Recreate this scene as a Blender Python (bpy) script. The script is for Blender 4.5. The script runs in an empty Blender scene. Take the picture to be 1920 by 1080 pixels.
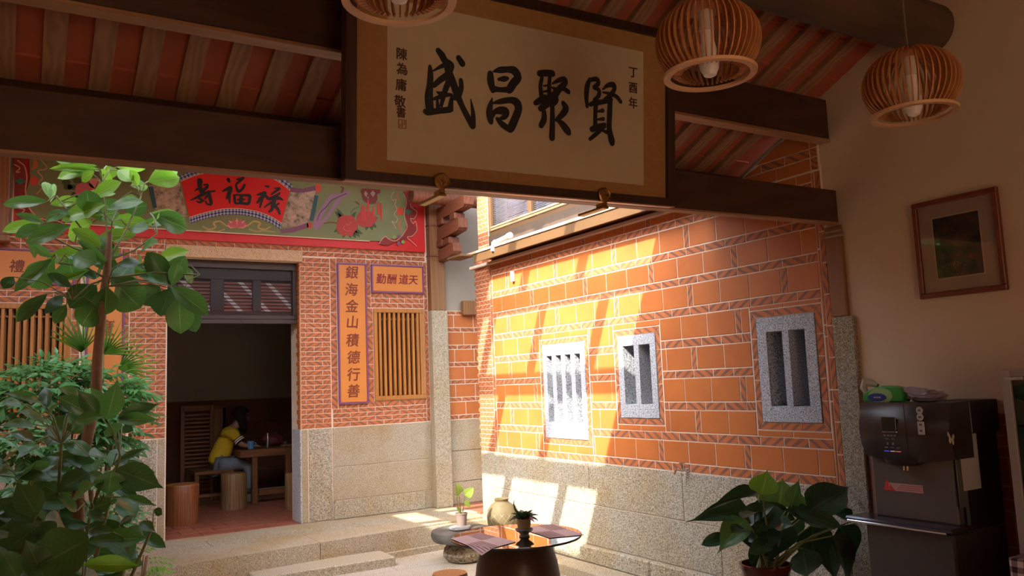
import bpy, bmesh, math, random
from mathutils import Vector, Matrix, Quaternion
PI = math.pi
rnd = random.Random(7)
S = bpy.context.scene
COL = S.collection

# ---------------------------------------------------------------- camera
cam_d = bpy.data.cameras.new('camera')
cam_d.sensor_width = 36.0
cam_d.lens = 1531.55 / 1920 * 36.0
cam_d.clip_start = 0.05
cam_o = bpy.data.objects.new('camera', cam_d)
COL.objects.link(cam_o)
cam_o.matrix_world = Matrix(((0.85608, -0.02595, -0.51619, 0.0),
                             (-0.51533, -0.11914, -0.84867, 0.0),
                             (-0.03947, 0.99254, -0.11536, 1.64),
                             (0, 0, 0, 1)))
S.camera = cam_o

# ---------------------------------------------------------------- sky, sun, exposure
W = bpy.data.worlds.new('World')
S.world = W
W.use_nodes = True
wn = W.node_tree
wn.nodes.clear()
wo = wn.nodes.new('ShaderNodeOutputWorld')
wb = wn.nodes.new('ShaderNodeBackground')
sky = wn.nodes.new('ShaderNodeTexSky')
sky.sky_type = 'NISHITA'
sky.sun_disc = False
sky.sun_elevation = math.radians(38.5)
sky.sun_rotation = math.radians(248.7)
sky.air_density = 1.0
sky.dust_density = 3.0
sky.ozone_density = 1.0
hs = wn.nodes.new('ShaderNodeHueSaturation')
hs.inputs['Saturation'].default_value = 0.38
wn.links.new(sky.outputs[0], hs.inputs['Color'])
wn.links.new(hs.outputs[0], wb.inputs['Color'])
wb.inputs['Strength'].default_value = 1.9
wn.links.new(wb.outputs[0], wo.inputs['Surface'])

sun_d = bpy.data.lights.new('sun', 'SUN')
sun_d.energy = 15.0
sun_d.angle = math.radians(0.45)
sun_d.color = (1.0, 0.93, 0.80)
sun_o = bpy.data.objects.new('sun', sun_d)
COL.objects.link(sun_o)
sun_o.rotation_euler = Vector((1.17, 0.455, -1.0)).to_track_quat('-Z', 'Y').to_euler()
sun_o.location = (-6, -2, 9)

S.view_settings.view_transform = 'Standard'
S.view_settings.look = 'None'
S.view_settings.gamma = 1.0
S.view_settings.use_curve_mapping = False
S.view_settings.exposure = 0.0
S.cycles.max_bounces = 8
S.cycles.diffuse_bounces = 6
S.cycles.glossy_bounces = 4
S.cycles.transmission_bounces = 6
S.cycles.transparent_max_bounces = 8
S.cycles.caustics_reflective = False
S.cycles.caustics_refractive = False
S.cycles.sample_clamp_indirect = 6.0
S.cycles.use_denoising = True

# ---------------------------------------------------------------- helpers
class M:
    """collects verts and faces, then links them as one mesh object"""
    def __init__(s):
        s.v = []; s.f = []; s.m = []; s.uv = {}
    def add(s, vs, fs, m=0):
        o = len(s.v); s.v += [tuple(v) for v in vs]
        for f in fs:
            s.f.append(tuple(i + o for i in f)); s.m.append(m)
        return o
    def box(s, x0, x1, y0, y1, z0, z1, m=0):
        s.add([(x0,y0,z0),(x1,y0,z0),(x1,y1,z0),(x0,y1,z0),(x0,y0,z1),(x1,y0,z1),(x1,y1,z1),(x0,y1,z1)],
              [(0,3,2,1),(4,5,6,7),(0,1,5,4),(1,2,6,5),(2,3,7,6),(3,0,4,7)], m); return s
    def cbox(s, x0, x1, y0, y1, z0, z1, b=.004, m=0):
        """box with chamfered edges on all sides"""
        b = min(b, (x1-x0)*.45, (y1-y0)*.45, (z1-z0)*.45)
        bm = bmesh.new()
        bmesh.ops.create_cube(bm, size=1)
        for v in bm.verts:
            v.co = Vector(((x0+x1)/2+v.co.x*(x1-x0), (y0+y1)/2+v.co.y*(y1-y0), (z0+z1)/2+v.co.z*(z1-z0)))
        bmesh.ops.bevel(bm, geom=bm.edges[:], offset=b, segments=1, affect='EDGES', profile=.5)
        s.bm(bm, m); return s
    def bm(s, bm, m=0):
        bm.verts.index_update()
        s.add([v.co[:] for v in bm.verts], [[v.index for v in f.verts] for f in bm.faces], m)
        bm.free(); return s
    def lathe(s, prof, n=24, c=(0,0,0), m=0, caps=True, wob=None):
        vs = []; k = len(prof)
        for r, z in prof:
            for i in range(n):
                a = 2*PI*i/n; rr = r*(1+(wob(a, z) if wob else 0))
                vs.append((c[0]+rr*math.cos(a), c[1]+rr*math.sin(a), c[2]+z))
        fs = [(j*n+i, j*n+(i+1) % n, (j+1)*n+(i+1) % n, (j+1)*n+i) for j in range(k-1) for i in range(n)]
        if caps:
            fs.append(tuple(range(n-1, -1, -1))); fs.append(tuple((k-1)*n+i for i in range(n)))
        s.add(vs, fs, m); return s
    def tube(s, pts, rad, n=8, m=0, caps=True):
        pts = [Vector(p) for p in pts]; k = len(pts)
        if not isinstance(rad, (list, tuple)): rad = [rad]*k
        vs = []; up = None
        for i, p in enumerate(pts):
            d = (pts[min(i+1, k-1)]-pts[max(i-1, 0)]).normalized()
            if up is None:
                up = d.orthogonal().normalized()
            else:
                up = (up-d*up.dot(d))
                up = up.normalized() if up.length > 1e-6 else d.orthogonal().normalized()
            w = d.cross(up)
            for j in range(n):
                a = 2*PI*j/n
                vs.append(p+(up*math.cos(a)+w*math.sin(a))*rad[i])
        fs = [(i*n+j, i*n+(j+1) % n, (i+1)*n+(j+1) % n, (i+1)*n+j) for i in range(k-1) for j in range(n)]
        if caps:
            fs.append(tuple(range(n-1, -1, -1))); fs.append(tuple((k-1)*n+j for j in range(n)))
        s.add(vs, fs, m); return s
    def prism(s, poly, to3, d0, d1, m=0):
        """extrude a 2D polygon: to3(u, v, d) gives the 3D point"""
        n = len(poly)
        vs = [to3(u, v, d0) for u, v in poly]+[to3(u, v, d1) for u, v in poly]
        s.add(vs, [tuple(range(n)), tuple(range(2*n-1, n-1, -1))]+[(i, i+n, (i+1) % n+n, (i+1) % n) for i in range(n)], m)
        return s
    def obj(s, name, mats, parent=None, smooth=False, kind=None, fix=True, loc=None, ang=35):
        me = bpy.data.meshes.new(name)
        me.from_pydata(s.v, [], s.f)
        if not isinstance(mats, (list, tuple)): mats = [mats]
        for t in mats: me.materials.append(t)
        if len(mats) > 1: me.polygons.foreach_set('material_index', s.m)
        if fix:
            bm = bmesh.new(); bm.from_mesh(me); bmesh.ops.recalc_face_normals(bm, faces=bm.faces[:]); bm.to_mesh(me); bm.free()
        if smooth:
            me.polygons.foreach_set('use_smooth', [True]*len(me.polygons))
            if ang: me.set_sharp_from_angle(angle=math.radians(ang))
        me.update()
        o = bpy.data.objects.new(name, me); COL.objects.link(o)
        if parent is not None: o.parent = parent
        if loc is not None: o.location = loc
        if kind: o['kind'] = kind
        return o

def inst(name, me, parent, loc=(0,0,0), rot=(0,0,0), sc=(1,1,1)):
    o = bpy.data.objects.new(name, me); COL.objects.link(o)
    if parent is not None: o.parent = parent
    o.location = loc; o.rotation_euler = rot; o.scale = sc
    return o
def tag(o, label, cat, group=None):
    o['label'] = label; o['category'] = cat
    if group: o['group'] = group
    return o
def thing(name, label, cat, loc=(0,0,0), rz=0, group=None):
    o = bpy.data.objects.new(name, None); COL.objects.link(o)
    o.empty_display_size = .1
    o.location = loc; o.rotation_euler = (0, 0, rz)
    return tag(o, label, cat, group)
def copy_tree(o, parent=None):
    c = o.copy(); COL.objects.link(c); c.parent = parent
    for ch in list(o.children): copy_tree(ch, c)
    return c

# ---------------------------------------------------------------- materials
def mat(name, col=(.5,.5,.5), rough=.6, metal=0, spec=.5):
    m = bpy.data.materials.new(name); m.use_nodes = True
    b = m.node_tree.nodes['Principled BSDF']
    b.inputs['Base Color'].default_value = (*col, 1)
    b.inputs['Roughness'].default_value = rough
    b.inputs['Metallic'].default_value = metal
    b.inputs['Specular IOR Level'].default_value = spec
    return m
class N:
    def __init__(s, m):
        s.t = m.node_tree; s.b = s.t.nodes['Principled BSDF']
    def n(s, typ, **kw):
        x = s.t.nodes.new(typ)
        for k, v in kw.items():
            if k in ('operation', 'blend_type', 'data_type', 'wave_type', 'bands_direction', 'feature', 'noise_dimensions', 'distance', 'wave_profile'): setattr(x, k, v)
        return x
    def l(s, a, b): s.t.links.new(a, b)
    def math(s, op, a, b=None, c=None):
        x = s.n('ShaderNodeMath', operation=op)
        for i, v in enumerate((a, b, c)):
            if v is None: continue
            if isinstance(v, (int, float)): x.inputs[i].default_value = v
            else: s.l(v, x.inputs[i])
        return x.outputs[0]
    def mix(s, fac, a, b, bt='MIX'):
        x = s.t.nodes.new('ShaderNodeMix'); x.data_type = 'RGBA'; x.blend_type = bt
        for i, v in ((0, fac), (6, a), (7, b)):
            if isinstance(v, (int, float)): x.inputs[i].default_value = v
            elif isinstance(v, tuple): x.inputs[i].default_value = (*v, 1)
            else: s.l(v, x.inputs[i])
        return x.outputs[2]
    def coord(s, what='Object', scale=(1,1,1)):
        tc = s.n('ShaderNodeTexCoord'); mp = s.n('ShaderNodeMapping')
        mp.inputs['Scale'].default_value = scale
        s.l(tc.outputs[what], mp.inputs[0]); return mp.outputs[0]
    def noise(s, vec, scale, detail=3, rough=.5):
        x = s.n('ShaderNodeTexNoise'); x.inputs['Scale'].default_value = scale
        x.inputs['Detail'].default_value = detail; x.inputs['Roughness'].default_value = rough
        s.l(vec, x.inputs['Vector']); return x.outputs[0]
    def ramp(s, fac, stops):
        x = s.n('ShaderNodeValToRGB'); e = x.color_ramp.elements
        while len(e) < len(stops): e.new(.5)
        for k, (p, c) in enumerate(stops):
            e[k].position = p; e[k].color = (*c, 1) if len(c) == 3 else c
        s.l(fac, x.inputs[0]); return x.outputs[0]
    def bump(s, h, strength=.3, dist=.01):
        x = s.n('ShaderNodeBump'); x.inputs['Strength'].default_value = strength; x.inputs['Distance'].default_value = dist
        s.l(h, x.inputs['Height']); s.l(x.outputs[0], s.b.inputs['Normal'])
    def base(s, c): s.l(c, s.b.inputs['Base Color'])
    def rand(s): return s.n('ShaderNodeObjectInfo').outputs['Random']

def granite(name, c_dark, c_mid, c_light, stain=None, scale=170, contrast=1.0):
    scale *= .62
    m = mat(name, c_mid, .75, spec=.3); n = N(m)
    geo = n.n('ShaderNodeNewGeometry').outputs['Position']
    a = n.noise(geo, scale, 2, .6)
    c = n.ramp(a, [(.38, c_dark), (.47, c_mid), (.56, c_mid), (.66, c_light)])
    if stain:
        st = n.noise(geo, 1.6, 4, .6)
        f = n.ramp(st, [(.42, (0,0,0)), (.68, (1,1,1))])
        rv = n.rand()
        f2 = n.math('MULTIPLY', f, n.math('MULTIPLY_ADD', rv, .7, .35))
        c = n.mix(f2, c, stain, 'MULTIPLY')
    n.base(c); n.bump(a, .25, .004)
    return m
def wood(name, c1, c2, scale=8, axis=0, rough=.5, bump=.15):
    m = mat(name, c1, rough); n = N(m)
    sc = [9, 9, 9]; sc[axis] = .7
    v = n.coord('Object', tuple(sc))
    a = n.noise(v, scale/4, 5, .65)
    w = n.n('ShaderNodeTexWave'); w.inputs['Scale'].default_value = scale/9; w.inputs['Distortion'].default_value = 11
    w.inputs['Detail'].default_value = 2; n.l(v, w.inputs[0])
    f = n.mix(.32, a, w.outputs[0])
    rv = n.rand()
    c = n.mix(n.ramp(f, [(.3, (0,0,0)), (.7, (1,1,1))]), c1, c2)
    c = n.mix(n.math('MULTIPLY', rv, .35), c, tuple(x*.55 for x in c1))
    n.base(c); n.bump(a, bump, .003)
    return m
def mottled(name, c1, c2, scale=4, rough=.8, bump=.1, bscale=60, perobj=0):
    m = mat(name, c1, rough); n = N(m)
    v = n.n('ShaderNodeNewGeometry').outputs['Position']
    a = n.noise(v, scale, 4, .6)
    c = n.mix(n.ramp(a, [(.3, (0,0,0)), (.7, (1,1,1))]), c1, c2)
    if perobj: c = n.mix(n.math('MULTIPLY', n.rand(), perobj), c, tuple(x*.62 for x in c1))
    n.base(c); n.bump(n.noise(v, bscale, 2), bump, .003)
    return m

def striped_brick(name, slant, ca, cb, freq=2.0):
    """terracotta face with smoky kiln stripes printed across it"""
    m = mat(name, ca, .65, spec=.3); n = N(m)
    tc = n.n('ShaderNodeTexCoord'); sp = n.n('ShaderNodeSeparateXYZ'); n.l(tc.outputs['UV'], sp.inputs[0])
    t = n.math('ADD', n.math('MULTIPLY', sp.outputs[0], freq), n.math('MULTIPLY', sp.outputs[1], slant))
    rv = n.rand()
    t = n.math('ADD', t, n.math('MULTIPLY', rv, .5))
    fr = n.math('FRACT', t)
    wid = n.math('MULTIPLY_ADD', rv, .10, .34)
    k = n.math('LESS_THAN', fr, wid)
    geo = n.n('ShaderNodeNewGeometry').outputs['Position']
    nz = n.noise(geo, 14, 3)
    k = n.math('MULTIPLY', k, n.math('MULTIPLY_ADD', nz, .6, .5))
    base = n.mix(rv, ca, tuple(x*.78 for x in ca))
    base = n.mix(nz, base, tuple(min(1, x*1.15) for x in ca))
    n.base(n.mix(k, base, cb))
    return m

M_granite = granite('granite', (.14,.12,.09), (.40,.36,.285), (.66,.62,.53), (.95,.80,.55))
M_granite_tan = granite('granite_tan', (.22,.18,.12), (.42,.36,.265), (.60,.53,.42), (.90,.74,.48), 190)
M_granite_blue = granite('granite_blue_grey', (.13,.14,.17), (.44,.46,.50), (.70,.72,.76), None, 190)
M_paving = granite('granite_paving', (.24,.21,.17), (.46,.41,.34), (.58,.53,.45), (.88,.80,.66), 150)
M_mortar = mottled('mortar', (.78,.66,.54), (.70,.58,.46), 8, .9)
M_tile = mottled('terracotta_tile', (.55,.166,.033), (.47,.128,.028), 3, .6, .06, 40, .28)
C1, C2 = (.50,.155,.055), (.18,.095,.068)
M_str_a = striped_brick('smoked_brick_rising', .85, C1, C2)
M_str_b = striped_brick('smoked_brick_falling', -.85, C1, C2)
M_red_floor = mottled('red_floor_tile', (.36,.12,.07), (.30,.09,.05), 3, .45, .05, 30, .3)
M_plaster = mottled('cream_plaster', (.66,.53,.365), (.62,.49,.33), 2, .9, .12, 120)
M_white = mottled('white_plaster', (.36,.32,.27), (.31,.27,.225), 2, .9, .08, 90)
M_beam = wood('dark_beam_wood', (.080,.030,.012), (.050,.018,.007), 7, 0, .7)
M_beam_lit_edge = wood('lit_beam_edge_wood', (.42,.22,.11), (.34,.16,.07), 7, 0, .5)  # light on the beam undersides, put into a paler wood colour
M_rafter = wood('rafter_wood', (.46,.25,.135), (.33,.165,.085), 8, 1, .7)
M_roof_tile = mottled('roof_tile_underside', (.50,.125,.06), (.42,.095,.045), 5, .8)
M_log = wood('log_wood', (.13,.075,.04), (.08,.042,.022), 5, 0, .8)
M_post = wood('post_wood', (.30,.135,.045), (.22,.092,.030), 7, 2, .5)
M_bracket = wood('bracket_wood', (.26,.085,.04), (.17,.055,.028), 6, 1, .6)
M_lattice = wood('lattice_wood', (.52,.22,.05), (.40,.15,.03), 8, 2, .4)
M_dark_wood = wood('dark_frame_wood', (.055,.022,.016), (.035,.014,.010), 6, 2, .35)
M_door_frame = wood('door_frame_wood', (.050,.032,.028), (.034,.022,.020), 6, 0, .5)
M_furn = wood('furniture_wood', (.26,.10,.035), (.17,.06,.02), 8, 0, .45)
M_furn_v = wood('furniture_wood_upright', (.26,.10,.035), (.17,.06,.02), 8, 2, .45)
M_bark = wood('stump_wood', (.38,.22,.10), (.19,.095,.04), 14, 2, .6, .5)
M_bark2 = wood('stump_red_wood', (.36,.14,.05), (.20,.065,.022), 10, 2, .4, .4)
M_black = mat('black', (.012,.008,.007), .6)
M_ink = mat('ink', (.008,.005,.005), .55)
M_inkb = mat('brown_ink', (.20,.035,.010), .6)
M_inkr = mat('faded_ink', (.07,.015,.012), .6)
M_metal = mat('brushed_metal', (.55,.53,.52), .3, 1)
M_chrome = mat('chrome', (.75,.75,.76), .15, 1)
M_brass = mat('old_brass', (.42,.25,.08), .4, 1)
def glass(name, col=(1,1,1), rough=0, ior=1.45):
    m = mat(name, col, rough); b = m.node_tree.nodes['Principled BSDF']
    b.inputs['Transmission Weight'].default_value = 1; b.inputs['IOR'].default_value = ior
    return m
def thin_glass(name, tint=(.9,.93,.93), refl=.12, k=1.0):
    m = bpy.data.materials.new(name); m.use_nodes = True; t = m.node_tree; t.nodes.clear()
    o = t.nodes.new('ShaderNodeOutputMaterial'); mx = t.nodes.new('ShaderNodeMixShader')
    tr = t.nodes.new('ShaderNodeBsdfTransparent'); tr.inputs[0].default_value = (*tint, 1)
    gl = t.nodes.new('ShaderNodeBsdfGlossy'); gl.inputs['Roughness'].default_value = .02
    fr = t.nodes.new('ShaderNodeFresnel'); fr.inputs[0].default_value = 1.5
    ad = t.nodes.new('ShaderNodeMath'); ad.operation = 'MULTIPLY_ADD'; ad.inputs[1].default_value = k; ad.inputs[2].default_value = refl
    t.links.new(fr.outputs[0], ad.inputs[0]); t.links.new(ad.outputs[0], mx.inputs[0])
    t.links.new(tr.outputs[0], mx.inputs[1]); t.links.new(gl.outputs[0], mx.inputs[2]); t.links.new(mx.outputs[0], o.inputs[0])
    return m
def leaf_mat(name, top, vein, back=None, trans=.35, rough=.35):
    m = mat(name, top, rough, spec=.5); n = N(m); t = m.node_tree
    tc = n.n('ShaderNodeTexCoord'); sp = n.n('ShaderNodeSeparateXYZ'); n.l(tc.outputs['UV'], sp.inputs[0])
    d = n.math('ABSOLUTE', n.math('SUBTRACT', sp.outputs[1], .5))
    mid = n.math('LESS_THAN', d, .025)
    sv = n.math('FRACT', n.math('ADD', n.math('MULTIPLY', sp.outputs[0], 9.0), n.math('MULTIPLY', d, -5.0)))
    side = n.math('MULTIPLY', n.math('LESS_THAN', sv, .12), .4)
    k = n.math('MAXIMUM', mid, side)
    rv = n.rand()
    c = n.mix(n.math('MULTIPLY', rv, .6), top, tuple(x*.55 for x in top))
    c = n.mix(k, c, vein)
    n.base(c)
    out = t.nodes['Material Output']; mx = t.nodes.new('ShaderNodeMixShader'); tl = t.nodes.new('ShaderNodeBsdfTranslucent')
    hb = n.mix(.5, c, tuple(min(1, x) for x in (vein[0]*1.1, vein[1]*1.3, vein[2]*.5)))
    n.l(hb, tl.inputs[0]); mx.inputs[0].default_value = trans
    n.l(n.b.outputs[0], mx.inputs[1]); n.l(tl.outputs[0], mx.inputs[2]); n.l(mx.outputs[0], out.inputs[0])
    n.bump(n.math('MULTIPLY', sv, .3), .25, .004)
    return m
M_leaf = leaf_mat('glossy_leaf', (.075,.21,.055), (.17,.34,.11))
M_leaf_lt = leaf_mat('young_and_sunlit_leaf', (.16,.38,.04), (.32,.55,.10), trans=.5)
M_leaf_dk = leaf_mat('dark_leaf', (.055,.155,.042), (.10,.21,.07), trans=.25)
M_leaf_bl = leaf_mat('philodendron_leaf', (.024,.075,.036), (.06,.14,.07), trans=.12, rough=.32)
M_leaf_pt = leaf_mat('pothos_leaf', (.30,.50,.08), (.55,.70,.25), trans=.5)
M_leaf_sm = leaf_mat('small_leaf', (.080,.24,.07), (.12,.28,.09), trans=.35)
M_stem = mottled('green_stem', (.16,.24,.06), (.20,.15,.06), 20, .6)
M_trunk = mottled('tree_trunk', (.34,.20,.12), (.22,.13,.08), 20, .8, .4, 50)

# ---------------------------------------------------------------- unit meshes for bricks
def unit_brick(name, m, b=.03):
    """1x1x1 block, chamfered front rim, front looks to -Y, UV = position on the front"""
    q = .5
    vs = [(-q+b,-q,-q+b*3), (q-b,-q,-q+b*3), (q-b,-q,q-b*3), (-q+b,-q,q-b*3),
          (-q,-q+.25,-q), (q,-q+.25,-q), (q,-q+.25,q), (-q,-q+.25,q), (-q,q,-q), (q,q,-q), (q,q,q), (-q,q,q)]
    fs = [(0,1,2,3), (0,4,5,1), (1,5,6,2), (2,6,7,3), (3,7,4,0), (4,8,9,5), (5,9,10,6), (6,10,11,7), (7,11,8,4), (8,11,10,9)]
    me = bpy.data.meshes.new(name); me.from_pydata(vs, [], fs); me.materials.append(m)
    uv = me.uv_layers.new(name='UVMap')
    for l in me.loops:
        c = me.vertices[l.vertex_index].co; uv.data[l.index].uv = (c.x+.5, c.z+.5)
    me.update(); return me
U_tile = unit_brick('tile', M_tile, .008)
U_a = unit_brick('brick', M_str_a, .012)
U_b = unit_brick('brick', M_str_b, .012)
GAP = .0065
class Plane:
    """a wall face: 'Y' looks to -Y at y=c (u = X), 'X' looks to -X at x=c (u = -Y so that u runs left to right in view)"""
    def __init__(s, kind, c, parent): s.k = kind; s.c = c; s.p = parent
    def pt(s, u, v, d=0):
        return (u, s.c+d, v) if s.k == 'Y' else (s.c+d, u, v)
    def brick(s, name, me, u0, u1, v0, v1, vert=False, depth=.02, gap=GAP, proud=0, flip=None):
        if name == 'small_brick': gap = .0052
        w, h = abs(u1-u0)-gap, abs(v1-v0)-gap
        if w < .004 or h < .004: return None
        loc = s.pt((u0+u1)/2, (v0+v1)/2, depth/2-proud+rnd.uniform(-.0008, .0008))
        if not vert:
            rot = (0,0,0) if s.k == 'Y' else (0,0,-PI/2)
            return inst(name, me, s.p, loc, rot, (w, depth, h))
        rot = (0,-PI/2,0) if s.k == 'Y' else (0,-PI/2,-PI/2)
        return inst(name, me, s.p, loc, rot, (h, depth, w))
    def course(s, name, u0, u1, v0, v1, L, off=0, mes=None, skip=(), vert=False):
        """one course between u0<u1 with joints every L; parts inside skip=[(a,b)] are left out"""
        segs = [(u0, u1)]
        for a, b in skip:
            ns = []
            for x, y in segs:
                if b <= x or a >= y: ns.append((x, y)); continue
                if a > x: ns.append((x, a))
                if b < y: ns.append((b, y))
            segs = ns
        for x, y in segs:
            j = [x]; k = math.floor((x-off)/L)+1
            while off+k*L < y-.012:
                if off+k*L > x+.012: j.append(off+k*L)
                k += 1
            j.append(y)
            for a, b in zip(j, j[1:]):
                me = mes[rnd.randrange(len(mes))] if mes else (U_a if rnd.random() < .5 else U_b)
                s.brick(name, me, a, b, v0, v1)
    def vcourse(s, name, u0, u1, v0, v1, L):
        n = max(1, round((v1-v0)/L)); d = (v1-v0)/n
        for i in range(n):
            s.brick(name, U_a if (i % 2) else U_b, u0, u1, v0+i*d, v0+(i+1)*d, vert=True)
    def mitred(s, name, u0, u1, v0, v1, t, nu, nv, out=True):
        """frame of smoked bricks round the rectangle, mitred at the corners"""
        g = GAP/2
        def put(poly):
            cu = sum(p[0] for p in poly)/4; cv = sum(p[1] for p in poly)/4
            q = []
            for (a, b) in poly:
                du, dv = cu-a, cv-b
                q.append((a+math.copysign(g, du), b+math.copysign(g, dv)))
            me = bpy.data.meshes.new(name)
            vs = [s.pt(a, b, 0) for a, b in q]+[s.pt(a, b, .02) for a, b in q]
            me.from_pydata(vs, [], [(0,1,2,3), (7,6,5,4), (0,4,5,1), (1,5,6,2), (2,6,7,3), (3,7,4,0)])
            me.materials.append(M_str_a if rnd.random() < .5 else M_str_b)
            uvl = me.uv_layers.new(name='UVMap')
            us = [p[0] for p in poly]; vv = [p[1] for p in poly]
            lu, lv = max(us)-min(us), max(vv)-min(vv)
            for l in me.loops:
                a, b = q[l.vertex_index % 4]
                x, y = (a-min(us))/lu, (b-min(vv))/lv
                uvl.data[l.index].uv = (x, y) if lu > lv else (y, x)
            bm = bmesh.new(); bm.from_mesh(me); bmesh.ops.recalc_face_normals(bm, faces=bm.faces[:]); bm.to_mesh(me); bm.free()
            o = bpy.data.objects.new(name, me); COL.objects.link(o); o.parent = s.p
        for side in ('b', 't'):
            for i in range(nu):
                a = u0+(u1-u0)*i/nu; b = u0+(u1-u0)*(i+1)/nu
                ao = a-t if i == 0 else a; bo = b+t if i == nu-1 else b
                if side == 'b': put([(a, v0), (b, v0), (bo, v0-t), (ao, v0-t)])
                else: put([(a, v1), (b, v1), (bo, v1+t), (ao, v1+t)])
        for side in ('l', 'r'):
            for i in range(nv):
                a = v0+(v1-v0)*i/nv; b = v0+(v1-v0)*(i+1)/nv
                ao = a-t if i == 0 else a; bo = b+t if i == nv-1 else b
                if side == 'l': put([(u0, a), (u0, b), (u0-t, bo), (u0-t, ao)])
                else: put([(u1, a), (u1, b), (u1+t, bo), (u1+t, ao)])
def holed_wall(name, plane, u0, u1, v0, v1, holes, d0, d1, m):
    """wall slab with rectangular openings, cut into a grid of blocks"""
    us = sorted({u0, u1, *[h[0] for h in holes], *[h[1] for h in holes]})
    vs = sorted({v0, v1, *[h[2] for h in holes], *[h[3] for h in holes]})
    mb = M()
    for a, b in zip(us, us[1:]):
        for c, d in zip(vs, vs[1:]):
            cu, cv = (a+b)/2, (c+d)/2
            if any(h[0] < cu < h[1] and h[2] < cv < h[3] for h in holes): continue
            p, q = plane(a, c, d0), plane(b, d, d1)
            mb.box(min(p[0],q[0]), max(p[0],q[0]), min(p[1],q[1]), max(p[1],q[1]), c, d)
    return mb.obj(name, m, kind='structure')
def text_mesh(ch, size, off=.012, shear=0.0):
    cu = bpy.data.curves.new('glyph', 'FONT'); cu.body = ch; cu.size = size; cu.offset = 0; cu.shear = shear
    cu.align_x = 'CENTER'; cu.align_y = 'CENTER'; cu.extrude = .0006; cu.resolution_u = 3
    o = bpy.data.objects.new('glyph', cu); COL.objects.link(o)
    dg = bpy.context.evaluated_depsgraph_get()
    me = bpy.data.meshes.new_from_object(o.evaluated_get(dg))
    bpy.data.objects.remove(o); bpy.data.curves.remove(cu)
    # thicken the glyph like a loaded brush: shifted copies of the same outline
    vs = [v.co.copy() for v in me.vertices]; fs = [tuple(p.vertices) for p in me.polygons]
    mb = M(); e = off*size
    for k, (dx, dy) in enumerate(((0,0), (e,e*.4), (-e,-e*.4), (e*.5,-e), (-e*.5,e), (e*1.1,-e*.3))):
        mb.add([(v.x+dx, v.y+dy, v.z+k*.00006) for v in vs], fs)
    me2 = bpy.data.meshes.new('glyph'); me2.from_pydata(mb.v, [], mb.f); me2.update()
    bpy.data.meshes.remove(me)
    return me2
def stroke_mesh(mb, pts, to3, d, m=0, discs=True):
    """brush stroke: chain of discs and bridging quads, pts = (u, v, radius)"""
    if len(pts) > 2:
        P = [Vector(p) for p in pts]; P = [P[0]*2-P[1]]+P+[P[-1]*2-P[-2]]; q = []
        for i in range(1, len(P)-2):
            for k in range(4):
                t = k/4; a, b, c, e = P[i-1], P[i], P[i+1], P[i+2]
                w = .5*((2*b)+(c-a)*t+(2*a-5*b+4*c-e)*t*t+(3*b-a-3*c+e)*t**3)
                q.append((w.x, w.y, max(w.z, min(b.z, c.z)*.6)))
        pts = q+[tuple(P[-2])]
    if not discs:                       # plain ribbon with rounded ends, nothing overlapping
        n = len(pts); row = []; tg = []
        for i in range(n):
            a, b = pts[max(i-1, 0)], pts[min(i+1, n-1)]
            L = math.hypot(b[0]-a[0], b[1]-a[1]) or 1e-6; t = ((b[0]-a[0])/L, (b[1]-a[1])/L); tg.append(t)
            u, v, r = pts[i]
            row.append((to3(u-t[1]*r, v+t[0]*r, d), to3(u+t[1]*r, v-t[0]*r, d)))
        o = mb.add([p for q in row for p in q], [(2*i, 2*i+1, 2*i+3, 2*i+2) for i in range(n-1)], m)
        for i, sg in ((0, -1), (n-1, 1)):
            u, v, r = pts[i]; t = tg[i]
            cap = []
            for k in range(7):
                a = -PI/2+PI*k/6; x, y = math.cos(a)*r*sg, math.sin(a)*r
                cap.append(to3(u+t[0]*x-t[1]*y, v+t[1]*x+t[0]*y, d))
            mb.add(cap, [tuple(range(7))], m)
        return
    for (a, b, r), (c, e, s2) in zip(pts, pts[1:]):
        du, dv = c-a, e-b; L = math.hypot(du, dv) or 1e-6
        nu, nv = -dv/L, du/L
        vs = [to3(a+nu*r, b+nv*r, d), to3(a-nu*r, b-nv*r, d), to3(c-nu*s2, e-nv*s2, d), to3(c+nu*s2, e+nv*s2, d)]
        mb.add(vs, [(0,1,2,3)], m)
    for i, (a, b, r) in enumerate(pts):
        n = 10
        mb.add([to3(a+r*math.cos(2*PI*k/n), b+r*math.sin(2*PI*k/n), d+.00004*(i+1)) for k in range(n)], [tuple(range(n))], m)
def leaf_mesh(name, L, w, m, bend=.25, fold=.25, tip=.75, n=7, wav=0.0, seed=0, point=0):
    """leaf along +X from the origin, normal +Z, bent down towards the tip"""
    r = random.Random(seed)
    vs = []; uvs = []
    for i in range(n+1):
        t = i/n
        x = L*t*(1-.12*bend*t)
        z = -bend*L*.55*t*t
        prof = math.sin(PI*min(1, t**tip))**(.72+(point*t*t if t**tip > .5 else 0)) if 0 < t < 1 else 0
        hw = w/2*max(prof, .02)
        for k, s2 in enumerate((-1, -.5, 0, .5, 1)):
            dz = abs(s2)*hw*fold - (s2*s2)*hw*fold*.35 + wav*hw*math.sin(t*9+s2*2+seed)
            vs.append((x, hw*s2, z+dz)); uvs.append((t, .5+s2*.5))
    fs = [(i*5+k, (i+1)*5+k, (i+1)*5+k+1, i*5+k+1) for i in range(n) for k in range(4)]
    me = bpy.data.meshes.new(name); me.from_pydata(vs, [], fs); me.materials.append(m)
    uv = me.uv_layers.new(name='UVMap')
    for l in me.loops: uv.data[l.index].uv = uvs[l.vertex_index]
    me.polygons.foreach_set('use_smooth', [True]*len(me.polygons)); me.update()
    return me
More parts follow.
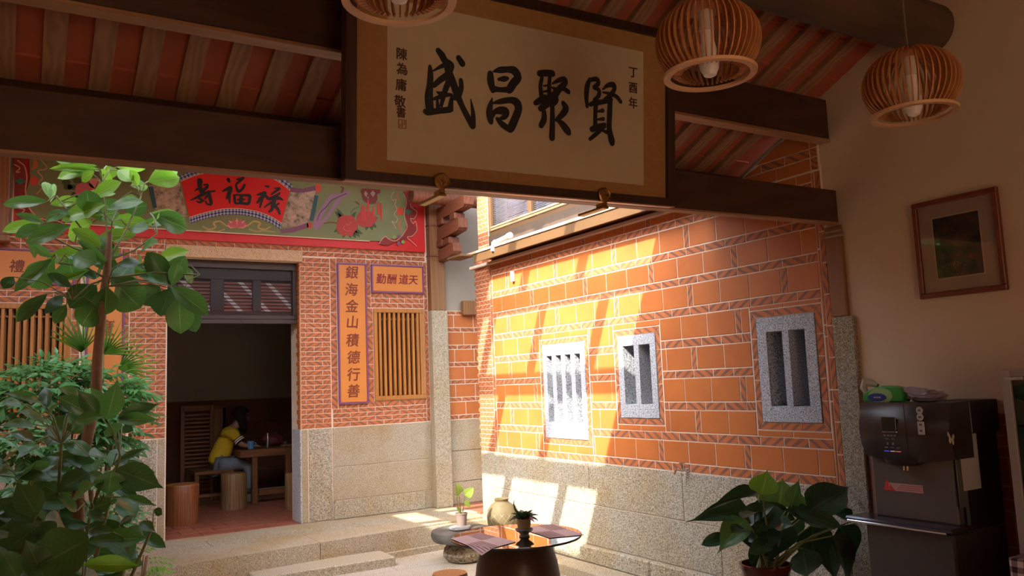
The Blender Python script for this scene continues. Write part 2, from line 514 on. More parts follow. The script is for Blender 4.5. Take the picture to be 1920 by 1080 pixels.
def place_leaf(name, me, parent, base, tip, normal, sc=1.0, wsc=1.0):
    base, tip = Vector(base), Vector(tip)
    x = (tip-base); L = x.length; x.normalize()
    n = Vector(normal); z = (n-x*n.dot(x)).normalized(); y = z.cross(x)
    o = bpy.data.objects.new(name, me); COL.objects.link(o); o.parent = parent
    mt = Matrix(((x.x,y.x,z.x,base.x), (x.y,y.y,z.y,base.y), (x.z,y.z,z.z,base.z), (0,0,0,1)))
    o.matrix_local = mt @ Matrix.Diagonal((L*sc, wsc, L*sc, 1))
    return o
# ---------------------------------------------------------------- brush strokes, painted motifs and leaves (metres)
SHENG=[[(0.2291,0.4807,0.0132),(0.2454,0.4645,0.0162),(0.2594,0.4437,0.0162),(0.2804,0.4281,0.0213),(0.2898,0.4296,0.0142)],[(0.2063,0.393,0.0041),(0.2455,0.4185,0.0091),(0.2781,0.434,0.0152)],[(0.1903,0.408,0.0081),(0.1927,0.3752,0.0132),(0.1896,0.3251,0.0152),(0.1852,0.2831,0.0193),(0.1885,0.2381,0.0193)],[(0.2088,0.3319,0.0112),(0.241,0.3615,0.0132),(0.2735,0.3872,0.0152),(0.2922,0.4236,0.0127)],[(0.2734,0.4082,0.0172),(0.2923,0.3689,0.0172),(0.316,0.3133,0.0172),(0.3399,0.2658,0.0132),(0.3687,0.2185,0.0142),(0.3929,0.183,0.0152)],[(0.3953,0.1876,0.0132),(0.3952,0.2387,0.0101),(0.384,0.297,0.002)],[(0.3359,0.371,0.0101),(0.3374,0.3416,0.0122),(0.3255,0.3104,0.0152),(0.3066,0.2931,0.0132)],[(0.3252,0.4646,0.0132),(0.3419,0.444,0.0152)],[(0.2782,0.3585,0.0142),(0.2597,0.314,0.0122),(0.2422,0.2511,0.0081)],[(0.2203,0.3065,0.0025),(0.2365,0.3004,0.0091),(0.2597,0.3035,0.0112)],[(0.2044,0.2732,0.0061),(0.2273,0.2825,0.0091),(0.2597,0.2973,0.0101),(0.2901,0.3035,0.0061)],[(0.1681,0.2169,0.0112),(0.1817,0.2145,0.0132),(0.2275,0.2264,0.0132),(0.2738,0.2363,0.0132),(0.2888,0.2403,0.0112)],[(0.2227,0.2715,0.0061),(0.2274,0.2347,0.0101)],[(0.2925,0.2996,0.0071),(0.2855,0.2462,0.0132)]]
CHANG=[[(0.4819,0.4202,0.0152),(0.4835,0.388,0.0183),(0.4935,0.3504,0.0132)],[(0.4984,0.4335,0.0051),(0.5311,0.445,0.0142),(0.5717,0.4533,0.0142),(0.6051,0.4517,0.0203),(0.6233,0.4257,0.0193),(0.6,0.3959,0.0193),(0.581,0.3669,0.0183),(0.5728,0.3535,0.0071)],[(0.496,0.3573,0.0152),(0.5312,0.3578,0.0112),(0.5718,0.3634,0.0142)],[(0.5236,0.4025,0.0071),(0.5514,0.4087,0.0132),(0.5692,0.4135,0.0081)],[(0.4911,0.3176,0.002),(0.4836,0.2885,0.0112),(0.4762,0.253,0.0162),(0.4822,0.2192,0.0152),(0.4862,0.2045,0.0061)],[(0.4961,0.2944,0.0051),(0.5312,0.3055,0.0122),(0.5821,0.3188,0.0142),(0.6156,0.3121,0.0203),(0.626,0.2848,0.0193),(0.6079,0.2385,0.0193),(0.5873,0.1966,0.0193),(0.5771,0.1823,0.0091)],[(0.5162,0.2276,0.0091),(0.5414,0.2066,0.0142),(0.5771,0.1888,0.0142)],[(0.5011,0.2561,0.0101),(0.5313,0.2664,0.0177),(0.5592,0.2633,0.0193),(0.5516,0.2405,0.0132),(0.5263,0.2288,0.0051)],[(0.4862,0.2283,0.0091),(0.5061,0.261,0.0101)]]
JU=[[(0.7394,0.4602,0.0151),(0.776,0.468,0.0162),(0.8087,0.4706,0.0162)],[(0.7517,0.4418,0.0097),(0.7437,0.4047,0.0108),(0.749,0.3605,0.0129)],[(0.7159,0.3225,0.0108),(0.7383,0.3366,0.0151),(0.7706,0.3589,0.0118)],[(0.7951,0.4572,0.0097),(0.7913,0.4114,0.0108),(0.7923,0.3618,0.0129)],[(0.7598,0.407,0.0038),(0.7869,0.413,0.0054)],[(0.7598,0.3799,0.0048),(0.7869,0.3882,0.0065)],[(0.8087,0.4238,0.0043),(0.8417,0.4435,0.0108),(0.8739,0.4541,0.0129),(0.8806,0.4377,0.014),(0.8528,0.4109,0.0151),(0.8087,0.3594,0.0205),(0.7706,0.3228,0.0183),(0.7437,0.3014,0.014)],[(0.8033,0.4063,0.0043),(0.8362,0.3995,0.0108),(0.8694,0.4087,0.0097),(0.8945,0.4007,0.0118),(0.9001,0.3955,0.0086)],[(0.8252,0.3707,0.0151),(0.8306,0.3487,0.0118),(0.8032,0.327,0.0162)],[(0.8076,0.3185,0.0118),(0.8087,0.2552,0.014),(0.8059,0.1757,0.0162)],[(0.7625,0.2902,0.0118),(0.7625,0.2542,0.0151),(0.7464,0.2254,0.014)],[(0.8683,0.3422,0.0118),(0.8833,0.319,0.0172),(0.8638,0.2891,0.0151),(0.8306,0.2601,0.0097)],[(0.8334,0.2627,0.0086),(0.8638,0.2435,0.0162),(0.8905,0.2191,0.0183),(0.8989,0.2086,0.014)]]
XIAN=[[(1.023,0.4744,0.0099),(1.0084,0.4419,0.0143),(1.0026,0.3945,0.0132),(1.0066,0.3438,0.0088)],[(1.023,0.472,0.0099),(1.0639,0.4817,0.0121),(1.0726,0.4604,0.0121),(1.0462,0.4402,0.0088),(1.0755,0.4326,0.011),(1.0755,0.4043,0.011),(1.0461,0.3816,0.0066)],[(1.024,0.3554,0.0099),(1.0578,0.3691,0.0143),(1.105,0.3799,0.0121),(1.1468,0.3973,0.0143)],[(1.0992,0.4382,0.0044),(1.129,0.4613,0.011),(1.1638,0.4686,0.0143),(1.168,0.4453,0.0121),(1.1409,0.4131,0.0121),(1.0932,0.3737,0.0099)],[(1.0992,0.424,0.0044),(1.1409,0.4226,0.0088),(1.1831,0.414,0.011),(1.2074,0.3933,0.011)],[(1.0578,0.3597,0.0132),(1.0548,0.3124,0.0121),(1.0547,0.2562,0.0121)],[(1.1438,0.3898,0.0143),(1.1407,0.3324,0.0154),(1.1376,0.2562,0.0154),(1.1525,0.2009,0.0187),(1.1554,0.187,0.0143)],[(1.0695,0.3283,0.0055),(1.099,0.3367,0.011)],[(1.0694,0.2907,0.0055),(1.1019,0.297,0.0099)],[(1.0343,0.2398,0.0143),(1.0694,0.2555,0.0143),(1.1108,0.2721,0.0088)],[(1.1108,0.2626,0.0088),(1.0635,0.2244,0.011),(1.0226,0.1919,0.0088)],[(1.0929,0.2417,0.0055),(1.1226,0.2356,0.0099)]]
SHOU=[[(1.5711,3.8786,0.013),(1.5794,3.8416,0.0227),(1.5877,3.7843,0.0227),(1.6068,3.7454,0.027)],[(1.59,3.8746,0.0173),(1.5982,3.8492,0.0151)],[(1.5368,3.7537,0.0054),(1.5635,3.7763,0.0108)],[(1.6227,3.8224,0.0076),(1.6579,3.8286,0.0119),(1.6553,3.8021,0.0135),(1.6229,3.77,0.0162)],[(1.4973,3.6505,0.0065),(1.5532,3.6829,0.013),(1.6123,3.7198,0.0189),(1.6718,3.7511,0.0119),(1.7346,3.7684,0.0086)],[(1.5534,3.6425,0.0065),(1.583,3.6334,0.0119),(1.6179,3.6565,0.0119)],[(1.5774,3.6734,0.0119),(1.6017,3.6638,0.014)],[(1.6718,3.7511,0.0189),(1.6829,3.6938,0.0189),(1.6966,3.6368,0.0162),(1.6913,3.6131,0.0086)],[(1.6396,3.6525,0.0076),(1.6586,3.6221,0.0108),(1.6885,3.6158,0.0097)],[(1.6556,3.709,0.0119),(1.634,3.6781,0.0097)]]
FU=[[(1.87,3.9074,0.0184),(1.8784,3.8846,0.0151)],[(1.8117,3.7723,0.0081),(1.8589,3.8,0.0173),(1.898,3.8243,0.014),(1.884,3.7698,0.0227),(1.8534,3.6965,0.0097)],[(1.8784,3.7575,0.0194),(1.8841,3.652,0.0076)],[(1.9626,3.9164,0.0097),(1.9966,3.9226,0.0151),(2.0279,3.9376,0.0119),(1.9824,3.8915,0.013),(1.9513,3.8588,0.0108),(1.9597,3.8121,0.013),(1.9767,3.7839,0.0162),(2.0163,3.8172,0.014),(2.0391,3.861,0.014)],[(1.9316,3.7385,0.014),(1.9372,3.6799,0.014),(1.9484,3.6513,0.0119),(2.0048,3.6618,0.014),(2.0729,3.6584,0.0162),(2.0902,3.7045,0.0162),(2.0903,3.7492,0.0173),(2.0333,3.7473,0.014),(1.9485,3.7459,0.0086)],[(2.0049,3.733,0.0184),(1.9991,3.6613,0.0205)],[(1.9653,3.6941,0.0097),(2.0389,3.7032,0.0097)]]
LU=[[(2.2584,3.8723,0.0076),(2.2847,3.8657,0.014),(2.2994,3.8731,0.0065)],[(2.1737,3.7654,0.0086),(2.223,3.7817,0.0173),(2.258,3.7998,0.013),(2.2462,3.7656,0.0205),(2.2054,3.7261,0.0173),(2.1705,3.6752,0.0097)],[(2.2257,3.7398,0.0173),(2.2021,3.6298,0.0086)],[(2.2579,3.7666,0.0151),(2.2928,3.7334,0.0173),(2.3399,3.7495,0.0173),(2.3992,3.791,0.013),(2.4142,3.8075,0.0097)],[(2.3582,3.8542,0.0065),(2.4115,3.856,0.0151),(2.3936,3.8391,0.014),(2.3342,3.7914,0.0108),(2.3224,3.7782,0.0054)],[(2.328,3.7333,0.0162),(2.3989,3.7484,0.0205),(2.4434,3.7339,0.0108)],[(2.3635,3.7515,0.0184),(2.3453,3.6773,0.0216),(2.3274,3.6155,0.0173),(2.2979,3.5862,0.0097)],[(2.2456,3.6332,0.0076),(2.2807,3.6601,0.0108),(2.3219,3.6935,0.014)],[(2.3748,3.6676,0.013),(2.4074,3.6884,0.0086)],[(2.3512,3.6657,0.0194),(2.3981,3.6209,0.0151),(2.4126,3.5736,0.0119)]]
CROWN=[(0.331,4.687,2.856,0.132,4.698,2.848,0.051),(0.333,4.719,2.854,0.145,4.744,2.767,0.068),(0.328,4.78,2.858,0.159,4.676,2.809,0.052),(0.318,4.633,2.815,0.257,4.714,2.744,0.047),(0.341,4.692,2.842,0.114,4.628,2.783,0.035),(0.392,4.869,2.912,0.415,4.862,2.808,0.078),(0.438,4.831,2.898,0.591,4.825,2.884,0.055),(0.438,4.783,2.87,0.506,4.7,2.769,0.062),(0.592,4.782,2.824,0.768,4.871,2.917,0.073),(0.588,4.756,2.812,0.768,4.813,2.842,0.087),(0.543,4.791,2.794,0.497,4.687,2.819,0.048),(0.506,4.812,2.795,0.601,4.834,2.786,0.067),(0.303,4.702,2.682,0.434,4.59,2.734,0.069),(0.334,4.838,2.763,0.326,4.831,2.69,0.053),(0.342,4.803,2.709,0.444,4.893,2.755,0.045),(0.135,4.801,2.677,0.102,4.902,2.782,0.054),(0.115,4.725,2.659,-0.095,4.797,2.616,0.058),(0.125,4.737,2.652,0.141,4.841,2.771,0.031),(0.123,4.841,2.668,0.257,4.744,2.654,0.05),(0.302,4.663,2.595,0.282,4.595,2.673,0.098),(0.329,4.862,2.643,0.476,4.846,2.689,0.071),(0.451,4.78,2.638,0.316,4.733,2.571,0.101),(0.467,4.752,2.653,0.584,4.724,2.643,0.086),(0.451,4.714,2.701,0.563,4.735,2.67,0.053),(0.612,4.77,2.635,0.823,4.867,2.555,0.104),(0.605,4.794,2.648,0.817,4.897,2.638,0.055),(0.566,4.836,2.598,0.712,4.953,2.607,0.04),(0.499,4.791,2.552,0.584,4.71,2.518,0.078),(0.497,4.837,2.571,0.436,4.948,2.577,0.054),(0.097,4.847,2.565,-0.092,4.864,2.496,0.061),(0.091,4.801,2.548,-0.023,4.732,2.439,0.055),(0.103,4.83,2.565,0.197,4.847,2.619,0.052),(0.094,4.698,2.543,-0.016,4.594,2.529,0.034),(0.326,4.835,2.583,0.206,4.952,2.5,0.126),(0.163,4.651,2.583,0.288,4.723,2.582,0.054),(0.331,4.729,2.5,0.4,4.645,2.354,0.081),(0.239,4.701,2.448,0.413,4.765,2.357,0.041),(0.411,4.839,2.776,0.363,4.73,2.822,0.047),(0.273,4.777,2.814,0.211,4.668,2.865,0.042),(0.134,4.552,2.337,-0.025,4.512,2.136,0.055),(0.143,4.591,2.337,0.037,4.707,2.17,0.116),(0.2,4.501,2.332,0.238,4.621,2.196,0.139),(0.217,4.454,2.337,0.31,4.353,2.265,0.093),(0.128,4.524,2.338,0.056,4.411,2.343,0.037),(-0.025,4.427,2.224,-0.067,4.405,2.138,0.05),(0.389,4.527,2.305,0.24,4.444,2.386,0.039),(0.406,4.39,2.283,0.526,4.478,2.308,0.045),(0.501,4.455,2.302,0.663,4.565,2.267,0.055),(0.334,4.595,2.215,0.211,4.566,2.069,0.119),(0.371,4.49,2.196,0.364,4.495,2.022,0.106),(0.408,4.535,2.24,0.543,4.557,2.134,0.096),(0.416,4.514,2.211,0.539,4.543,2.062,0.144),(0.63,4.606,2.223,0.544,4.607,2.093,0.112),(0.32,4.483,2.104,0.261,4.536,1.965,0.104),(0.216,4.437,2.183,0.112,4.389,2.209,0.049),(0.074,4.615,2.154,-0.017,4.62,1.998,0.05),(0.182,4.512,2.15,0.111,4.394,2.029,0.048),(0.197,4.48,2.102,0.145,4.499,1.981,0.055),(0.259,4.385,2.236,0.331,4.413,2.21,0.038),(0.612,4.532,2.237,0.518,4.426,2.227,0.043),(0.663,4.481,2.213,0.55,4.472,2.35,0.095),(0.656,4.493,2.209,0.731,4.458,2.339,0.086),(0.718,4.5,2.313,0.802,4.557,2.205,0.058),(0.646,4.335,2.187,0.807,4.23,2.011,0.091),(0.733,4.492,2.159,0.822,4.603,1.931,0.078),(0.692,4.39,2.142,0.702,4.38,1.918,0.112),(0.664,4.472,2.194,0.609,4.429,2.017,0.117),(0.646,4.417,2.207,0.516,4.372,2.218,0.056),(0.114,4.419,2.145,-0.014,4.442,1.987,0.059),(0.661,4.402,2.198,0.689,4.373,2.286,0.06)]
LOWER=[(0.093,4.459,1.64,-0.043,4.27,1.661,0.042),(0.125,4.378,1.611,0.111,4.472,1.695,0.047),(0.282,4.274,1.582,0.155,4.163,1.636,0.068),(0.255,4.472,1.661,0.171,4.367,1.673,0.048),(0.325,4.225,1.57,0.235,4.199,1.66,0.063),(0.357,4.429,1.547,0.312,4.27,1.673,0.072),(0.364,4.279,1.545,0.403,4.212,1.696,0.087),(0.428,4.483,1.543,0.62,4.459,1.586,0.061),(0.429,4.492,1.537,0.598,4.36,1.506,0.055),(0.377,4.285,1.521,0.414,4.345,1.434,0.075),(0.452,4.504,1.499,0.505,4.484,1.452,0.043),(0.11,4.24,1.539,0.025,4.088,1.588,0.055),(0.072,4.362,1.539,-0.056,4.238,1.518,0.045),(0.066,4.473,1.614,-0.01,4.608,1.554,0.035),(0.23,4.223,1.543,0.334,4.135,1.543,0.056),(0.24,4.473,1.482,0.324,4.53,1.52,0.048),(0.151,4.473,1.482,0.235,4.411,1.545,0.084),(0.122,4.202,1.571,0.15,4.119,1.606,0.034),(0.021,4.468,1.638,-0.052,4.376,1.609,0.044),(0.217,4.289,1.612,0.159,4.255,1.578,0.043),(0.2,4.318,1.581,0.267,4.282,1.486,0.049),(0.075,4.268,1.453,0.024,4.131,1.387,0.062),(0.067,3.902,1.481,-0.027,4.079,1.505,0.044),(0.121,4.252,1.444,0.227,4.447,1.51,0.089),(0.083,4.074,1.393,0.061,4.254,1.273,0.104),(-0.053,4.271,1.373,-0.008,4.16,1.401,0.055),(-0.051,4.198,1.333,0.01,4.333,1.338,0.041),(0.377,4.165,1.317,0.367,4.173,1.174,0.11),(0.277,4.016,1.33,0.153,3.952,1.237,0.085),(0.215,3.991,1.226,0.27,3.818,1.279,0.072),(0.114,4.135,1.28,0.158,4.05,1.227,0.06),(0.406,4.224,1.317,0.57,4.042,1.209,0.107),(0.404,4.261,1.322,0.614,4.339,1.207,0.058),(0.38,4.27,1.329,0.458,4.428,1.384,0.065),(0.392,4.26,1.336,0.557,4.291,1.386,0.031),(0.269,3.905,1.406,0.356,4.003,1.38,0.059),(0.39,3.969,1.217,0.533,3.889,1.152,0.041),(0.557,4.165,1.127,0.599,4.175,1.066,0.033),(0.388,4.066,1.182,0.509,4.241,1.089,0.075),(0.307,4.145,1.164,0.378,4.081,1.163,0.062),(0.267,4.001,1.151,0.373,4.146,1.09,0.047),(0.404,4.091,1.081,0.495,4.204,1.083,0.029),(0.482,4.041,1.091,0.529,3.92,1.037,0.042),(0.43,4.114,1.056,0.545,4.241,0.964,0.056),(0.369,3.969,1.075,0.269,4.085,1.055,0.04),(0.385,4.269,1.029,0.347,4.391,0.881,0.077),(0.393,4.229,1.033,0.453,4.032,0.908,0.098),(0.346,4.151,1.262,0.272,4.296,1.297,0.053),(0.229,3.92,1.184,0.16,3.829,1.225,0.037)]
NEAR=[(0.075,3.454,1.236,0.011,3.459,1.331,0.09),(0.072,3.485,1.223,-0.038,3.479,1.252,0.06),(0.079,3.555,1.198,-0.036,3.456,1.178,0.051),(0.08,3.411,1.206,-0.015,3.336,1.118,0.081),(0.085,3.425,1.214,0.112,3.339,1.131,0.071),(0.103,3.595,1.2,0.19,3.666,1.127,0.087),(0.225,3.217,1.167,0.054,3.218,1.062,0.149),(0.212,3.263,1.078,0.391,3.226,1.03,0.05),(0.23,3.27,1.159,0.177,3.3,1.167,0.023),(0.021,3.317,1.049,-0.032,3.289,1.129,0.07),(0.097,3.238,1.051,0.043,3.204,1.16,0.074)]
PHILO=[(3.532,3.245,0.974,3.601,3.26,1.101,0.115),(3.848,3.41,0.858,3.857,3.377,1.012,0.209),(3.749,3.232,0.897,3.706,3.142,1.039,0.067),(3.983,3.315,0.846,4.416,3.344,0.965,0.152),(3.71,3.429,0.955,3.277,3.396,0.937,0.065),(3.618,3.434,0.864,3.229,3.469,0.87,0.1),(3.739,3.331,0.882,3.504,3.295,0.761,0.11),(3.5,3.349,0.835,3.329,3.406,0.681,0.114),(3.614,3.328,0.791,3.605,3.382,0.589,0.116),(3.734,3.339,0.795,3.585,3.268,0.616,0.178),(4.057,3.36,0.734,4.126,3.415,0.468,0.165),(3.694,3.23,0.871,4.038,3.209,0.752,0.088),(4.438,3.329,0.756,4.287,3.436,0.816,0.053),(4.32,3.472,0.667,4.306,3.437,0.391,0.114),(4.082,3.461,0.614,4.21,3.543,0.383,0.132),(4.196,3.283,0.747,4.308,3.273,0.542,0.141),(4.076,3.244,0.712,4.388,3.332,0.383,0.139),(3.972,3.395,0.801,4.307,3.504,0.78,0.064),(3.937,3.432,0.746,4.103,3.479,0.609,0.127)]
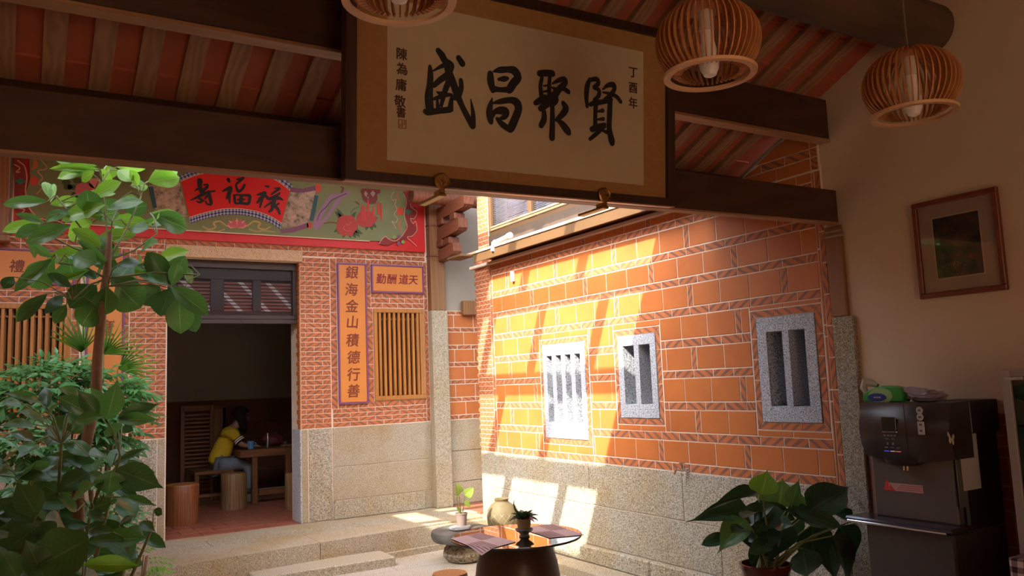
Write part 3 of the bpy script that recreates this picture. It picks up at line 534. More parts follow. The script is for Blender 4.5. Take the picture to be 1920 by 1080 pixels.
BOARD=[('fan_panel','red2','poly',[(1.399,3.842),(1.515,3.906),(1.647,3.957),(1.791,3.995),(1.937,4.017),(2.086,4.017),(2.237,3.991),(2.391,3.94),(2.527,3.849),(2.432,3.473),(2.311,3.538),(2.179,3.579),(2.048,3.596),(1.937,3.597),(1.81,3.581),(1.684,3.545),(1.579,3.507),(1.483,3.468)],2),('checker_band','checker','band',[[(1.399,3.842),(1.515,3.906),(1.647,3.957),(1.791,3.995),(1.937,4.017),(2.086,4.017),(2.237,3.991),(2.391,3.94),(2.527,3.849)],[(1.368,3.889),(1.49,3.954),(1.63,4.007),(1.782,4.046),(1.937,4.07),(2.095,4.071),(2.256,4.046),(2.419,3.997),(2.564,3.907)]],2),('checker_band','checker','band',[[(2.432,3.473),(2.311,3.538),(2.179,3.579),(2.048,3.596),(1.937,3.597),(1.81,3.581),(1.684,3.545),(1.579,3.507),(1.483,3.468)],[(2.422,3.405),(2.303,3.47),(2.173,3.512),(2.045,3.53),(1.937,3.532),(1.812,3.517),(1.689,3.481),(1.586,3.444),(1.492,3.405)]],2),('fan_edge','cream','stroke',[(1.399,3.842,0.0035),(1.515,3.906,0.0035),(1.647,3.957,0.0035),(1.791,3.995,0.0035),(1.937,4.017,0.0035),(2.086,4.017,0.0035),(2.237,3.991,0.0035),(2.391,3.94,0.0035),(2.527,3.849,0.0035)],3),('fan_edge','cream','stroke',[(2.432,3.473,0.0035),(2.311,3.538,0.0035),(2.179,3.579,0.0035),(2.048,3.596,0.0035),(1.937,3.597,0.0035),(1.81,3.581,0.0035),(1.684,3.545,0.0035),(1.579,3.507,0.0035),(1.483,3.468,0.0035)],3),('landscape_panel','land','poly',[(2.531,3.829),(2.818,3.871),(2.726,3.467),(2.449,3.425),(2.436,3.473),(2.486,3.646)],2),('landscape_panel','land','poly',[(1.079,3.764),(1.378,3.865),(1.466,3.477),(1.371,3.46),(1.146,3.535)],2),('scroll_border','purple','poly',[(2.527,3.879),(2.666,3.878),(2.818,3.926),(2.818,3.871),(2.666,3.831),(2.531,3.829)],3),('scroll_border','purple','poly',[(2.416,3.403),(2.524,3.42),(2.726,3.499),(2.734,3.447),(2.562,3.377),(2.426,3.36)],3),('scroll_end','red3','poly',[(2.818,3.942),(2.874,3.956),(2.881,3.87),(2.823,3.839)],3),('scroll_end','red3','poly',[(2.712,3.492),(2.763,3.502),(2.77,3.446),(2.718,3.43)],3),('scroll_roll','blueg','poly',[(2.803,3.817),(2.847,3.812),(2.815,3.631),(2.783,3.517),(2.739,3.528),(2.775,3.668)],3),('scroll_roll','blueg','poly',[(1.088,3.755),(1.134,3.759),(1.173,3.547),(1.137,3.534)],3),('lotus_petal','pink','poly',[(1.959,3.393),(1.903,3.424),(1.839,3.41),(1.895,3.379)],2.0),('lotus_petal','pink2','poly',[(1.959,3.393),(1.914,3.438),(1.851,3.44),(1.895,3.395)],2.3),('lotus_petal','pink','poly',[(1.959,3.393),(1.93,3.448),(1.873,3.466),(1.901,3.411)],2.0),('lotus_petal','pink2','poly',[(1.959,3.393),(1.953,3.453),(1.908,3.489),(1.914,3.429)],2.3),('lotus_petal','pink','poly',[(1.959,3.393),(1.981,3.449),(1.959,3.502),(1.937,3.446)],2.0),('lotus_petal','pink2','poly',[(1.959,3.393),(2.004,3.435),(2.01,3.496),(1.965,3.454)],2.3),('lotus_petal','pink','poly',[(1.959,3.393),(2.017,3.419),(2.046,3.478),(1.987,3.452)],2.0),('lotus_petal','pink2','poly',[(1.959,3.393),(2.023,3.403),(2.068,3.454),(2.004,3.444)],2.3),('lotus_petal','pink','poly',[(1.959,3.393),(2.023,3.387),(2.08,3.426),(2.015,3.432)],2.0),('scroll_vine','gold','stroke',[(1.85,3.405,0.0088),(1.786,3.448,0.0088),(1.724,3.425,0.0106),(1.742,3.379,0.0088),(1.671,3.355,0.0071),(1.618,3.38,0.0053)],2),('scroll_vine','gold','stroke',[(1.832,3.366,0.0053),(1.76,3.338,0.0053),(1.688,3.341,0.0053),(1.574,3.321,0.0035)],2),('scroll_vine','gold','stroke',[(2.07,3.419,0.0088),(2.135,3.472,0.0088),(2.201,3.457,0.0106),(2.182,3.407,0.0088),(2.257,3.393,0.0071),(2.315,3.426,0.0053)],2),('scroll_vine','gold','stroke',[(2.088,3.382,0.0053),(2.163,3.364,0.0053),(2.238,3.376,0.0053),(2.362,3.37,0.0035)],2),('painted_rock','lilac','stroke',[(3.214,3.902,0.0153),(3.167,3.86,0.0281),(3.09,3.831,0.0293),(3.015,3.817,0.0319),(2.954,3.745,0.0281),(2.901,3.66,0.0306),(2.848,3.568,0.0383),(2.817,3.464,0.0383)],2),('painted_rock','lilac','stroke',[(3.12,3.819,0.0153),(3.066,3.754,0.0255),(3.013,3.683,0.0191),(2.967,3.606,0.0179),(2.914,3.543,0.0166),(2.847,3.466,0.023)],2.3),('painted_rock','lilac2','stroke',[(3.182,3.869,0.0051),(3.09,3.824,0.0064),(2.999,3.771,0.0064),(2.938,3.692,0.0064),(2.871,3.628,0.0057),(2.833,3.538,0.0051)],3),('painted_bird','brown','stroke',[(3.107,3.937,0.0051),(3.138,3.933,0.0102),(3.129,3.894,0.0128),(3.114,3.87,0.0064)],3),('painted_bird','brown','stroke',[(3.281,3.78,0.0064),(3.3,3.774,0.0115),(3.327,3.753,0.0102)],3),('painted_twig','brown','stroke',[(2.906,3.499,0.0051),(2.98,3.519,0.0077),(3.055,3.516,0.0064)],2.2),('painted_twig','dgreen','stroke',[(3.224,3.64,0.0038),(3.256,3.687,0.0038),(3.326,3.723,0.0038)],2.2),('painted_leaf','dgreen','stroke',[(3.1,3.456,0.0293),(3.054,3.429,0.0191),(3.024,3.411,0.0038)],2),('painted_leaf','dgreen','stroke',[(3.122,3.447,0.0293),(3.09,3.414,0.0191),(3.068,3.392,0.0038)],2),('painted_leaf','dgreen','stroke',[(3.152,3.426,0.0293),(3.138,3.381,0.0191),(3.128,3.351,0.0038)],2),('painted_leaf','dgreen','stroke',[(3.198,3.429,0.0293),(3.211,3.385,0.0191),(3.219,3.356,0.0038)],2),('painted_leaf','dgreen','stroke',[(3.228,3.431,0.0293),(3.26,3.388,0.0191),(3.281,3.36,0.0038)],2),('painted_leaf','dgreen','stroke',[(3.252,3.44,0.0293),(3.297,3.403,0.0191),(3.328,3.377,0.0038)],2),('painted_leaf','dgreen','stroke',[(3.267,3.456,0.0293),(3.322,3.428,0.0191),(3.359,3.409,0.0038)],2),('painted_leaf','dgreen','stroke',[(3.42,3.518,0.0293),(3.412,3.482,0.0191),(3.407,3.457,0.0038)],2),('painted_leaf','dgreen','stroke',[(3.459,3.521,0.0293),(3.475,3.486,0.0191),(3.485,3.462,0.0038)],2),('painted_leaf','dgreen','stroke',[(3.483,3.538,0.0293),(3.513,3.513,0.0191),(3.533,3.496,0.0038)],2),('painted_leaf','dgreen','stroke',[(3.492,3.595,0.0293),(3.528,3.605,0.0191),(3.552,3.611,0.0038)],2),('painted_leaf','dgreen','stroke',[(3.477,3.606,0.0293),(3.503,3.621,0.0191),(3.521,3.632,0.0038)],2),('painted_leaf','dgreen','stroke',[(3.231,3.581,0.0293),(3.264,3.628,0.0191),(3.286,3.66,0.0038)],2),('painted_leaf','dgreen','stroke',[(3.121,3.591,0.0293),(3.087,3.645,0.0191),(3.065,3.68,0.0038)],2),('painted_leaf','dgreen','stroke',[(3.109,3.576,0.0293),(3.069,3.619,0.0191),(3.042,3.649,0.0038)],2),('painted_peony','red4','poly',[(3.311,3.504),(3.303,3.469),(3.276,3.44),(3.252,3.404),(3.228,3.379),(3.193,3.381),(3.156,3.379),(3.126,3.373),(3.093,3.394),(3.062,3.426),(3.052,3.453),(3.059,3.487),(3.063,3.521),(3.066,3.548),(3.09,3.585),(3.128,3.611),(3.161,3.609),(3.196,3.611),(3.235,3.618),(3.262,3.597),(3.275,3.563),(3.294,3.537)],3),('painted_peony','red4','poly',[(3.544,3.595),(3.536,3.568),(3.509,3.545),(3.485,3.517),(3.461,3.498),(3.427,3.498),(3.39,3.496),(3.36,3.491),(3.327,3.507),(3.296,3.531),(3.285,3.551),(3.293,3.577),(3.297,3.604),(3.3,3.625),(3.324,3.653),(3.361,3.674),(3.395,3.673),(3.429,3.676),(3.468,3.682),(3.494,3.666),(3.508,3.64),(3.527,3.62)],3),('painted_peony_line','pink2','stroke',[(3.146,3.493,0.0026),(3.137,3.455,0.0032),(3.175,3.435,0.0026),(3.229,3.439,0.0019)],4),('painted_peony_line','pink2','stroke',[(3.161,3.524,0.0026),(3.191,3.503,0.0026),(3.238,3.544,0.0019)],4),('painted_lantern','dred','poly',[(3.369,3.946),(3.591,3.951),(3.594,3.913),(3.55,3.893),(3.553,3.832),(3.524,3.773),(3.444,3.766),(3.375,3.81),(3.372,3.855),(3.349,3.914)],4),('lantern_pane','gray','poly',[(3.408,3.919),(3.435,3.891),(3.414,3.844),(3.388,3.883)],5),('lantern_pane','gray','poly',[(3.499,3.935),(3.53,3.899),(3.498,3.854),(3.467,3.894)],5),('painted_tassel','red5','stroke',[(3.362,3.741,0.0089),(3.36,3.658,0.0128),(3.362,3.575,0.0089)],5),('painted_tassel','red5','stroke',[(3.393,3.736,0.0089),(3.391,3.649,0.0128),(3.393,3.562,0.0089)],5),('painted_tassel','red5','stroke',[(3.437,3.815,0.0089),(3.436,3.72,0.0128),(3.438,3.625,0.0089)],5),('painted_tassel','red5','stroke',[(3.499,3.736,0.0089),(3.498,3.675,0.0128),(3.5,3.615,0.0089)],5),('painted_tassel','red5','stroke',[(3.56,3.795,0.0089),(3.558,3.722,0.0128),(3.561,3.65,0.0089)],5),('painted_tassel','red5','stroke',[(3.595,3.782,0.0089),(3.593,3.686,0.0128),(3.595,3.591,0.0089)],5),('lantern_bead','bead','poly',[(3.365,3.788),(3.362,3.781),(3.355,3.777),(3.347,3.78),(3.345,3.786),(3.348,3.793),(3.355,3.797),(3.362,3.795)],5),('lantern_bead','bead','poly',[(3.447,3.843),(3.444,3.835),(3.436,3.832),(3.429,3.834),(3.426,3.841),(3.429,3.848),(3.437,3.852),(3.444,3.849)],5),('lantern_bead','bead','poly',[(3.579,3.831),(3.576,3.823),(3.568,3.82),(3.561,3.822),(3.558,3.829),(3.561,3.836),(3.569,3.84),(3.576,3.838)],5),('lantern_bead','bead','poly',[(3.606,3.805),(3.603,3.797),(3.596,3.794),(3.588,3.796),(3.586,3.803),(3.589,3.81),(3.596,3.814),(3.603,3.811)],5),('corner_ornament','dred2','poly',[(3.884,3.954),(4.034,3.951),(4.029,3.912),(4.015,3.855),(3.971,3.797),(3.979,3.759),(4.038,3.779),(4.061,3.71),(4.034,3.638),(3.975,3.633),(3.99,3.572),(4.039,3.529),(4.037,3.466),(3.97,3.423),(3.919,3.382),(3.803,3.352),(3.721,3.317),(3.664,3.291),(3.561,3.301),(3.594,3.363),(3.643,3.396),(3.682,3.368),(3.771,3.381),(3.846,3.416),(3.888,3.472),(3.915,3.552),(3.893,3.643),(3.895,3.721),(3.922,3.824),(3.899,3.9)],2),('corner_ornament_line','peach','stroke',[(3.561,3.304,0.0038),(3.602,3.363,0.0038),(3.643,3.396,0.0038),(3.69,3.365,0.0038),(3.771,3.35,0.0038),(3.845,3.408,0.0038),(3.888,3.465,0.0038),(3.923,3.537,0.0038),(3.893,3.643,0.0038),(3.899,3.737,0.0038),(3.922,3.824,0.0038),(3.892,3.923,0.0038)],3),('corner_ornament_line','peach','stroke',[(4.026,3.951,0.0038),(4.015,3.871,0.0038),(3.972,3.813,0.0038),(3.987,3.767,0.0038),(4.053,3.717,0.0038),(4.017,3.636,0.0038),(3.967,3.633,0.0038),(3.999,3.573,0.0038),(4.033,3.606,0.0038),(4.047,3.498,0.0038),(3.986,3.424,0.0038),(3.919,3.405,0.0038),(3.968,3.361,0.0038),(4.041,3.303,0.0026)],3),('corner_ornament_line','peach','stroke',[(3.769,3.944,0.0026),(3.727,3.886,0.0026),(3.75,3.833,0.0032),(3.791,3.852,0.0032),(3.773,3.781,0.0032),(3.796,3.729,0.0032),(3.762,3.672,0.0032),(3.802,3.613,0.0032),(3.768,3.565,0.0032),(3.728,3.585,0.0032),(3.782,3.497,0.0026)],3),('ornament_flame','orange','stroke',[(3.81,3.939,0.0051),(3.8,3.884,0.0089),(3.84,3.841,0.0051)],2.5),('ornament_flame','orange','stroke',[(3.842,3.593,0.0089),(3.816,3.537,0.0115),(3.855,3.47,0.0051)],2.5),('ornament_flower','red3','poly',[(3.885,3.712),(3.882,3.698),(3.872,3.686),(3.863,3.671),(3.855,3.661),(3.843,3.662),(3.829,3.661),(3.818,3.659),(3.807,3.667),(3.795,3.681),(3.792,3.691),(3.795,3.706),(3.796,3.72),(3.797,3.731),(3.806,3.746),(3.82,3.756),(3.832,3.756),(3.845,3.757),(3.858,3.759),(3.868,3.75),(3.873,3.737),(3.879,3.726)],4),('ornament_gem','teal','poly',[(3.895,3.713),(3.937,3.747),(3.994,3.717),(3.935,3.677)],4),('ornament_bead','bead','poly',[(3.782,3.397),(3.773,3.384),(3.763,3.373),(3.748,3.372),(3.734,3.382),(3.733,3.394),(3.735,3.406),(3.749,3.417),(3.764,3.418),(3.774,3.409)],4),('ornament_bead','purple','poly',[(3.839,3.408),(3.831,3.395),(3.82,3.384),(3.805,3.383),(3.791,3.393),(3.79,3.405),(3.792,3.417),(3.806,3.428),(3.822,3.429),(3.831,3.42)],4),('ornament_bead','purple','poly',[(3.837,3.323),(3.828,3.31),(3.818,3.3),(3.803,3.299),(3.789,3.308),(3.788,3.321),(3.789,3.333),(3.804,3.344),(3.819,3.345),(3.829,3.335)],4),('ornament_bead','bead','poly',[(3.891,3.345),(3.882,3.332),(3.872,3.322),(3.857,3.321),(3.842,3.33),(3.842,3.343),(3.843,3.355),(3.858,3.366),(3.873,3.367),(3.883,3.357)],4),('corner_ornament','dred2','poly',[(-0.086,3.935),(0.04,3.949),(0.003,3.872),(0.032,3.81),(0.046,3.711),(0.017,3.617),(0.043,3.511),(0.076,3.404),(0.131,3.354),(0.286,3.402),(0.359,3.333),(0.321,3.257),(0.133,3.299),(-0.029,3.334),(-0.05,3.557),(-0.07,3.737)],2),('corner_ornament_line','peach','stroke',[(-0.073,3.863,0.0047),(-0.026,3.832,0.0047),(-0.056,3.792,0.0047),(-0.025,3.795,0.0047)],3),('corner_ornament_line','peach','stroke',[(-0.044,3.903,0.0047),(0.011,3.854,0.0047),(0.033,3.747,0.0056),(0.025,3.627,0.0056),(0.051,3.475,0.0056),(0.107,3.388,0.0056)],3),('corner_ornament_line','peach','stroke',[(0.141,3.932,0.0038),(0.198,3.855,0.0038),(0.12,3.819,0.0047),(0.161,3.759,0.0047),(0.131,3.701,0.0047),(0.163,3.667,0.0047),(0.118,3.599,0.0047)],3),('corner_ornament_line','peach','stroke',[(-0.032,3.45,0.0047),(0.022,3.436,0.0047),(-0.007,3.389,0.0047),(0.054,3.367,0.0047),(0.288,3.347,0.0047),(0.36,3.315,0.0047)],3),('ornament_flower','red3','poly',[(0.129,3.724),(0.127,3.711),(0.12,3.7),(0.114,3.686),(0.108,3.677),(0.098,3.678),(0.088,3.677),(0.079,3.675),(0.07,3.682),(0.061,3.694),(0.058,3.704),(0.059,3.717),(0.06,3.73),(0.06,3.74),(0.066,3.754),(0.077,3.763),(0.086,3.763),(0.096,3.764),(0.106,3.766),(0.114,3.758),(0.118,3.746),(0.124,3.736)],4),('ornament_gem','teal','poly',[(-0.065,3.705),(-0.024,3.736),(0.026,3.709),(-0.022,3.673)],4),('ornament_flame','orange','stroke',[(0.094,3.927,0.015),(0.1,3.873,0.0206),(0.073,3.833,0.0075)],2.5),('painted_leaf','dgreen','poly',[(0.4,3.736),(0.398,3.728),(0.39,3.721),(0.383,3.712),(0.376,3.706),(0.365,3.706),(0.354,3.705),(0.345,3.703),(0.335,3.708),(0.325,3.715),(0.321,3.72),(0.323,3.728),(0.324,3.736),(0.325,3.742),(0.332,3.751),(0.343,3.757),(0.353,3.758),(0.364,3.759),(0.376,3.761),(0.384,3.756),(0.389,3.749),(0.395,3.743)],2),('painted_leaf','dgreen','poly',[(0.449,3.693),(0.447,3.685),(0.439,3.679),(0.432,3.67),(0.425,3.664),(0.415,3.664),(0.403,3.663),(0.394,3.661),(0.384,3.666),(0.373,3.673),(0.37,3.678),(0.372,3.686),(0.373,3.694),(0.374,3.701),(0.381,3.709),(0.392,3.715),(0.402,3.715),(0.413,3.716),(0.425,3.718),(0.433,3.714),(0.438,3.706),(0.444,3.701)],2),('painted_leaf','dgreen','poly',[(0.483,3.622),(0.481,3.614),(0.473,3.607),(0.466,3.598),(0.459,3.592),(0.448,3.592),(0.437,3.591),(0.428,3.59),(0.417,3.594),(0.407,3.601),(0.404,3.607),(0.406,3.615),(0.406,3.623),(0.407,3.629),(0.414,3.637),(0.426,3.644),(0.436,3.644),(0.447,3.645),(0.459,3.647),(0.467,3.642),(0.472,3.635),(0.478,3.629)],2),('painted_leaf','dgreen','poly',[(0.497,3.764),(0.495,3.756),(0.487,3.749),(0.479,3.74),(0.472,3.734),(0.462,3.734),(0.45,3.733),(0.441,3.731),(0.431,3.735),(0.42,3.742),(0.417,3.748),(0.419,3.756),(0.42,3.764),(0.421,3.77),(0.428,3.779),(0.439,3.785),(0.45,3.786),(0.46,3.787),(0.472,3.789),(0.481,3.784),(0.485,3.777),(0.491,3.771)],2),('painted_leaf','dgreen','poly',[(0.417,3.691),(0.415,3.683),(0.407,3.676),(0.4,3.667),(0.393,3.661),(0.382,3.661),(0.371,3.66),(0.362,3.658),(0.352,3.663),(0.342,3.67),(0.338,3.676),(0.34,3.683),(0.341,3.691),(0.342,3.698),(0.349,3.706),(0.36,3.712),(0.37,3.712),(0.381,3.713),(0.393,3.715),(0.401,3.711),(0.406,3.703),(0.412,3.698)],2),('painted_leaf','dgreen','poly',[(0.468,3.583),(0.466,3.575),(0.458,3.568),(0.45,3.559),(0.444,3.554),(0.433,3.554),(0.421,3.553),(0.412,3.551),(0.402,3.555),(0.392,3.562),(0.388,3.568),(0.39,3.576),(0.391,3.584),(0.392,3.59),(0.399,3.599),(0.41,3.605),(0.421,3.605),(0.431,3.606),(0.443,3.608),(0.452,3.603),(0.456,3.596),(0.462,3.59)],2),('painted_peony','pink2','poly',[(0.619,3.681),(0.614,3.66),(0.595,3.643),(0.578,3.622),(0.562,3.607),(0.537,3.607),(0.511,3.605),(0.489,3.601),(0.465,3.612),(0.442,3.63),(0.434,3.644),(0.439,3.664),(0.44,3.684),(0.442,3.7),(0.459,3.721),(0.485,3.737),(0.509,3.737),(0.534,3.739),(0.561,3.744),(0.581,3.733),(0.592,3.714),(0.606,3.699)],3),('painted_peony','pink','poly',[(0.673,3.752),(0.67,3.737),(0.658,3.725),(0.647,3.709),(0.637,3.698),(0.621,3.698),(0.604,3.697),(0.59,3.694),(0.575,3.702),(0.56,3.715),(0.554,3.726),(0.557,3.741),(0.559,3.756),(0.56,3.767),(0.57,3.783),(0.587,3.795),(0.603,3.794),(0.619,3.796),(0.636,3.799),(0.649,3.791),(0.656,3.777),(0.665,3.766)],3)]

# ================================================================ SETTING
XR = 4.30          # courtyard face of the right wall
YB = 8.84          # courtyard face of the far wall
PZ = 0.24          # platform and hall floor level

# ---- floors
fl = M(); fl.box(-1.6, 4.6, 2.9, 7.75, -.15, -.016)
floor_c = fl.obj('floor', M_paving, kind='structure')
def paving(parent, x0, x1, y0, y1, z, sx, sy, m, name, th=.012, g=.006, rot=False, jit=0):
    y = y0; r = 0
    while y < y1-.02:
        yy = min(y+sy, y1); x = x0-(sx/2 if r % 2 else 0)
        while x < x1-.02:
            a, b = max(x, x0), min(x+sx, x1)
            if b-a > .03:
                mb = M(); mb.cbox(a+g/2, b-g/2, y+g/2, yy-g/2, z-.02, z+th+rnd.uniform(-jit, jit), .004)
                mb.obj(name, m, parent)
            x += sx
        y += sy; r += 1
paving(floor_c, -.6, 4.04, 3.5, 7.42, -.012, .9, .45, M_paving, 'paving_slab', .012)

# platform in front of the far building, long granite slabs
pl = M(); pl.box(-1.6, 5.4, 7.74, 8.95, -.1, PZ-.02)
platform = pl.obj('floor_platform', M_granite_tan, kind='structure')
def skew(x): return 7.47+(x-1.05)*.115           # the kerb runs slightly askew
for a, b in ((-1.6, .55), (.55, 2.45), (2.45, 4.29)):
    mb = M()
    mb.add([(a+.003, skew(a), .04), (b-.003, skew(b), .04), (b-.003, 8.16, .04), (a+.003, 8.16, .04),
            (a+.003, skew(a), PZ), (b-.003, skew(b), PZ), (b-.003, 8.16, PZ), (a+.003, 8.16, PZ)],
           [(0,3,2,1),(4,5,6,7),(0,1,5,4),(1,2,6,5),(2,3,7,6),(3,0,4,7)])
    mb.obj('kerb_slab', M_granite_tan, platform)
for a, b in ((-1.6, .2), (.2, 1.6), (1.6, 3.1), (3.1, 4.6)):
    M().cbox(a+.003, b-.003, 8.166, 8.50, PZ-.05, PZ, .003).obj('paving_slab', M_granite, platform)
for a, b in ((-1.6, .9), (.9, 2.2), (2.2, 3.7), (3.7, 4.39)):
    M().cbox(a+.003, b-.003, 8.506, 8.836, PZ-.05, PZ-.001, .003).obj('paving_slab', M_granite_tan, platform)
M().cbox(1.78, 3.05, 7.28, 7.66, -.02, .085, .008).obj('step_stone', M_granite_tan, platform)
mb = M()
mb.add([(-1.6, skew(-1.6)-.05, -.02), (4.29, skew(4.29)-.05, -.02), (4.29, skew(4.29)+.02, -.02), (-1.6, skew(-1.6)+.02, -.02),
        (-1.6, skew(-1.6)-.05, .042), (4.29, skew(4.29)-.05, .042), (4.29, skew(4.29)+.02, .042), (-1.6, skew(-1.6)+.02, .042)],
       [(0,3,2,1),(4,5,6,7),(0,1,5,4),(1,2,6,5),(2,3,7,6),(3,0,4,7)])
mb.obj('base_strip', M_granite_tan, platform)
for i in range(4):                                     # red tiles in the passage at the right end
    for j in range(3):
        M().cbox(4.40+.3*j, 4.695+.3*j, 8.10+.18*i, 8.275+.18*i, PZ-.02, PZ+.004, .003).obj('floor_tile', M_red_floor, platform)

# slab and plinth along the foot of the right wall
sl = M(); sl.box(4.06, 4.30, 3.30, 7.84, -.1, .074)
slab = sl.obj('trim_1', M_granite, kind='structure')
for a, b in ((3.3, 4.7), (4.7, 6.2), (6.2, 7.83)):
    M().cbox(4.04, 4.298, a+.002, b-.002, -.02, .08, .006).obj('kerb_slab', M_granite_tan, slab)

# hall floor (where the photographer stands)
hf = M(); hf.box(-3.0, 4.33, -3.6, 3.28, -.12, PZ-.015)
hall_floor = hf.obj('floor_hall', M_red_floor, kind='structure')
for i in range(18):
    for j in range(8):
        x, y = .60+i*.2, 1.85+j*.175
        if y > 3.08: continue
        inst('floor_tile', U_tile, hall_floor, (x, y, PZ-.01), (-PI/2, 0, 0), (.194, .02, .169)).rotation_euler = (-PI/2, 0, 0)
M().cbox(-3.0, 4.04, 3.05, 3.40, -.1, PZ, .008).obj('kerb_slab', M_granite, hall_floor)

# ---- right wall
WIN = [(3.411, 3.893, 1.313, 2.010), (4.928, 5.405, 1.318, 1.990), (5.878, 6.552, 1.114, 1.983)]
T = .055
holed = [(a, b, c, d) for a, b, c, d in WIN]
wr = holed_wall('wall_right', lambda u, v, d: (XR+d, u, v), 3.285, 7.84, .20, 2.93, holed, .0035, .32, M_mortar)
PR = Plane('X', XR, wr)
ROWS = [.926,.990,1.155,1.218,1.386,1.447,1.624,1.683,1.855,1.918,2.092,2.152,2.324,2.381,2.543,2.600,2.778,2.835,2.90]
def zones(v0, v1):
    sk = []
    for a, b, c, d in WIN:
        if v1 > c-T-.004 and v0 < d+T+.004: sk.append((a-T, b+T))
    return sk
for i, (v0, v1) in enumerate(zip(ROWS, ROWS[1:])):
    vm = (v0+v1)/2
    sk = []
    for a, b, c, d in WIN:
        if vm > c-T and vm < d+T: sk.append((a-T-.004, b+T+.004))
    u0, u1 = 3.352, 7.478
    if i % 2 == 0:
        PR.course('patterned_brick', u0, u1, v0, v1, .198, off=.07+.1*(i//2 % 2), skip=sk)
    else:
        r = i//2
        # tiles in threes with a narrow upright between
        per = .885; o0 = 4.08 if r % 2 == 0 else 3.655
        cuts = []
        k = -3
        while o0+k*per < u1+per:
            b = o0+k*per
            cuts += [('n', b-.055, b), ('t', b, b+.2767), ('t', b+.2767, b+.5533), ('t', b+.5533, b+.83)]
            k += 1
        for kind, a, b in cuts:
            a, b = max(a, u0), min(b, u1)
            if b-a < .02: continue
            segs = [(a, b)]
            for p, q in sk:
                ns = []
                for x, y in segs:
                    if q <= x or p >= y: ns.append((x, y)); continue
                    if p > x+.02: ns.append((x, p))
                    if q < y-.02: ns.append((q, y))
                segs = ns
            for x, y in segs:
                if kind == 't': PR.brick('terracotta_tile', U_tile, x, y, v0, v1)
                else: PR.brick('patterned_brick', U_a if r % 2 else U_b, x, y, v0, v1, vert=True)
for a, b, c, d in WIN:                       # thin plain strips that fill up to the mitred surrounds
    lo = max(z for z in ROWS if z <= c-T+.001); hi = min(z for z in ROWS if z >= d+T-.001)
    n_ = 2 if b-a < .55 else 3
    for v0, v1 in ((lo, c-T), (d+T, hi)):
        for k in range(n_):
            PR.brick('strip_brick', U_tile, a-T+(b-a+2*T)*k/n_, a-T+(b-a+2*T)*(k+1)/n_, v0, v1, gap=.005)
# borders at both ends
for v0, v1 in ((.93, 1.45), (1.45, 1.52), (1.52, 1.85), (1.85, 1.92), (1.92, 2.4), (2.4, 2.9)):
    PR.brick('border_brick', U_tile, 3.332, 3.350, v0, v1)
PR.vcourse('border_brick', 3.286, 3.330, .93, 2.9, .19)
PR.vcourse('border_brick', 7.480, 7.530, .93, 2.9, .21)
# small brick pilaster at the far corner
nc = 43; ch = (2.90-.93)/nc
for k in range(nc):
    v0 = .93+k*ch
    cut = 7.60+(.10 if k % 2 else 0)
    for a, b in ((7.532, cut), (cut, cut+.165), (cut+.165, 7.838)):
        if b-a > .02: PR.brick('small_brick', U_a if rnd.random() < .5 else U_b, a, b, v0, v0+ch, gap=.006)
PC = Plane('Y', 7.84, wr)
# granite dado of the right wall
def gblock(parent, kind, c, u0, u1, v0, v1, d0, d1, m, name='granite_block', b=.003, g=.007):
    mb = M()
    if kind == 'Y': mb.cbox(u0+g/2, u1-g/2, c+d0, c+d1, v0+g/2, v1-g/2, b)
    else: mb.cbox(c+d0, c+d1, u0+g/2, u1-g/2, v0+g/2, v1-g/2, b)
    return mb.obj(name, m, parent)
for u0, u1, v0, v1 in ((7.53, 7.84, .03, .926), (5.90, 7.53, .565, .926), (4.72, 5.90, .565, .926), (3.29, 4.72, .565, .926),
                       (6.45, 7.53, .22, .565), (4.36, 6.45, .22, .565), (3.29, 4.36, .22, .565)):
    gblock(wr, 'X', XR, u0, u1, v0, v1, -.004, .05, M_granite)
for u0, u1 in ((3.29, 5.1), (5.1, 7.53)):
    gblock(wr, 'X', XR, u0, u1, .076, .222, -.055, .05, M_granite, b=.012)
# stone windows
def stone_window(n, a, b, c, d, nb, fr, label):
    f = M(); f.cbox(XR-.006, XR+.20, a+.002, b-.002, c+.002, c+fr[0], .002)
    fo = f.obj('window_%d' % n, M_granite_blue, kind='structure')
    M().cbox(XR-.006, XR+.20, a+.002, b-.002, d-fr[1], d-.002, .002).obj('window_frame', M_granite_blue, fo)
    for p, q in ((a+.002, a+fr[2]), (b-fr[2], b-.002)):
        M().cbox(XR-.006, XR+.20, p, q, c+fr[0], d-fr[1], .002).obj('window_frame', M_granite_blue, fo)
    lo, hi = a+fr[2], b-fr[2]
    gap = (hi-lo-nb*fr[3])/(nb+1)
    for k in range(nb):
        p = lo+gap*(k+1)+fr[3]*k
        M().cbox(XR-.004, XR+.185, p, p+fr[3], c+fr[0], d-fr[1], .002).obj('window_bar', M_granite_blue, fo)
    M().box(XR+.30, XR+.315, a-.05, b+.05, c-.05, d+.05).obj('dark_backing', M_dark_wood, fo)  # dark sheet added behind the bars, stands for the unlit room
stone_window(1, *WIN[0], 1, (.105, .10, .085, .055), '')
stone_window(2, *WIN[1], 1, (.11, .085, .07, .06), '')
stone_window(3, *WIN[2], 3, (.15, .105, .065, .062), '')
for (a, b, c, d), nu, nv in zip(WIN, (3, 3, 5), (5, 5, 7)):
    PR.mitred('surround_brick', a-.001, b+.001, c-.001, d+.001, .05, nu, nv)

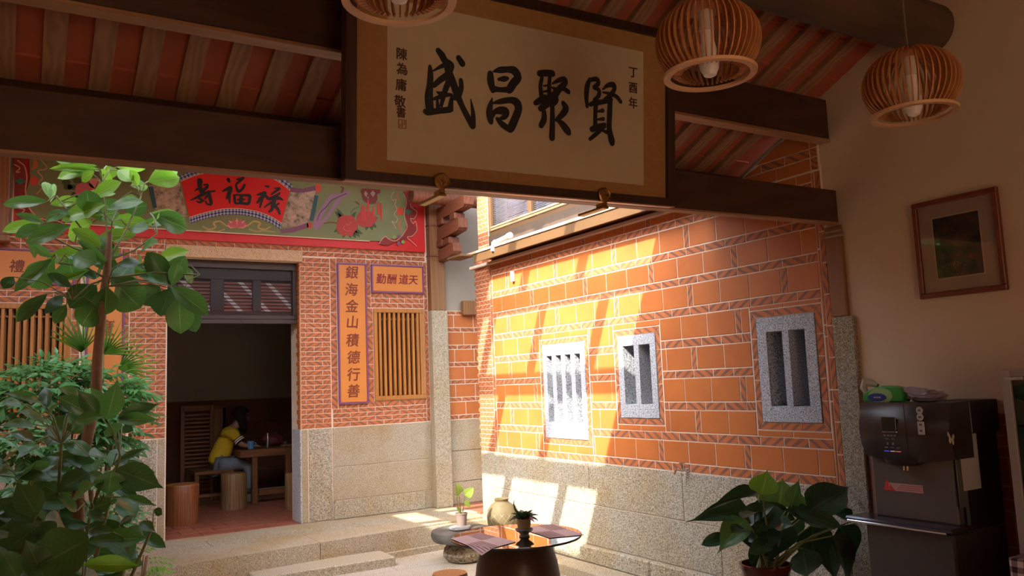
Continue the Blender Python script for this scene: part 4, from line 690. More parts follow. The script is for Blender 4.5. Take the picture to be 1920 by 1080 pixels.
# gable of the right wall under the hall roof (near end)
gm = M(); gm.prism([(3.29, 2.93), (4.16, 2.93), (3.93, 3.03), (3.534, 3.205), (3.29, 3.31)], lambda u, v, d: (XR+d, u, v), .0035, .3)
gable = gm.obj('wall_gable', M_mortar, kind='structure')
PG = Plane('X', XR, gable)
def under_roof(y): return 3.35-.445*(y-3.2)-.03
for v0, v1, k in ((2.905, 2.99, 't'), (2.99, 3.05, 'n'), (3.05, 3.22, 't'), (3.22, 3.28, 'n')):
    u = 3.352 if k == 'n' else 3.40
    L = .2 if k == 'n' else .277
    PG.vcourse('border_brick', 3.292, 3.348, v0, v1, .2)
    u = 3.35
    while u < 4.2:
        b = u+L
        top = min(under_roof(u), v1); tb = min(under_roof(b), v1)
        if top > v0+.02:
            if tb >= v1-.001: PG.brick('terracotta_tile' if k == 't' else 'patterned_brick', U_tile if k == 't' else U_a, u, b, v0, v1)
            else:
                pts = [(u+.003, v0+.003), (b-.003 if tb > v0+.01 else u+(b-u)*.8, v0+.003), (b-.003 if tb > v0+.01 else u+(b-u)*.8, max(v0+.006, tb)), (u+.003, top-.003)]
                M().prism(pts, lambda p, q, d: (XR+d, p, q), 0, .02).obj('terracotta_tile', M_tile, gable)
        u = b
mb = M(); mb.prism([(3.27, 3.290), (3.27, 3.302), (3.95, 3.000), (3.95, 2.988), (3.93, 2.95), (3.915, 2.95), (3.935, 2.99)], lambda u, v, d: (XR+d, u, v), -.012, .01)
mb.obj('coping_line', M_white, gable)

# coping moulding on top of the courtyard wall, shadowed soffit and gutter fascia
M().cbox(XR-.03, XR+.1, 4.1, 7.92, 2.90, 2.932, .004).obj('trim_2', mottled('pale_moulding', (.70,.52,.42), (.60,.44,.36), 6, .7), kind='structure')
t3 = M(); t3.box(XR+.02, XR+.30, 4.1, 7.86, 2.93, 3.10)
tr3 = t3.obj('trim_3', M_bracket, kind='structure')
M().box(4.12, XR+.05, 4.2, 7.50, 2.955, 2.965).obj('soffit_board', M_bracket, tr3)
gut = thing('roof_gutter', 'brown metal gutter and fascia running along the top of the sunny tiled wall', 'gutter', (4.1, 4.2, 2.91))
m_fas = mottled('fascia_sheet', (.115,.055,.016), (.095,.045,.013), 3, .7)
M().cbox(-.008, 0, 0, 3.28, 0, .10, .003).obj('fascia', m_fas, gut)
M().cbox(-.02, .01, 0, 3.62, .092, .118, .003).obj('fascia_lip', mottled('weathered_lip', (.55,.38,.27), (.30,.18,.11), 14, .7), gut)
M().box(.0, .20, 0, 3.28, .05, .055).obj('gutter_trough', mottled('gutter_metal', (.25,.24,.25), (.16,.15,.16), 12, .5), gut)
M().cbox(.12, .14, 0, 3.25, .055, .17, .003).obj('gutter_upstand', mottled('gutter_membrane', (.05,.05,.06), (.12,.12,.14), 18, .6), gut)
M().cbox(-.16, .0, 3.30, 3.60, .07, .095, .004).obj('eave_board_end', m_fas, gut)
pv = thing('plastic_pipe', 'short white plastic elbow pipe lying in the gutter below the upper window', 'pipe', (4.10, 7.02, 3.03))
M().tube([(0,-.27,.045), (0,-.10,.03), (0,-.02,.025), (-.005,.03,.01), (-.012,.045,-.06)], .024, 12).obj('pipe', mat('pvc', (.78,.76,.70), .4), pv, True)
M().tube([(0,.0,.025), (-.002,.035,.012)], .03, 12).obj('elbow_collar', mat('pvc2', (.80,.78,.72), .4), pv, True)
M().tube([(0,-.29,.047), (0,-.25,.043)], .03, 12).obj('pipe_collar', mat('pvc3', (.80,.78,.72), .4), pv, True)
wb_ = thing('wall_bracket', 'small white plastic clip high on the sunlit tiled wall under the gutter', 'bracket', (4.285, 7.02, 2.66))
M().cbox(-.022, .014, -.016, .016, 0, .11, .004).obj('clip', mat('white_plastic', (.85,.85,.82), .4), wb_)

# upper storey: brick pillar, aluminium window with screens
up = M(); up.box(4.35, 4.75, 4.0, 7.60, 3.09, 3.23)
wu = up.obj('wall_upper', mottled('sill_render', (.085,.055,.036), (.06,.038,.026), 9, .7), kind='structure')
M().box(4.3535, 4.85, 7.607, 7.84, 2.94, 4.3).obj('pillar_core', M_mortar, wu)
PU = Plane('X', 4.35, wu); PU2 = Plane('Y', 7.603, wu)
for k in range(26):
    v0 = 2.95+k*.05
    c = 7.72 if k % 2 else 7.66
    for a, b in ((7.607, c), (c, 7.838)): PU.brick('small_brick', U_a if (k % 3) else U_b, a, b, v0, v0+.05, gap=.006)
wn6 = M(); wn6.box(4.36, 4.42, 4.3, 7.60, 3.23, 3.27)
w6 = wn6.obj('window_4', m_fas, kind='structure')
for a, b in ((7.55, 7.60), (6.74, 6.80), (5.9, 5.96), (5.0, 5.06)):
    M().cbox(4.355, 4.425, a, b, 3.27, 4.2, .004).obj('window_mullion', m_fas, w6)
M().cbox(4.355, 4.425, 4.3, 7.55, 4.16, 4.2, .004).obj('window_frame', m_fas, w6)
M().cbox(4.35, 4.37, 4.3, 7.55, 3.275, 3.30, .004).obj('window_rail', mat('bronze_rail', (.30,.19,.10), .4), w6)
M().cbox(4.345, 4.365, 4.3, 7.55, 3.305, 3.325, .004).obj('window_rail', mat('bronze_rail2', (.36,.24,.13), .4), w6)
M_pane = thin_glass('window_glass', (.85,.88,.92), .02, .35)
for a, b in ((6.80, 7.55), (5.96, 6.74), (5.06, 5.9)):
    M().box(4.388, 4.392, a, b, 3.27, 4.16).obj('window_pane', M_pane, w6)
# curtain of fine insect screen wires behind the glass
M_wire = mat('screen_wire', (.30,.32,.38), .5)
wires = M()
for k in range(44):
    z = 3.28+k*.02
    wires.box(4.398, 4.4005, 5.06, 7.55, z, z+.006)
wires.obj('insect_screen', M_wire, w6, kind='stuff')
ub = M(); ub.box(4.60, 4.72, 4.2, 7.606, 3.23, 4.3)  # brick backing added behind the glass to stand for reflected brickwork
wall_ub = ub.obj('wall_upper_reflection', M_mortar, kind='structure')
PUB = Plane('X', 4.596, wall_ub)
m_far = mottled('reflected_pale_brick', (.62,.42,.38), (.52,.36,.34), 6, .8, .05, 50, .4)
U_far = unit_brick('brick', m_far, .012)
for k in range(10):
    PUB.course('brick', 5.3, 7.6, 3.25+k*.1, 3.35+k*.1, .24, off=.12*(k % 2), mes=[U_far])

# ---- far building: front wall with doorway, lattice windows, dado
DX0, DX1 = 1.287, 2.645
LWX0, LWX1, LWZ0, LWZ1 = 3.493, 4.13, 1.500, 2.556
LLX0, LLX1 = -.205, .432
hol = [(DX0, DX1, .20, 3.056), (LWX0, LWX1, LWZ0, LWZ1), (LLX0, LLX1, LWZ0, LWZ1)]
wbk = holed_wall('wall_back', lambda u, v, d: (u, YB+d, v), -1.6, 4.19, .20, 4.5, hol, .0035, .36, M_mortar)
PB = Plane('Y', YB, wbk)
def back_side(sx):
    """sx maps right-hand x to the mirrored left-hand x"""
    def R(a, b): return (a, b) if sx == 1 else (3.925-b, 3.925-a)
    # door pillar
    a, b = R(2.647, 2.985)
    nck = 37
    for k in range(nck):
        v0 = 1.232+k*.0523
        if v0 > 3.09: continue
        PB.course('small_brick', a, b, v0, v0+.0523, .19, off=a+(.055 if k % 2 else .15))
    # courses above the panels up to the painted board
    for k, v0 in enumerate((3.13, 3.185)):
        a, b = R(2.672, 4.165)
        PB.course('small_brick', a, b, v0, v0+.053, .19, off=.09*k)
    # borders round the vertical panel
    a, b = R(2.988, 3.062); PB.vcourse('small_brick', a, b, 1.43, 3.12, .155)
    a, b = R(3.418, 3.490); PB.vcourse('small_brick', a, b, 1.43, 2.56, .155)
    a, b = R(3.418, 3.470); PB.vcourse('small_brick', a, b, 2.56, 3.12, .155)
    a, b = R(3.064, 3.416); PB.course('small_brick', a, b, 1.430, 1.476, .15)
    a, b = R(4.140, 4.186); PB.vcourse('small_brick', a, b, 1.235, 3.12, .15)
    a, b = R(3.064, 3.416); PB.course('small_brick', a, b, 3.073, 3.126, .15)
    a, b = R(3.470, 4.138); PB.course('small_brick', a, b, 3.073, 3.126, .17)
    for k in range(3):
        a, b = R(3.470, 4.138); PB.course('small_brick', a, b, 2.563+k*.057, 2.62+k*.057, .19, off=.09*(k % 2))
    for k in range(4):
        a, b = R(3.0, 4.138); PB.course('small_brick', a, b, 1.232+k*.0495, 1.2815+k*.0495, .2, off=.1*(k % 2))
    a, b = R(3.470, 4.138); PB.course('small_brick', a, b, 1.432, 1.495, .19)
    # granite dado
    for (x0, x1, v0, v1, d0) in ((2.722, 2.985, .24, 1.228, 0), (2.989, 4.186, .80, 1.228, 0), (2.989, 4.186, .44, .80, 0), (2.989, 4.075, .24, .44, -.03), (4.079, 4.186, .24, .44, 0)):
        a, b = R(x0, x1); gblock(wbk, 'Y', YB, a, b, v0, v1, d0-.004, .06, M_granite_tan if (v0 > .3 or x0 > 4) else M_granite)
    a, b = R(2.647, 2.718); gblock(wbk, 'Y', YB, a, b, .24, 1.228, -.002, .06, M_granite_tan)
back_side(1); back_side(-1)
# past 300 bricks of one kind: those farthest left, mostly hidden by foliage, become one joined facing
def join_rest(parent, stem, keep, key, name):
    ch = sorted([c for c in parent.children if c.name.split('.')[0] == stem], key=key)
    rest = ch[:max(0, len(ch)-keep)]
    if not rest: return
    mb = M(); uvs = []; mats = [M_str_a, M_str_b]
    for c in rest:
        c_m = c.matrix_basis
        mb.add([c_m @ v.co for v in c.data.vertices], [tuple(p.vertices) for p in c.data.polygons], 0 if c.data is U_a else 1)
        uvs += [tuple(d.uv) for d in c.data.uv_layers[0].data]
        bpy.data.objects.remove(c)
    o = mb.obj(name, mats, parent, kind='stuff', fix=False)
    uv = o.data.uv_layers.new(name='UVMap')
    for i, q in enumerate(uvs): uv.data[i].uv = q
# bricks over the doorway, lintel
for k, v0 in enumerate((3.185,)):
    PB.course('small_brick', 1.26, 2.67, v0, v0+.053, .19, off=.05)
lint = gblock(wbk, 'Y', YB, 1.26, 2.672, 3.056, 3.183, -.03, .15, granite('lintel_stone', (.40,.26,.14), (.58,.40,.24), (.66,.48,.30), None, 200), 'lintel')
join_rest(wbk, 'small_brick', 296, lambda c: c.location.x, 'brick_facing')
# brick jambs inside the doorway (right jamb is the one seen)
jm = M(); jm.box(DX1-.0, DX1+.02, YB+.02, YB+.36, .24, 3.056)
for k in range(35):
    v0 = 1.232+k*.0523
    if v0 > 3.02: break
    mb = M(); mb.cbox(DX1-.012, DX1+.004, YB+.012, YB+.085+(.04 if k % 2 else 0), v0+.003, v0+.0493, .002); mb.obj('jamb_brick', M_tile, wbk)
M().cbox(DX1-.012, DX1+.004, YB+.01, YB+.3, .24, 1.228, .003).obj('granite_block', M_granite_blue, wbk)

# door frame with glazed louvre transom
dr = M(); dr.box(DX0, DX1, YB+.10, YB+.17, 2.385, 2.43)
door = dr.obj('door_1', M_door_frame, kind='structure')
M().cbox(DX0, DX1, YB+.09, YB+.18, 2.43, 2.475, .004).obj('door_rail', M_door_frame, door)
M().cbox(DX0, DX1, YB+.09, YB+.18, 2.975, 3.056, .004).obj('door_rail', M_door_frame, door)
for a, b in ((DX0, DX0+.05), (DX1-.055, DX1-.005)):
    M().cbox(a, b, YB+.09, YB+.18, 2.475, 2.975, .004).obj('door_frame', M_door_frame, door)
M().cbox(1.34, 2.59, YB+.13, YB+.16, 2.86, 2.975, .003).obj('transom_board', M_door_frame, door)
M().cbox(1.34, 2.59, YB+.13, YB+.16, 2.475, 2.52, .003).obj('transom_board', M_door_frame, door)
for a, b in ((1.34, 1.40), (1.73, 1.865), (2.165, 2.255)):
    M().cbox(a, b, YB+.13, YB+.16, 2.52, 2.86, .003).obj('transom_post', M_door_frame, door)
M_louv_reflect = mat('louvre', (.30,.13,.10), .6)
nn = N(M_louv_reflect); g_ = nn.n('ShaderNodeNewGeometry').outputs['Position']; sp_ = nn.n('ShaderNodeSeparateXYZ'); nn.l(g_, sp_.inputs[0])
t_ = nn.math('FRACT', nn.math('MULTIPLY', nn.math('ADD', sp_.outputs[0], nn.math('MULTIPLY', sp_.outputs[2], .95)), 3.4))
nn.base(nn.mix(nn.math('LESS_THAN', t_, .2), (.30,.12,.09), (.75,.68,.62)))  # pale diagonal bands: sunlit roof reflection painted into the slat colour
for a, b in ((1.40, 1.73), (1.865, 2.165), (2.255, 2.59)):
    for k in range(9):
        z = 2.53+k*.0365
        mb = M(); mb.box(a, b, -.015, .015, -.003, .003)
        o = mb.obj('louvre_slat', M_louv_reflect, door); o.location = (0, YB+.165, z); o.rotation_euler = (math.radians(58), 0, 0)
M().box(1.34, 2.59, YB+.108, YB+.112, 2.475, 2.975).obj('transom_glass', thin_glass('transom_glass', (.85,.85,.87), .0, .45), door)

# ---- room behind the doorway
rm = M(); rm.box(-1.0, 4.6, 8.84, 12.7, PZ-.16, PZ-.012)
room_floor = rm.obj('floor_room', M_mortar, kind='structure')
for i in range(9):
    for j in range(12):
        # tiles laid on the diagonal near the door
        x, y = 1.15+i*.33+(.16 if j % 2 else 0), 8.98+j*.235
        o = inst('floor_tile', U_tile, room_floor, (x, y, PZ-.01), (-PI/2, 0, 0), (.322, .02, .228))
for f in room_floor.children: f.data = f.data
U_rf = unit_brick('floor_tile', M_red_floor, .01)
for f in list(room_floor.children)+[c for c in hall_floor.children if c.name.startswith('floor_tile')]: f.data = U_rf
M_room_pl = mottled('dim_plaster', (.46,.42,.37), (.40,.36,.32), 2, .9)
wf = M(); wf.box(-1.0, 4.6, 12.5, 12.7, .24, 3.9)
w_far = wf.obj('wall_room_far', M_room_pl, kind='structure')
PF = Plane('Y', 12.497, w_far)
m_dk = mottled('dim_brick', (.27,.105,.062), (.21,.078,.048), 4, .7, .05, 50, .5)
U_dk = unit_brick('brick', m_dk, .01)
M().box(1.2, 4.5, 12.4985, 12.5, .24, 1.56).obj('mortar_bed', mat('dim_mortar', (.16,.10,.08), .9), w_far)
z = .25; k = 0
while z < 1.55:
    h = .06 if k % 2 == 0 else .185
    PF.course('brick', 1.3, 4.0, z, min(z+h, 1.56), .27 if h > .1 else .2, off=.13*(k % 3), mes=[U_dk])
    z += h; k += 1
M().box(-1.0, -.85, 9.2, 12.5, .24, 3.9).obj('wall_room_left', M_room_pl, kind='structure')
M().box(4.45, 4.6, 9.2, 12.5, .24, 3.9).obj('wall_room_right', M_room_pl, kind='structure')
M().box(-1.0, 4.6, 9.0, 12.7, 3.9, 4.0).obj('ceiling_room', M_dark_wood, kind='structure')

# lattice windows with wooden slats
def lattice(n, x0, x1):
    f = M(); f.cbox(x0, x1, YB-.02, YB+.05, LWZ0, LWZ0+.05, .004)
    w = f.obj('window_%d' % n, M_lattice, kind='structure')
    M().cbox(x0, x1, YB-.02, YB+.05, LWZ1-.05, LWZ1, .004).obj('window_frame', M_lattice, w)
    M().cbox(x0, x0+.045, YB-.02, YB+.05, LWZ0+.05, LWZ1-.05, .004).obj('window_frame', M_lattice, w)
    M().cbox(x1-.06, x1, YB-.02, YB+.05, LWZ0+.05, LWZ1-.05, .004).obj('window_frame', M_lattice, w)
    a, b = x0+.045, x1-.06; ns = 9; p = (b-a)/ns
    for k in range(ns):
        c = a+p*(k+.5)+.004
        M().cbox(c-.014, c+.016, YB-.012, YB+.03, LWZ0+.05, LWZ1-.05, .004).obj('slat', M_lattice, w)
    M().cbox(a, b, YB+.03, YB+.05, LWZ1-.13, LWZ1-.11, .002).obj('crossbar', M_lattice, w)
    for k in range(ns):
        c = a+p*(k+.5)+.02
        M().cbox(c-.010, c+.016, YB+.062, YB+.09, LWZ0+.05, LWZ1-.05, .003).obj('inner_slat', M_lattice, w)
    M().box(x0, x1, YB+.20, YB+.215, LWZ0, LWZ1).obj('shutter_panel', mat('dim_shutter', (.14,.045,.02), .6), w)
lattice(5, LWX0, LWX1); lattice(6, LLX0, LLX1)

# passage right of the far building: post, wall
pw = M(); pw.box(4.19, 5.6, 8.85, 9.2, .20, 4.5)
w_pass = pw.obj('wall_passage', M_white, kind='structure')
M().box(4.36, 5.4, 8.846, 8.85, 1.225, 2.54).obj('mortar_bed', M_mortar, w_pass)
PP = Plane('Y', 8.843, w_pass)
PP.vcourse('patterned_brick', 4.392, 4.43, 1.235, 2.535, .2)
z = 1.232
for r in range(6):
    PP.course('patterned_brick', 4.432, 5.3, z, z+.052, .19, off=.05*r)
    PP.course('terracotta_tile', 4.432, 5.3, z+.052, z+.21, .27 if r % 2 else .24, off=.1+.11*(r % 2), mes=[U_tile])
    z += .21
PP.course('patterned_brick', 4.432, 5.3, z, z+.045, .19)
for u0, u1, v0, v1 in ((4.39, 5.4, .86, 1.228), (4.39, 5.4, .50, .86), (4.39, 5.4, .24, .50)):
    gblock(w_pass, 'Y', 8.85, u0, u1, v0, v1, -.012, 0, M_granite_tan)
gpost = thing('corner_post', 'tall timber post on a tan granite shaft at right end of red painted board', 'post', (4.29, 8.80, .24))
M().cbox(-.105, .105, -.07, .04, 0, 2.29, .006).obj('granite_shaft', M_granite_tan, gpost)
M().cbox(-.10, .095, -.06, .04, 2.29, 4.1, .006).obj('timber_shaft', M_post, gpost)
for z in (2.94, 3.31):
    M().cbox(-.108, .10, -.068, .04, z, z+.022, .003).obj('band', M_bracket, gpost)
# bracket set carrying the eave
bs = thing('eave_bracket', 'stack of three reddish timber bracket arms on the corner post', 'bracket', (4.35, 8.78, 3.10))
def arm(z0, z1, tip, zt, w, xx=0):
    mb = M()
    prof = [(0, z0), (0, z1), (-tip*.55, z1+zt*.6), (-tip*.93, z1+zt), (-tip, z1+zt-.02), (-tip, z0+zt+.03), (-tip*.95, z0+zt), (-tip*.5, z0+zt*.35)]
    mb.prism(prof, lambda u, v, d: (d+xx, u, v), -w/2, w/2)
    return mb
arm(.02, .15, .44, .04, .11).obj('bracket_arm', M_bracket, bs)
arm(.27, .42, .60, .04, .12).obj('bracket_arm', M_bracket, bs)
arm(.52, .66, .76, .03, .12).obj('bracket_arm', M_bracket, bs)
for z, t in ((.185, -.30), (.445, -.46), (.19, -.1), (.45, -.12)):
    M().cbox(-.07, .07, t-.07, t+.07, z, z+.085, .012).obj('bearing_block', M_bracket, bs)
M().tube([(-.5, -.28, .74), (.7, -.28, .74)], .085, 16).obj('round_purlin', M_bracket, bs, True)
M().cbox(.28, .62, -.02, .06, -.62, -.44, .01).obj('passage_beam', M_post, bs)
# left bracket post beside the board
lp = thing('timber_post', 'brown timber post at far left beside the painted board', 'post', (-.20, 8.80, .24))
M().cbox(-.10, .095, -.12, .04, 2.93, 4.1, .006).obj('timber_shaft', M_post, lp)
M().cbox(-.14, .115, -.14, .03, 2.87, 2.93, .006).obj('capital', M_post, lp)

# eave roof above the far building (above the frame, shades its front)
ev = M(); ev.prism([(6.985, 3.90), (9.0, 4.42), (9.0, 4.50), (6.985, 3.97)], lambda u, v, d: (d, u, v), -3.3, 3.05)
ev.obj('ceiling_eave', M_rafter, kind='structure')

# ---- hall: right wall, left wall, back wall
wh = M(); wh.box(4.32, 4.6, -3.6, 3.29, .20, 4.9)
w_hall = wh.obj('wall_hall_right', M_plaster, kind='structure')
PH = Plane('X', 4.308, w_hall)
M().box(4.312, 4.32, -1.0, 3.12, .24, 1.387).obj('mortar_bed', mat('dim_mortar2', (.34,.22,.16), .9), w_hall)
m_ws = mottled('wainscot_brick', (.30,.075,.028), (.24,.055,.022), 4, .55, .05, 50, .4)
U_ws = unit_brick('brick', m_ws, .01)
zz = [.25, .42, .48, .66, .72, .895, .955, 1.02, 1.165, 1.222, 1.275, 1.33, 1.384]
for k, (a, b) in enumerate(zip(zz, zz[1:])):
    PH.course('brick', 1.2, 3.10, a, b, .27 if b-a > .1 else .2, off=.12*(k % 3)+.04, mes=[U_ws])
M().box(-3.2, -3.0, -3.6, 3.2, -.1, 5.5).obj('wall_left', M_plaster, kind='structure')
holed_wall('wall_hall_back', lambda u, v, d: (u, -3.7+d, v), -3.2, 4.6, -.1, 5.6, [(-.6, 1.8, .24, 2.6)], -.1, .1, M_plaster)  # opening added behind the camera to let fill daylight into the hall
M().box(-12, 14, -9, -3.8, -.2, .10).obj('ground_rear_bounce', M_plaster, kind='structure')  # unseen ground added to bounce warm light through the rear opening
M().box(-12, 14, -9.2, -9.0, -.2, 4.2).obj('wall_rear_light_block', M_plaster, kind='structure')  # unseen wall added to cut sky light and warm what enters
# courtyard left side: brick wall beyond the planting
M().box(-1.55, -1.40, 3.2, 9.0, 0, 3.88).obj('wall_courtyard_left', M_tile, kind='structure')
M().box(-3.0, -1.2, 3.1, 3.25, -.1, 2.40).obj('wall_hall_front', M_plaster, kind='structure')

# post at the end of the lintel: granite shaft with timber above
gp = thing('wall_post', 'grey granite shaft carrying a timber post where tiled wall meets cream wall', 'post', (4.3, 3.205, .24))
M().cbox(-.012, .10, -.075, .075, 0, 1.722, .006).obj('granite_shaft', granite('granite_speckled', (.13,.11,.09), (.36,.33,.27), (.60,.56,.48), (.9,.8,.6), 230), gp)
M().cbox(-.005, .09, -.035, .08, 1.722, 2.285, .006).obj('timber_shaft', M_post, gp)
for z in (2.215, 2.245):
    M().cbox(-.010, .09, -.040, .085, z, z+.012, .003).obj('band', M_white, gp)

# ---- hall roof: purlins, rafters, tiles above
A0 = math.atan(.445)
def roof_z(y): return 3.35-.445*(y-3.2)
RY0, RY1 = -3.6, 4.30
cs = M()
def slab_roof(mb, x0, x1, y0, y1, lo, hi, m=0):
    mb.add([(x0,y0,roof_z(y0)+lo),(x1,y0,roof_z(y0)+lo),(x1,y1,roof_z(y1)+lo),(x0,y1,roof_z(y1)+lo),
            (x0,y0,roof_z(y0)+hi),(x1,y0,roof_z(y0)+hi),(x1,y1,roof_z(y1)+hi),(x0,y1,roof_z(y1)+hi)],
           [(0,3,2,1),(4,5,6,7),(0,1,5,4),(1,2,6,5),(2,3,7,6),(3,0,4,7)], m)
RIDGE = -1.2
slab_roof(cs, -3.2, 4.45, RIDGE, RY1, .035, .12)
ceil = cs.obj('ceiling', M_roof_tile, kind='structure')
cb = M(); cb.add([(-3.2,-3.8,roof_z(RIDGE)-1.1),(4.6,-3.8,roof_z(RIDGE)-1.1),(4.6,RIDGE,roof_z(RIDGE)+.05),(-3.2,RIDGE,roof_z(RIDGE)+.05),
                 (-3.2,-3.8,roof_z(RIDGE)-.9),(4.6,-3.8,roof_z(RIDGE)-.9),(4.6,RIDGE,roof_z(RIDGE)+.25),(-3.2,RIDGE,roof_z(RIDGE)+.25)],
                [(0,3,2,1),(4,5,6,7),(0,1,5,4),(1,2,6,5),(2,3,7,6),(3,0,4,7)])
cb.obj('ceiling_rear_slope', M_roof_tile, kind='structure')

for k in range(-12, 24):
    x = .057+.1818*k
    if x < -2.2 or x > 4.22: continue
    mb = M(); slab_roof(mb, x, x+.085, .2, RY1-.01, 0, .036)
    mb.obj('rafter', M_rafter, ceil)
# tile courses seen between the rafters: thin overlapping lips
for k in range(15):
    y = .6+k*.25
    mb = M(); slab_roof(mb, -2.2, 4.3, y, y+.012, .025, .04)
    mb.obj('tile_course_edge', M_roof_tile, ceil)
# eave board and eave purlin
b3 = M(); b3.tube([(-3.0, 3.96, roof_z(3.96)-.088), (4.29, 3.96, roof_z(3.96)-.088)], .085, 20)
tag(b3.obj('eave_purlin', M_beam, smooth=True), 'dark round purlin under the eave rafters, seen above the long lintel beam', 'beam')

# lintel beam over the courtyard opening
lb = thing('lintel_beam', 'long dark timber lintel spanning the whole view above the courtyard opening', 'beam', (0, 3.18, 2.483))
sl_ = .0112
mb = M(); mb.add([(-3.0,0,-3*sl_+.010),(4.30,0,4.3*sl_+.010),(4.30,.052,4.3*sl_+.010),(-3.0,.052,-3*sl_+.010),(-3.0,0,-3*sl_+.25),(4.30,0,.21+4.3*sl_),(4.30,.052,.21+4.3*sl_),(-3.0,.052,-3*sl_+.25)],
                 [(0,3,2,1),(4,5,6,7),(0,1,5,4),(1,2,6,5),(2,3,7,6),(3,0,4,7)])
mb.obj('beam', M_beam, lb)
mb = M(); mb.add([(-3.0,-.004,-3*sl_),(4.30,-.004,4.3*sl_),(4.30,.056,4.3*sl_),(-3.0,.056,-3*sl_),(-3.0,-.004,-3*sl_+.010),(4.30,-.004,4.3*sl_+.010),(4.30,.056,4.3*sl_+.010),(-3.0,.056,-3*sl_+.010)],
                 [(0,3,2,1),(4,5,6,7),(0,1,5,4),(1,2,6,5),(2,3,7,6),(3,0,4,7)])
mb.obj('lit_edge_strip', M_beam_lit_edge, lb)  # lit underside of the lintel as a pale-coloured strip
pu = thing('square_purlin', 'dark squared purlin with lit lower edge painted pale, directly above the lintel beam', 'beam', (0, 3.19, 3.055))
M().cbox(-2.95, 4.30, 0, .075, .012, .27, .006).obj('beam', M_beam, pu)
M().cbox(-2.95, 4.30, -.004, .079, -.002, .014, .003).obj('lit_edge_strip', M_beam_lit_edge, pu)  # lit underside of the purlin, same pale colour
lg = M(); lg.tube([(-3.0, 2.50, 3.50), (1.0, 2.50, 3.50), (4.33, 2.50, 3.505)], [.145, .148, .14], 28)
tag(lg.obj('log_purlin', M_log, smooth=True), 'thick round log purlin ending at the cream wall, top right', 'beam')
lg = M(); lg.tube([(-3.0, 1.30, 4.05), (4.33, 1.30, 4.05)], .13, 20)
lg.obj('trim_5', M_log, smooth=True, kind='structure')
lg = M(); lg.tube([(-3.0, 0.2, 4.53), (4.33, 0.2, 4.53)], .13, 20)
lg.obj('trim_6', M_log, smooth=True, kind='structure')

# ---- courtyard roof light: steel frame above the eaves (casts the barred light)
H = 3.90
sky_fr = M(); sky_fr.box(-1.55, -1.03, 3.95, 7.1, H, H+.06)
skl = sky_fr.obj('trim_4', mat('painted_steel', (.30,.31,.33), .5), kind='structure')
m_st = skl.data.materials[0]
M().box(-1.55, 4.7, 4.02, 4.30, H, H+.05).obj('skylight_frame', m_st, skl)
M().box(3.05, 4.7, 7.60, 9.1, H+.25, H+.30).obj('skylight_frame', m_st, skl)
BX = [3.525, 2.56, 1.61, .64, -.32]
BW = [.10, .17, .20, .20, .18]
for x, w in zip(BX, BW):
    M().box(x-w/2, x+w/2, 4.3, 7.62 if x > 3 else 6.99, H, H+.05).obj('skylight_beam', m_st, skl)
edges = [-1.03]+BX[::-1]+[4.5]
for i, (a, b) in enumerate(zip(edges, edges[1:])):
    # bays from left; the far-right bay is index 5
    pat = (5.28, 6.25, 7.2) if i in (0, 2, 4) else (4.83, 5.80, 6.76)
    for y in pat:
        lim = 7.55 if b > 3 else 6.95
        if y < lim: M().box(a, b, y-.065, y+.065, H, H+.045).obj('skylight_bar', m_st, skl)
# close the gap between hall eave and roof light
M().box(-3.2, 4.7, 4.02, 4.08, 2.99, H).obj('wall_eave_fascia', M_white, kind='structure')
M().box(-3.2, -1.4, 3.2, 9.0, 3.86, 4.5).obj('ceiling_side', M_rafter, kind='structure')
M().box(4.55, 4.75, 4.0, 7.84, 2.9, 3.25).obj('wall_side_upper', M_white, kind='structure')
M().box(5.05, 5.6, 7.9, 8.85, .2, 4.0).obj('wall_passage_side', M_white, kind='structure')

# ================================================================ THINGS
# ---- big calligraphy board hung on the lintel
PO, PU_, PV_, PN_ = Vector((1.259, 3.0, 2.555)), Vector((.99982, .0082, .0170)), Vector((-.0162, -.1038, .99446)), Vector((.0099, -.9946, -.1036))
def P3(u, v, d): return PO+PU_*u+PV_*v+PN_*d-BP
BP = Vector((1.94, 3.05, 2.50))
plaque = thing('calligraphy_board', 'large framed horizontal calligraphy board with four big black characters, hung on the lintel', 'sign', BP)
def pbox(mb, u0, u1, v0, v1, d0, d1, m=0): return mb.prism([(u0,v0),(u1,v0),(u1,v1),(u0,v1)], P3, d0, d1, m)
M_mount = mottled('gold_silk_mount', (.38,.20,.065), (.32,.16,.05), 30, .8, .15, 400)
M_paper = mottled('aged_paper', (.54,.45,.30), (.50,.41,.27), 12, .9, .1, 200)
pbox(M(), -.137, 1.498, -.055, .745, -.028, -.004).obj('silk_mount', M_mount, plaque)
pbox(M(), 0, 1.354, 0, .659, -.004, -.002).obj('paper', M_paper, plaque)
for (u0, u1, v0, v1) in ((-.182, 1.543, -.093, -.055), (-.182, 1.543, .745, .785), (-.182, -.137, -.055, .745), (1.498, 1.543, -.055, .745)):
    pbox(M(), u0, u1, v0, v1, -.035, .018).obj('frame_rail', M_dark_wood, plaque)
mb = M(); pbox(mb, -.182, 1.543, -.099, -.0935, -.03, .014); mb.obj('frame_highlight_edge', mat('frame_edge_highlight', (.40,.22,.16), .35), plaque)  # highlight along the frame's lower edge, painted as a paler strip
pbox(M(), -.17, 1.53, -.08, .77, -.045, -.035).obj('backing_board', M_dark_wood, plaque)
for nm, st in (('character_prosper', SHENG), ('character_flourish', CHANG), ('character_gather', JU), ('character_worthy', XIAN)):
    mb = M()
    for i, s_ in enumerate(st): stroke_mesh(mb, s_, P3, .0002*i, 0)
    mb.obj(nm, M_ink, plaque, fix=False)
plq_rot = Matrix((PU_, PV_, PN_)).transposed().to_quaternion()
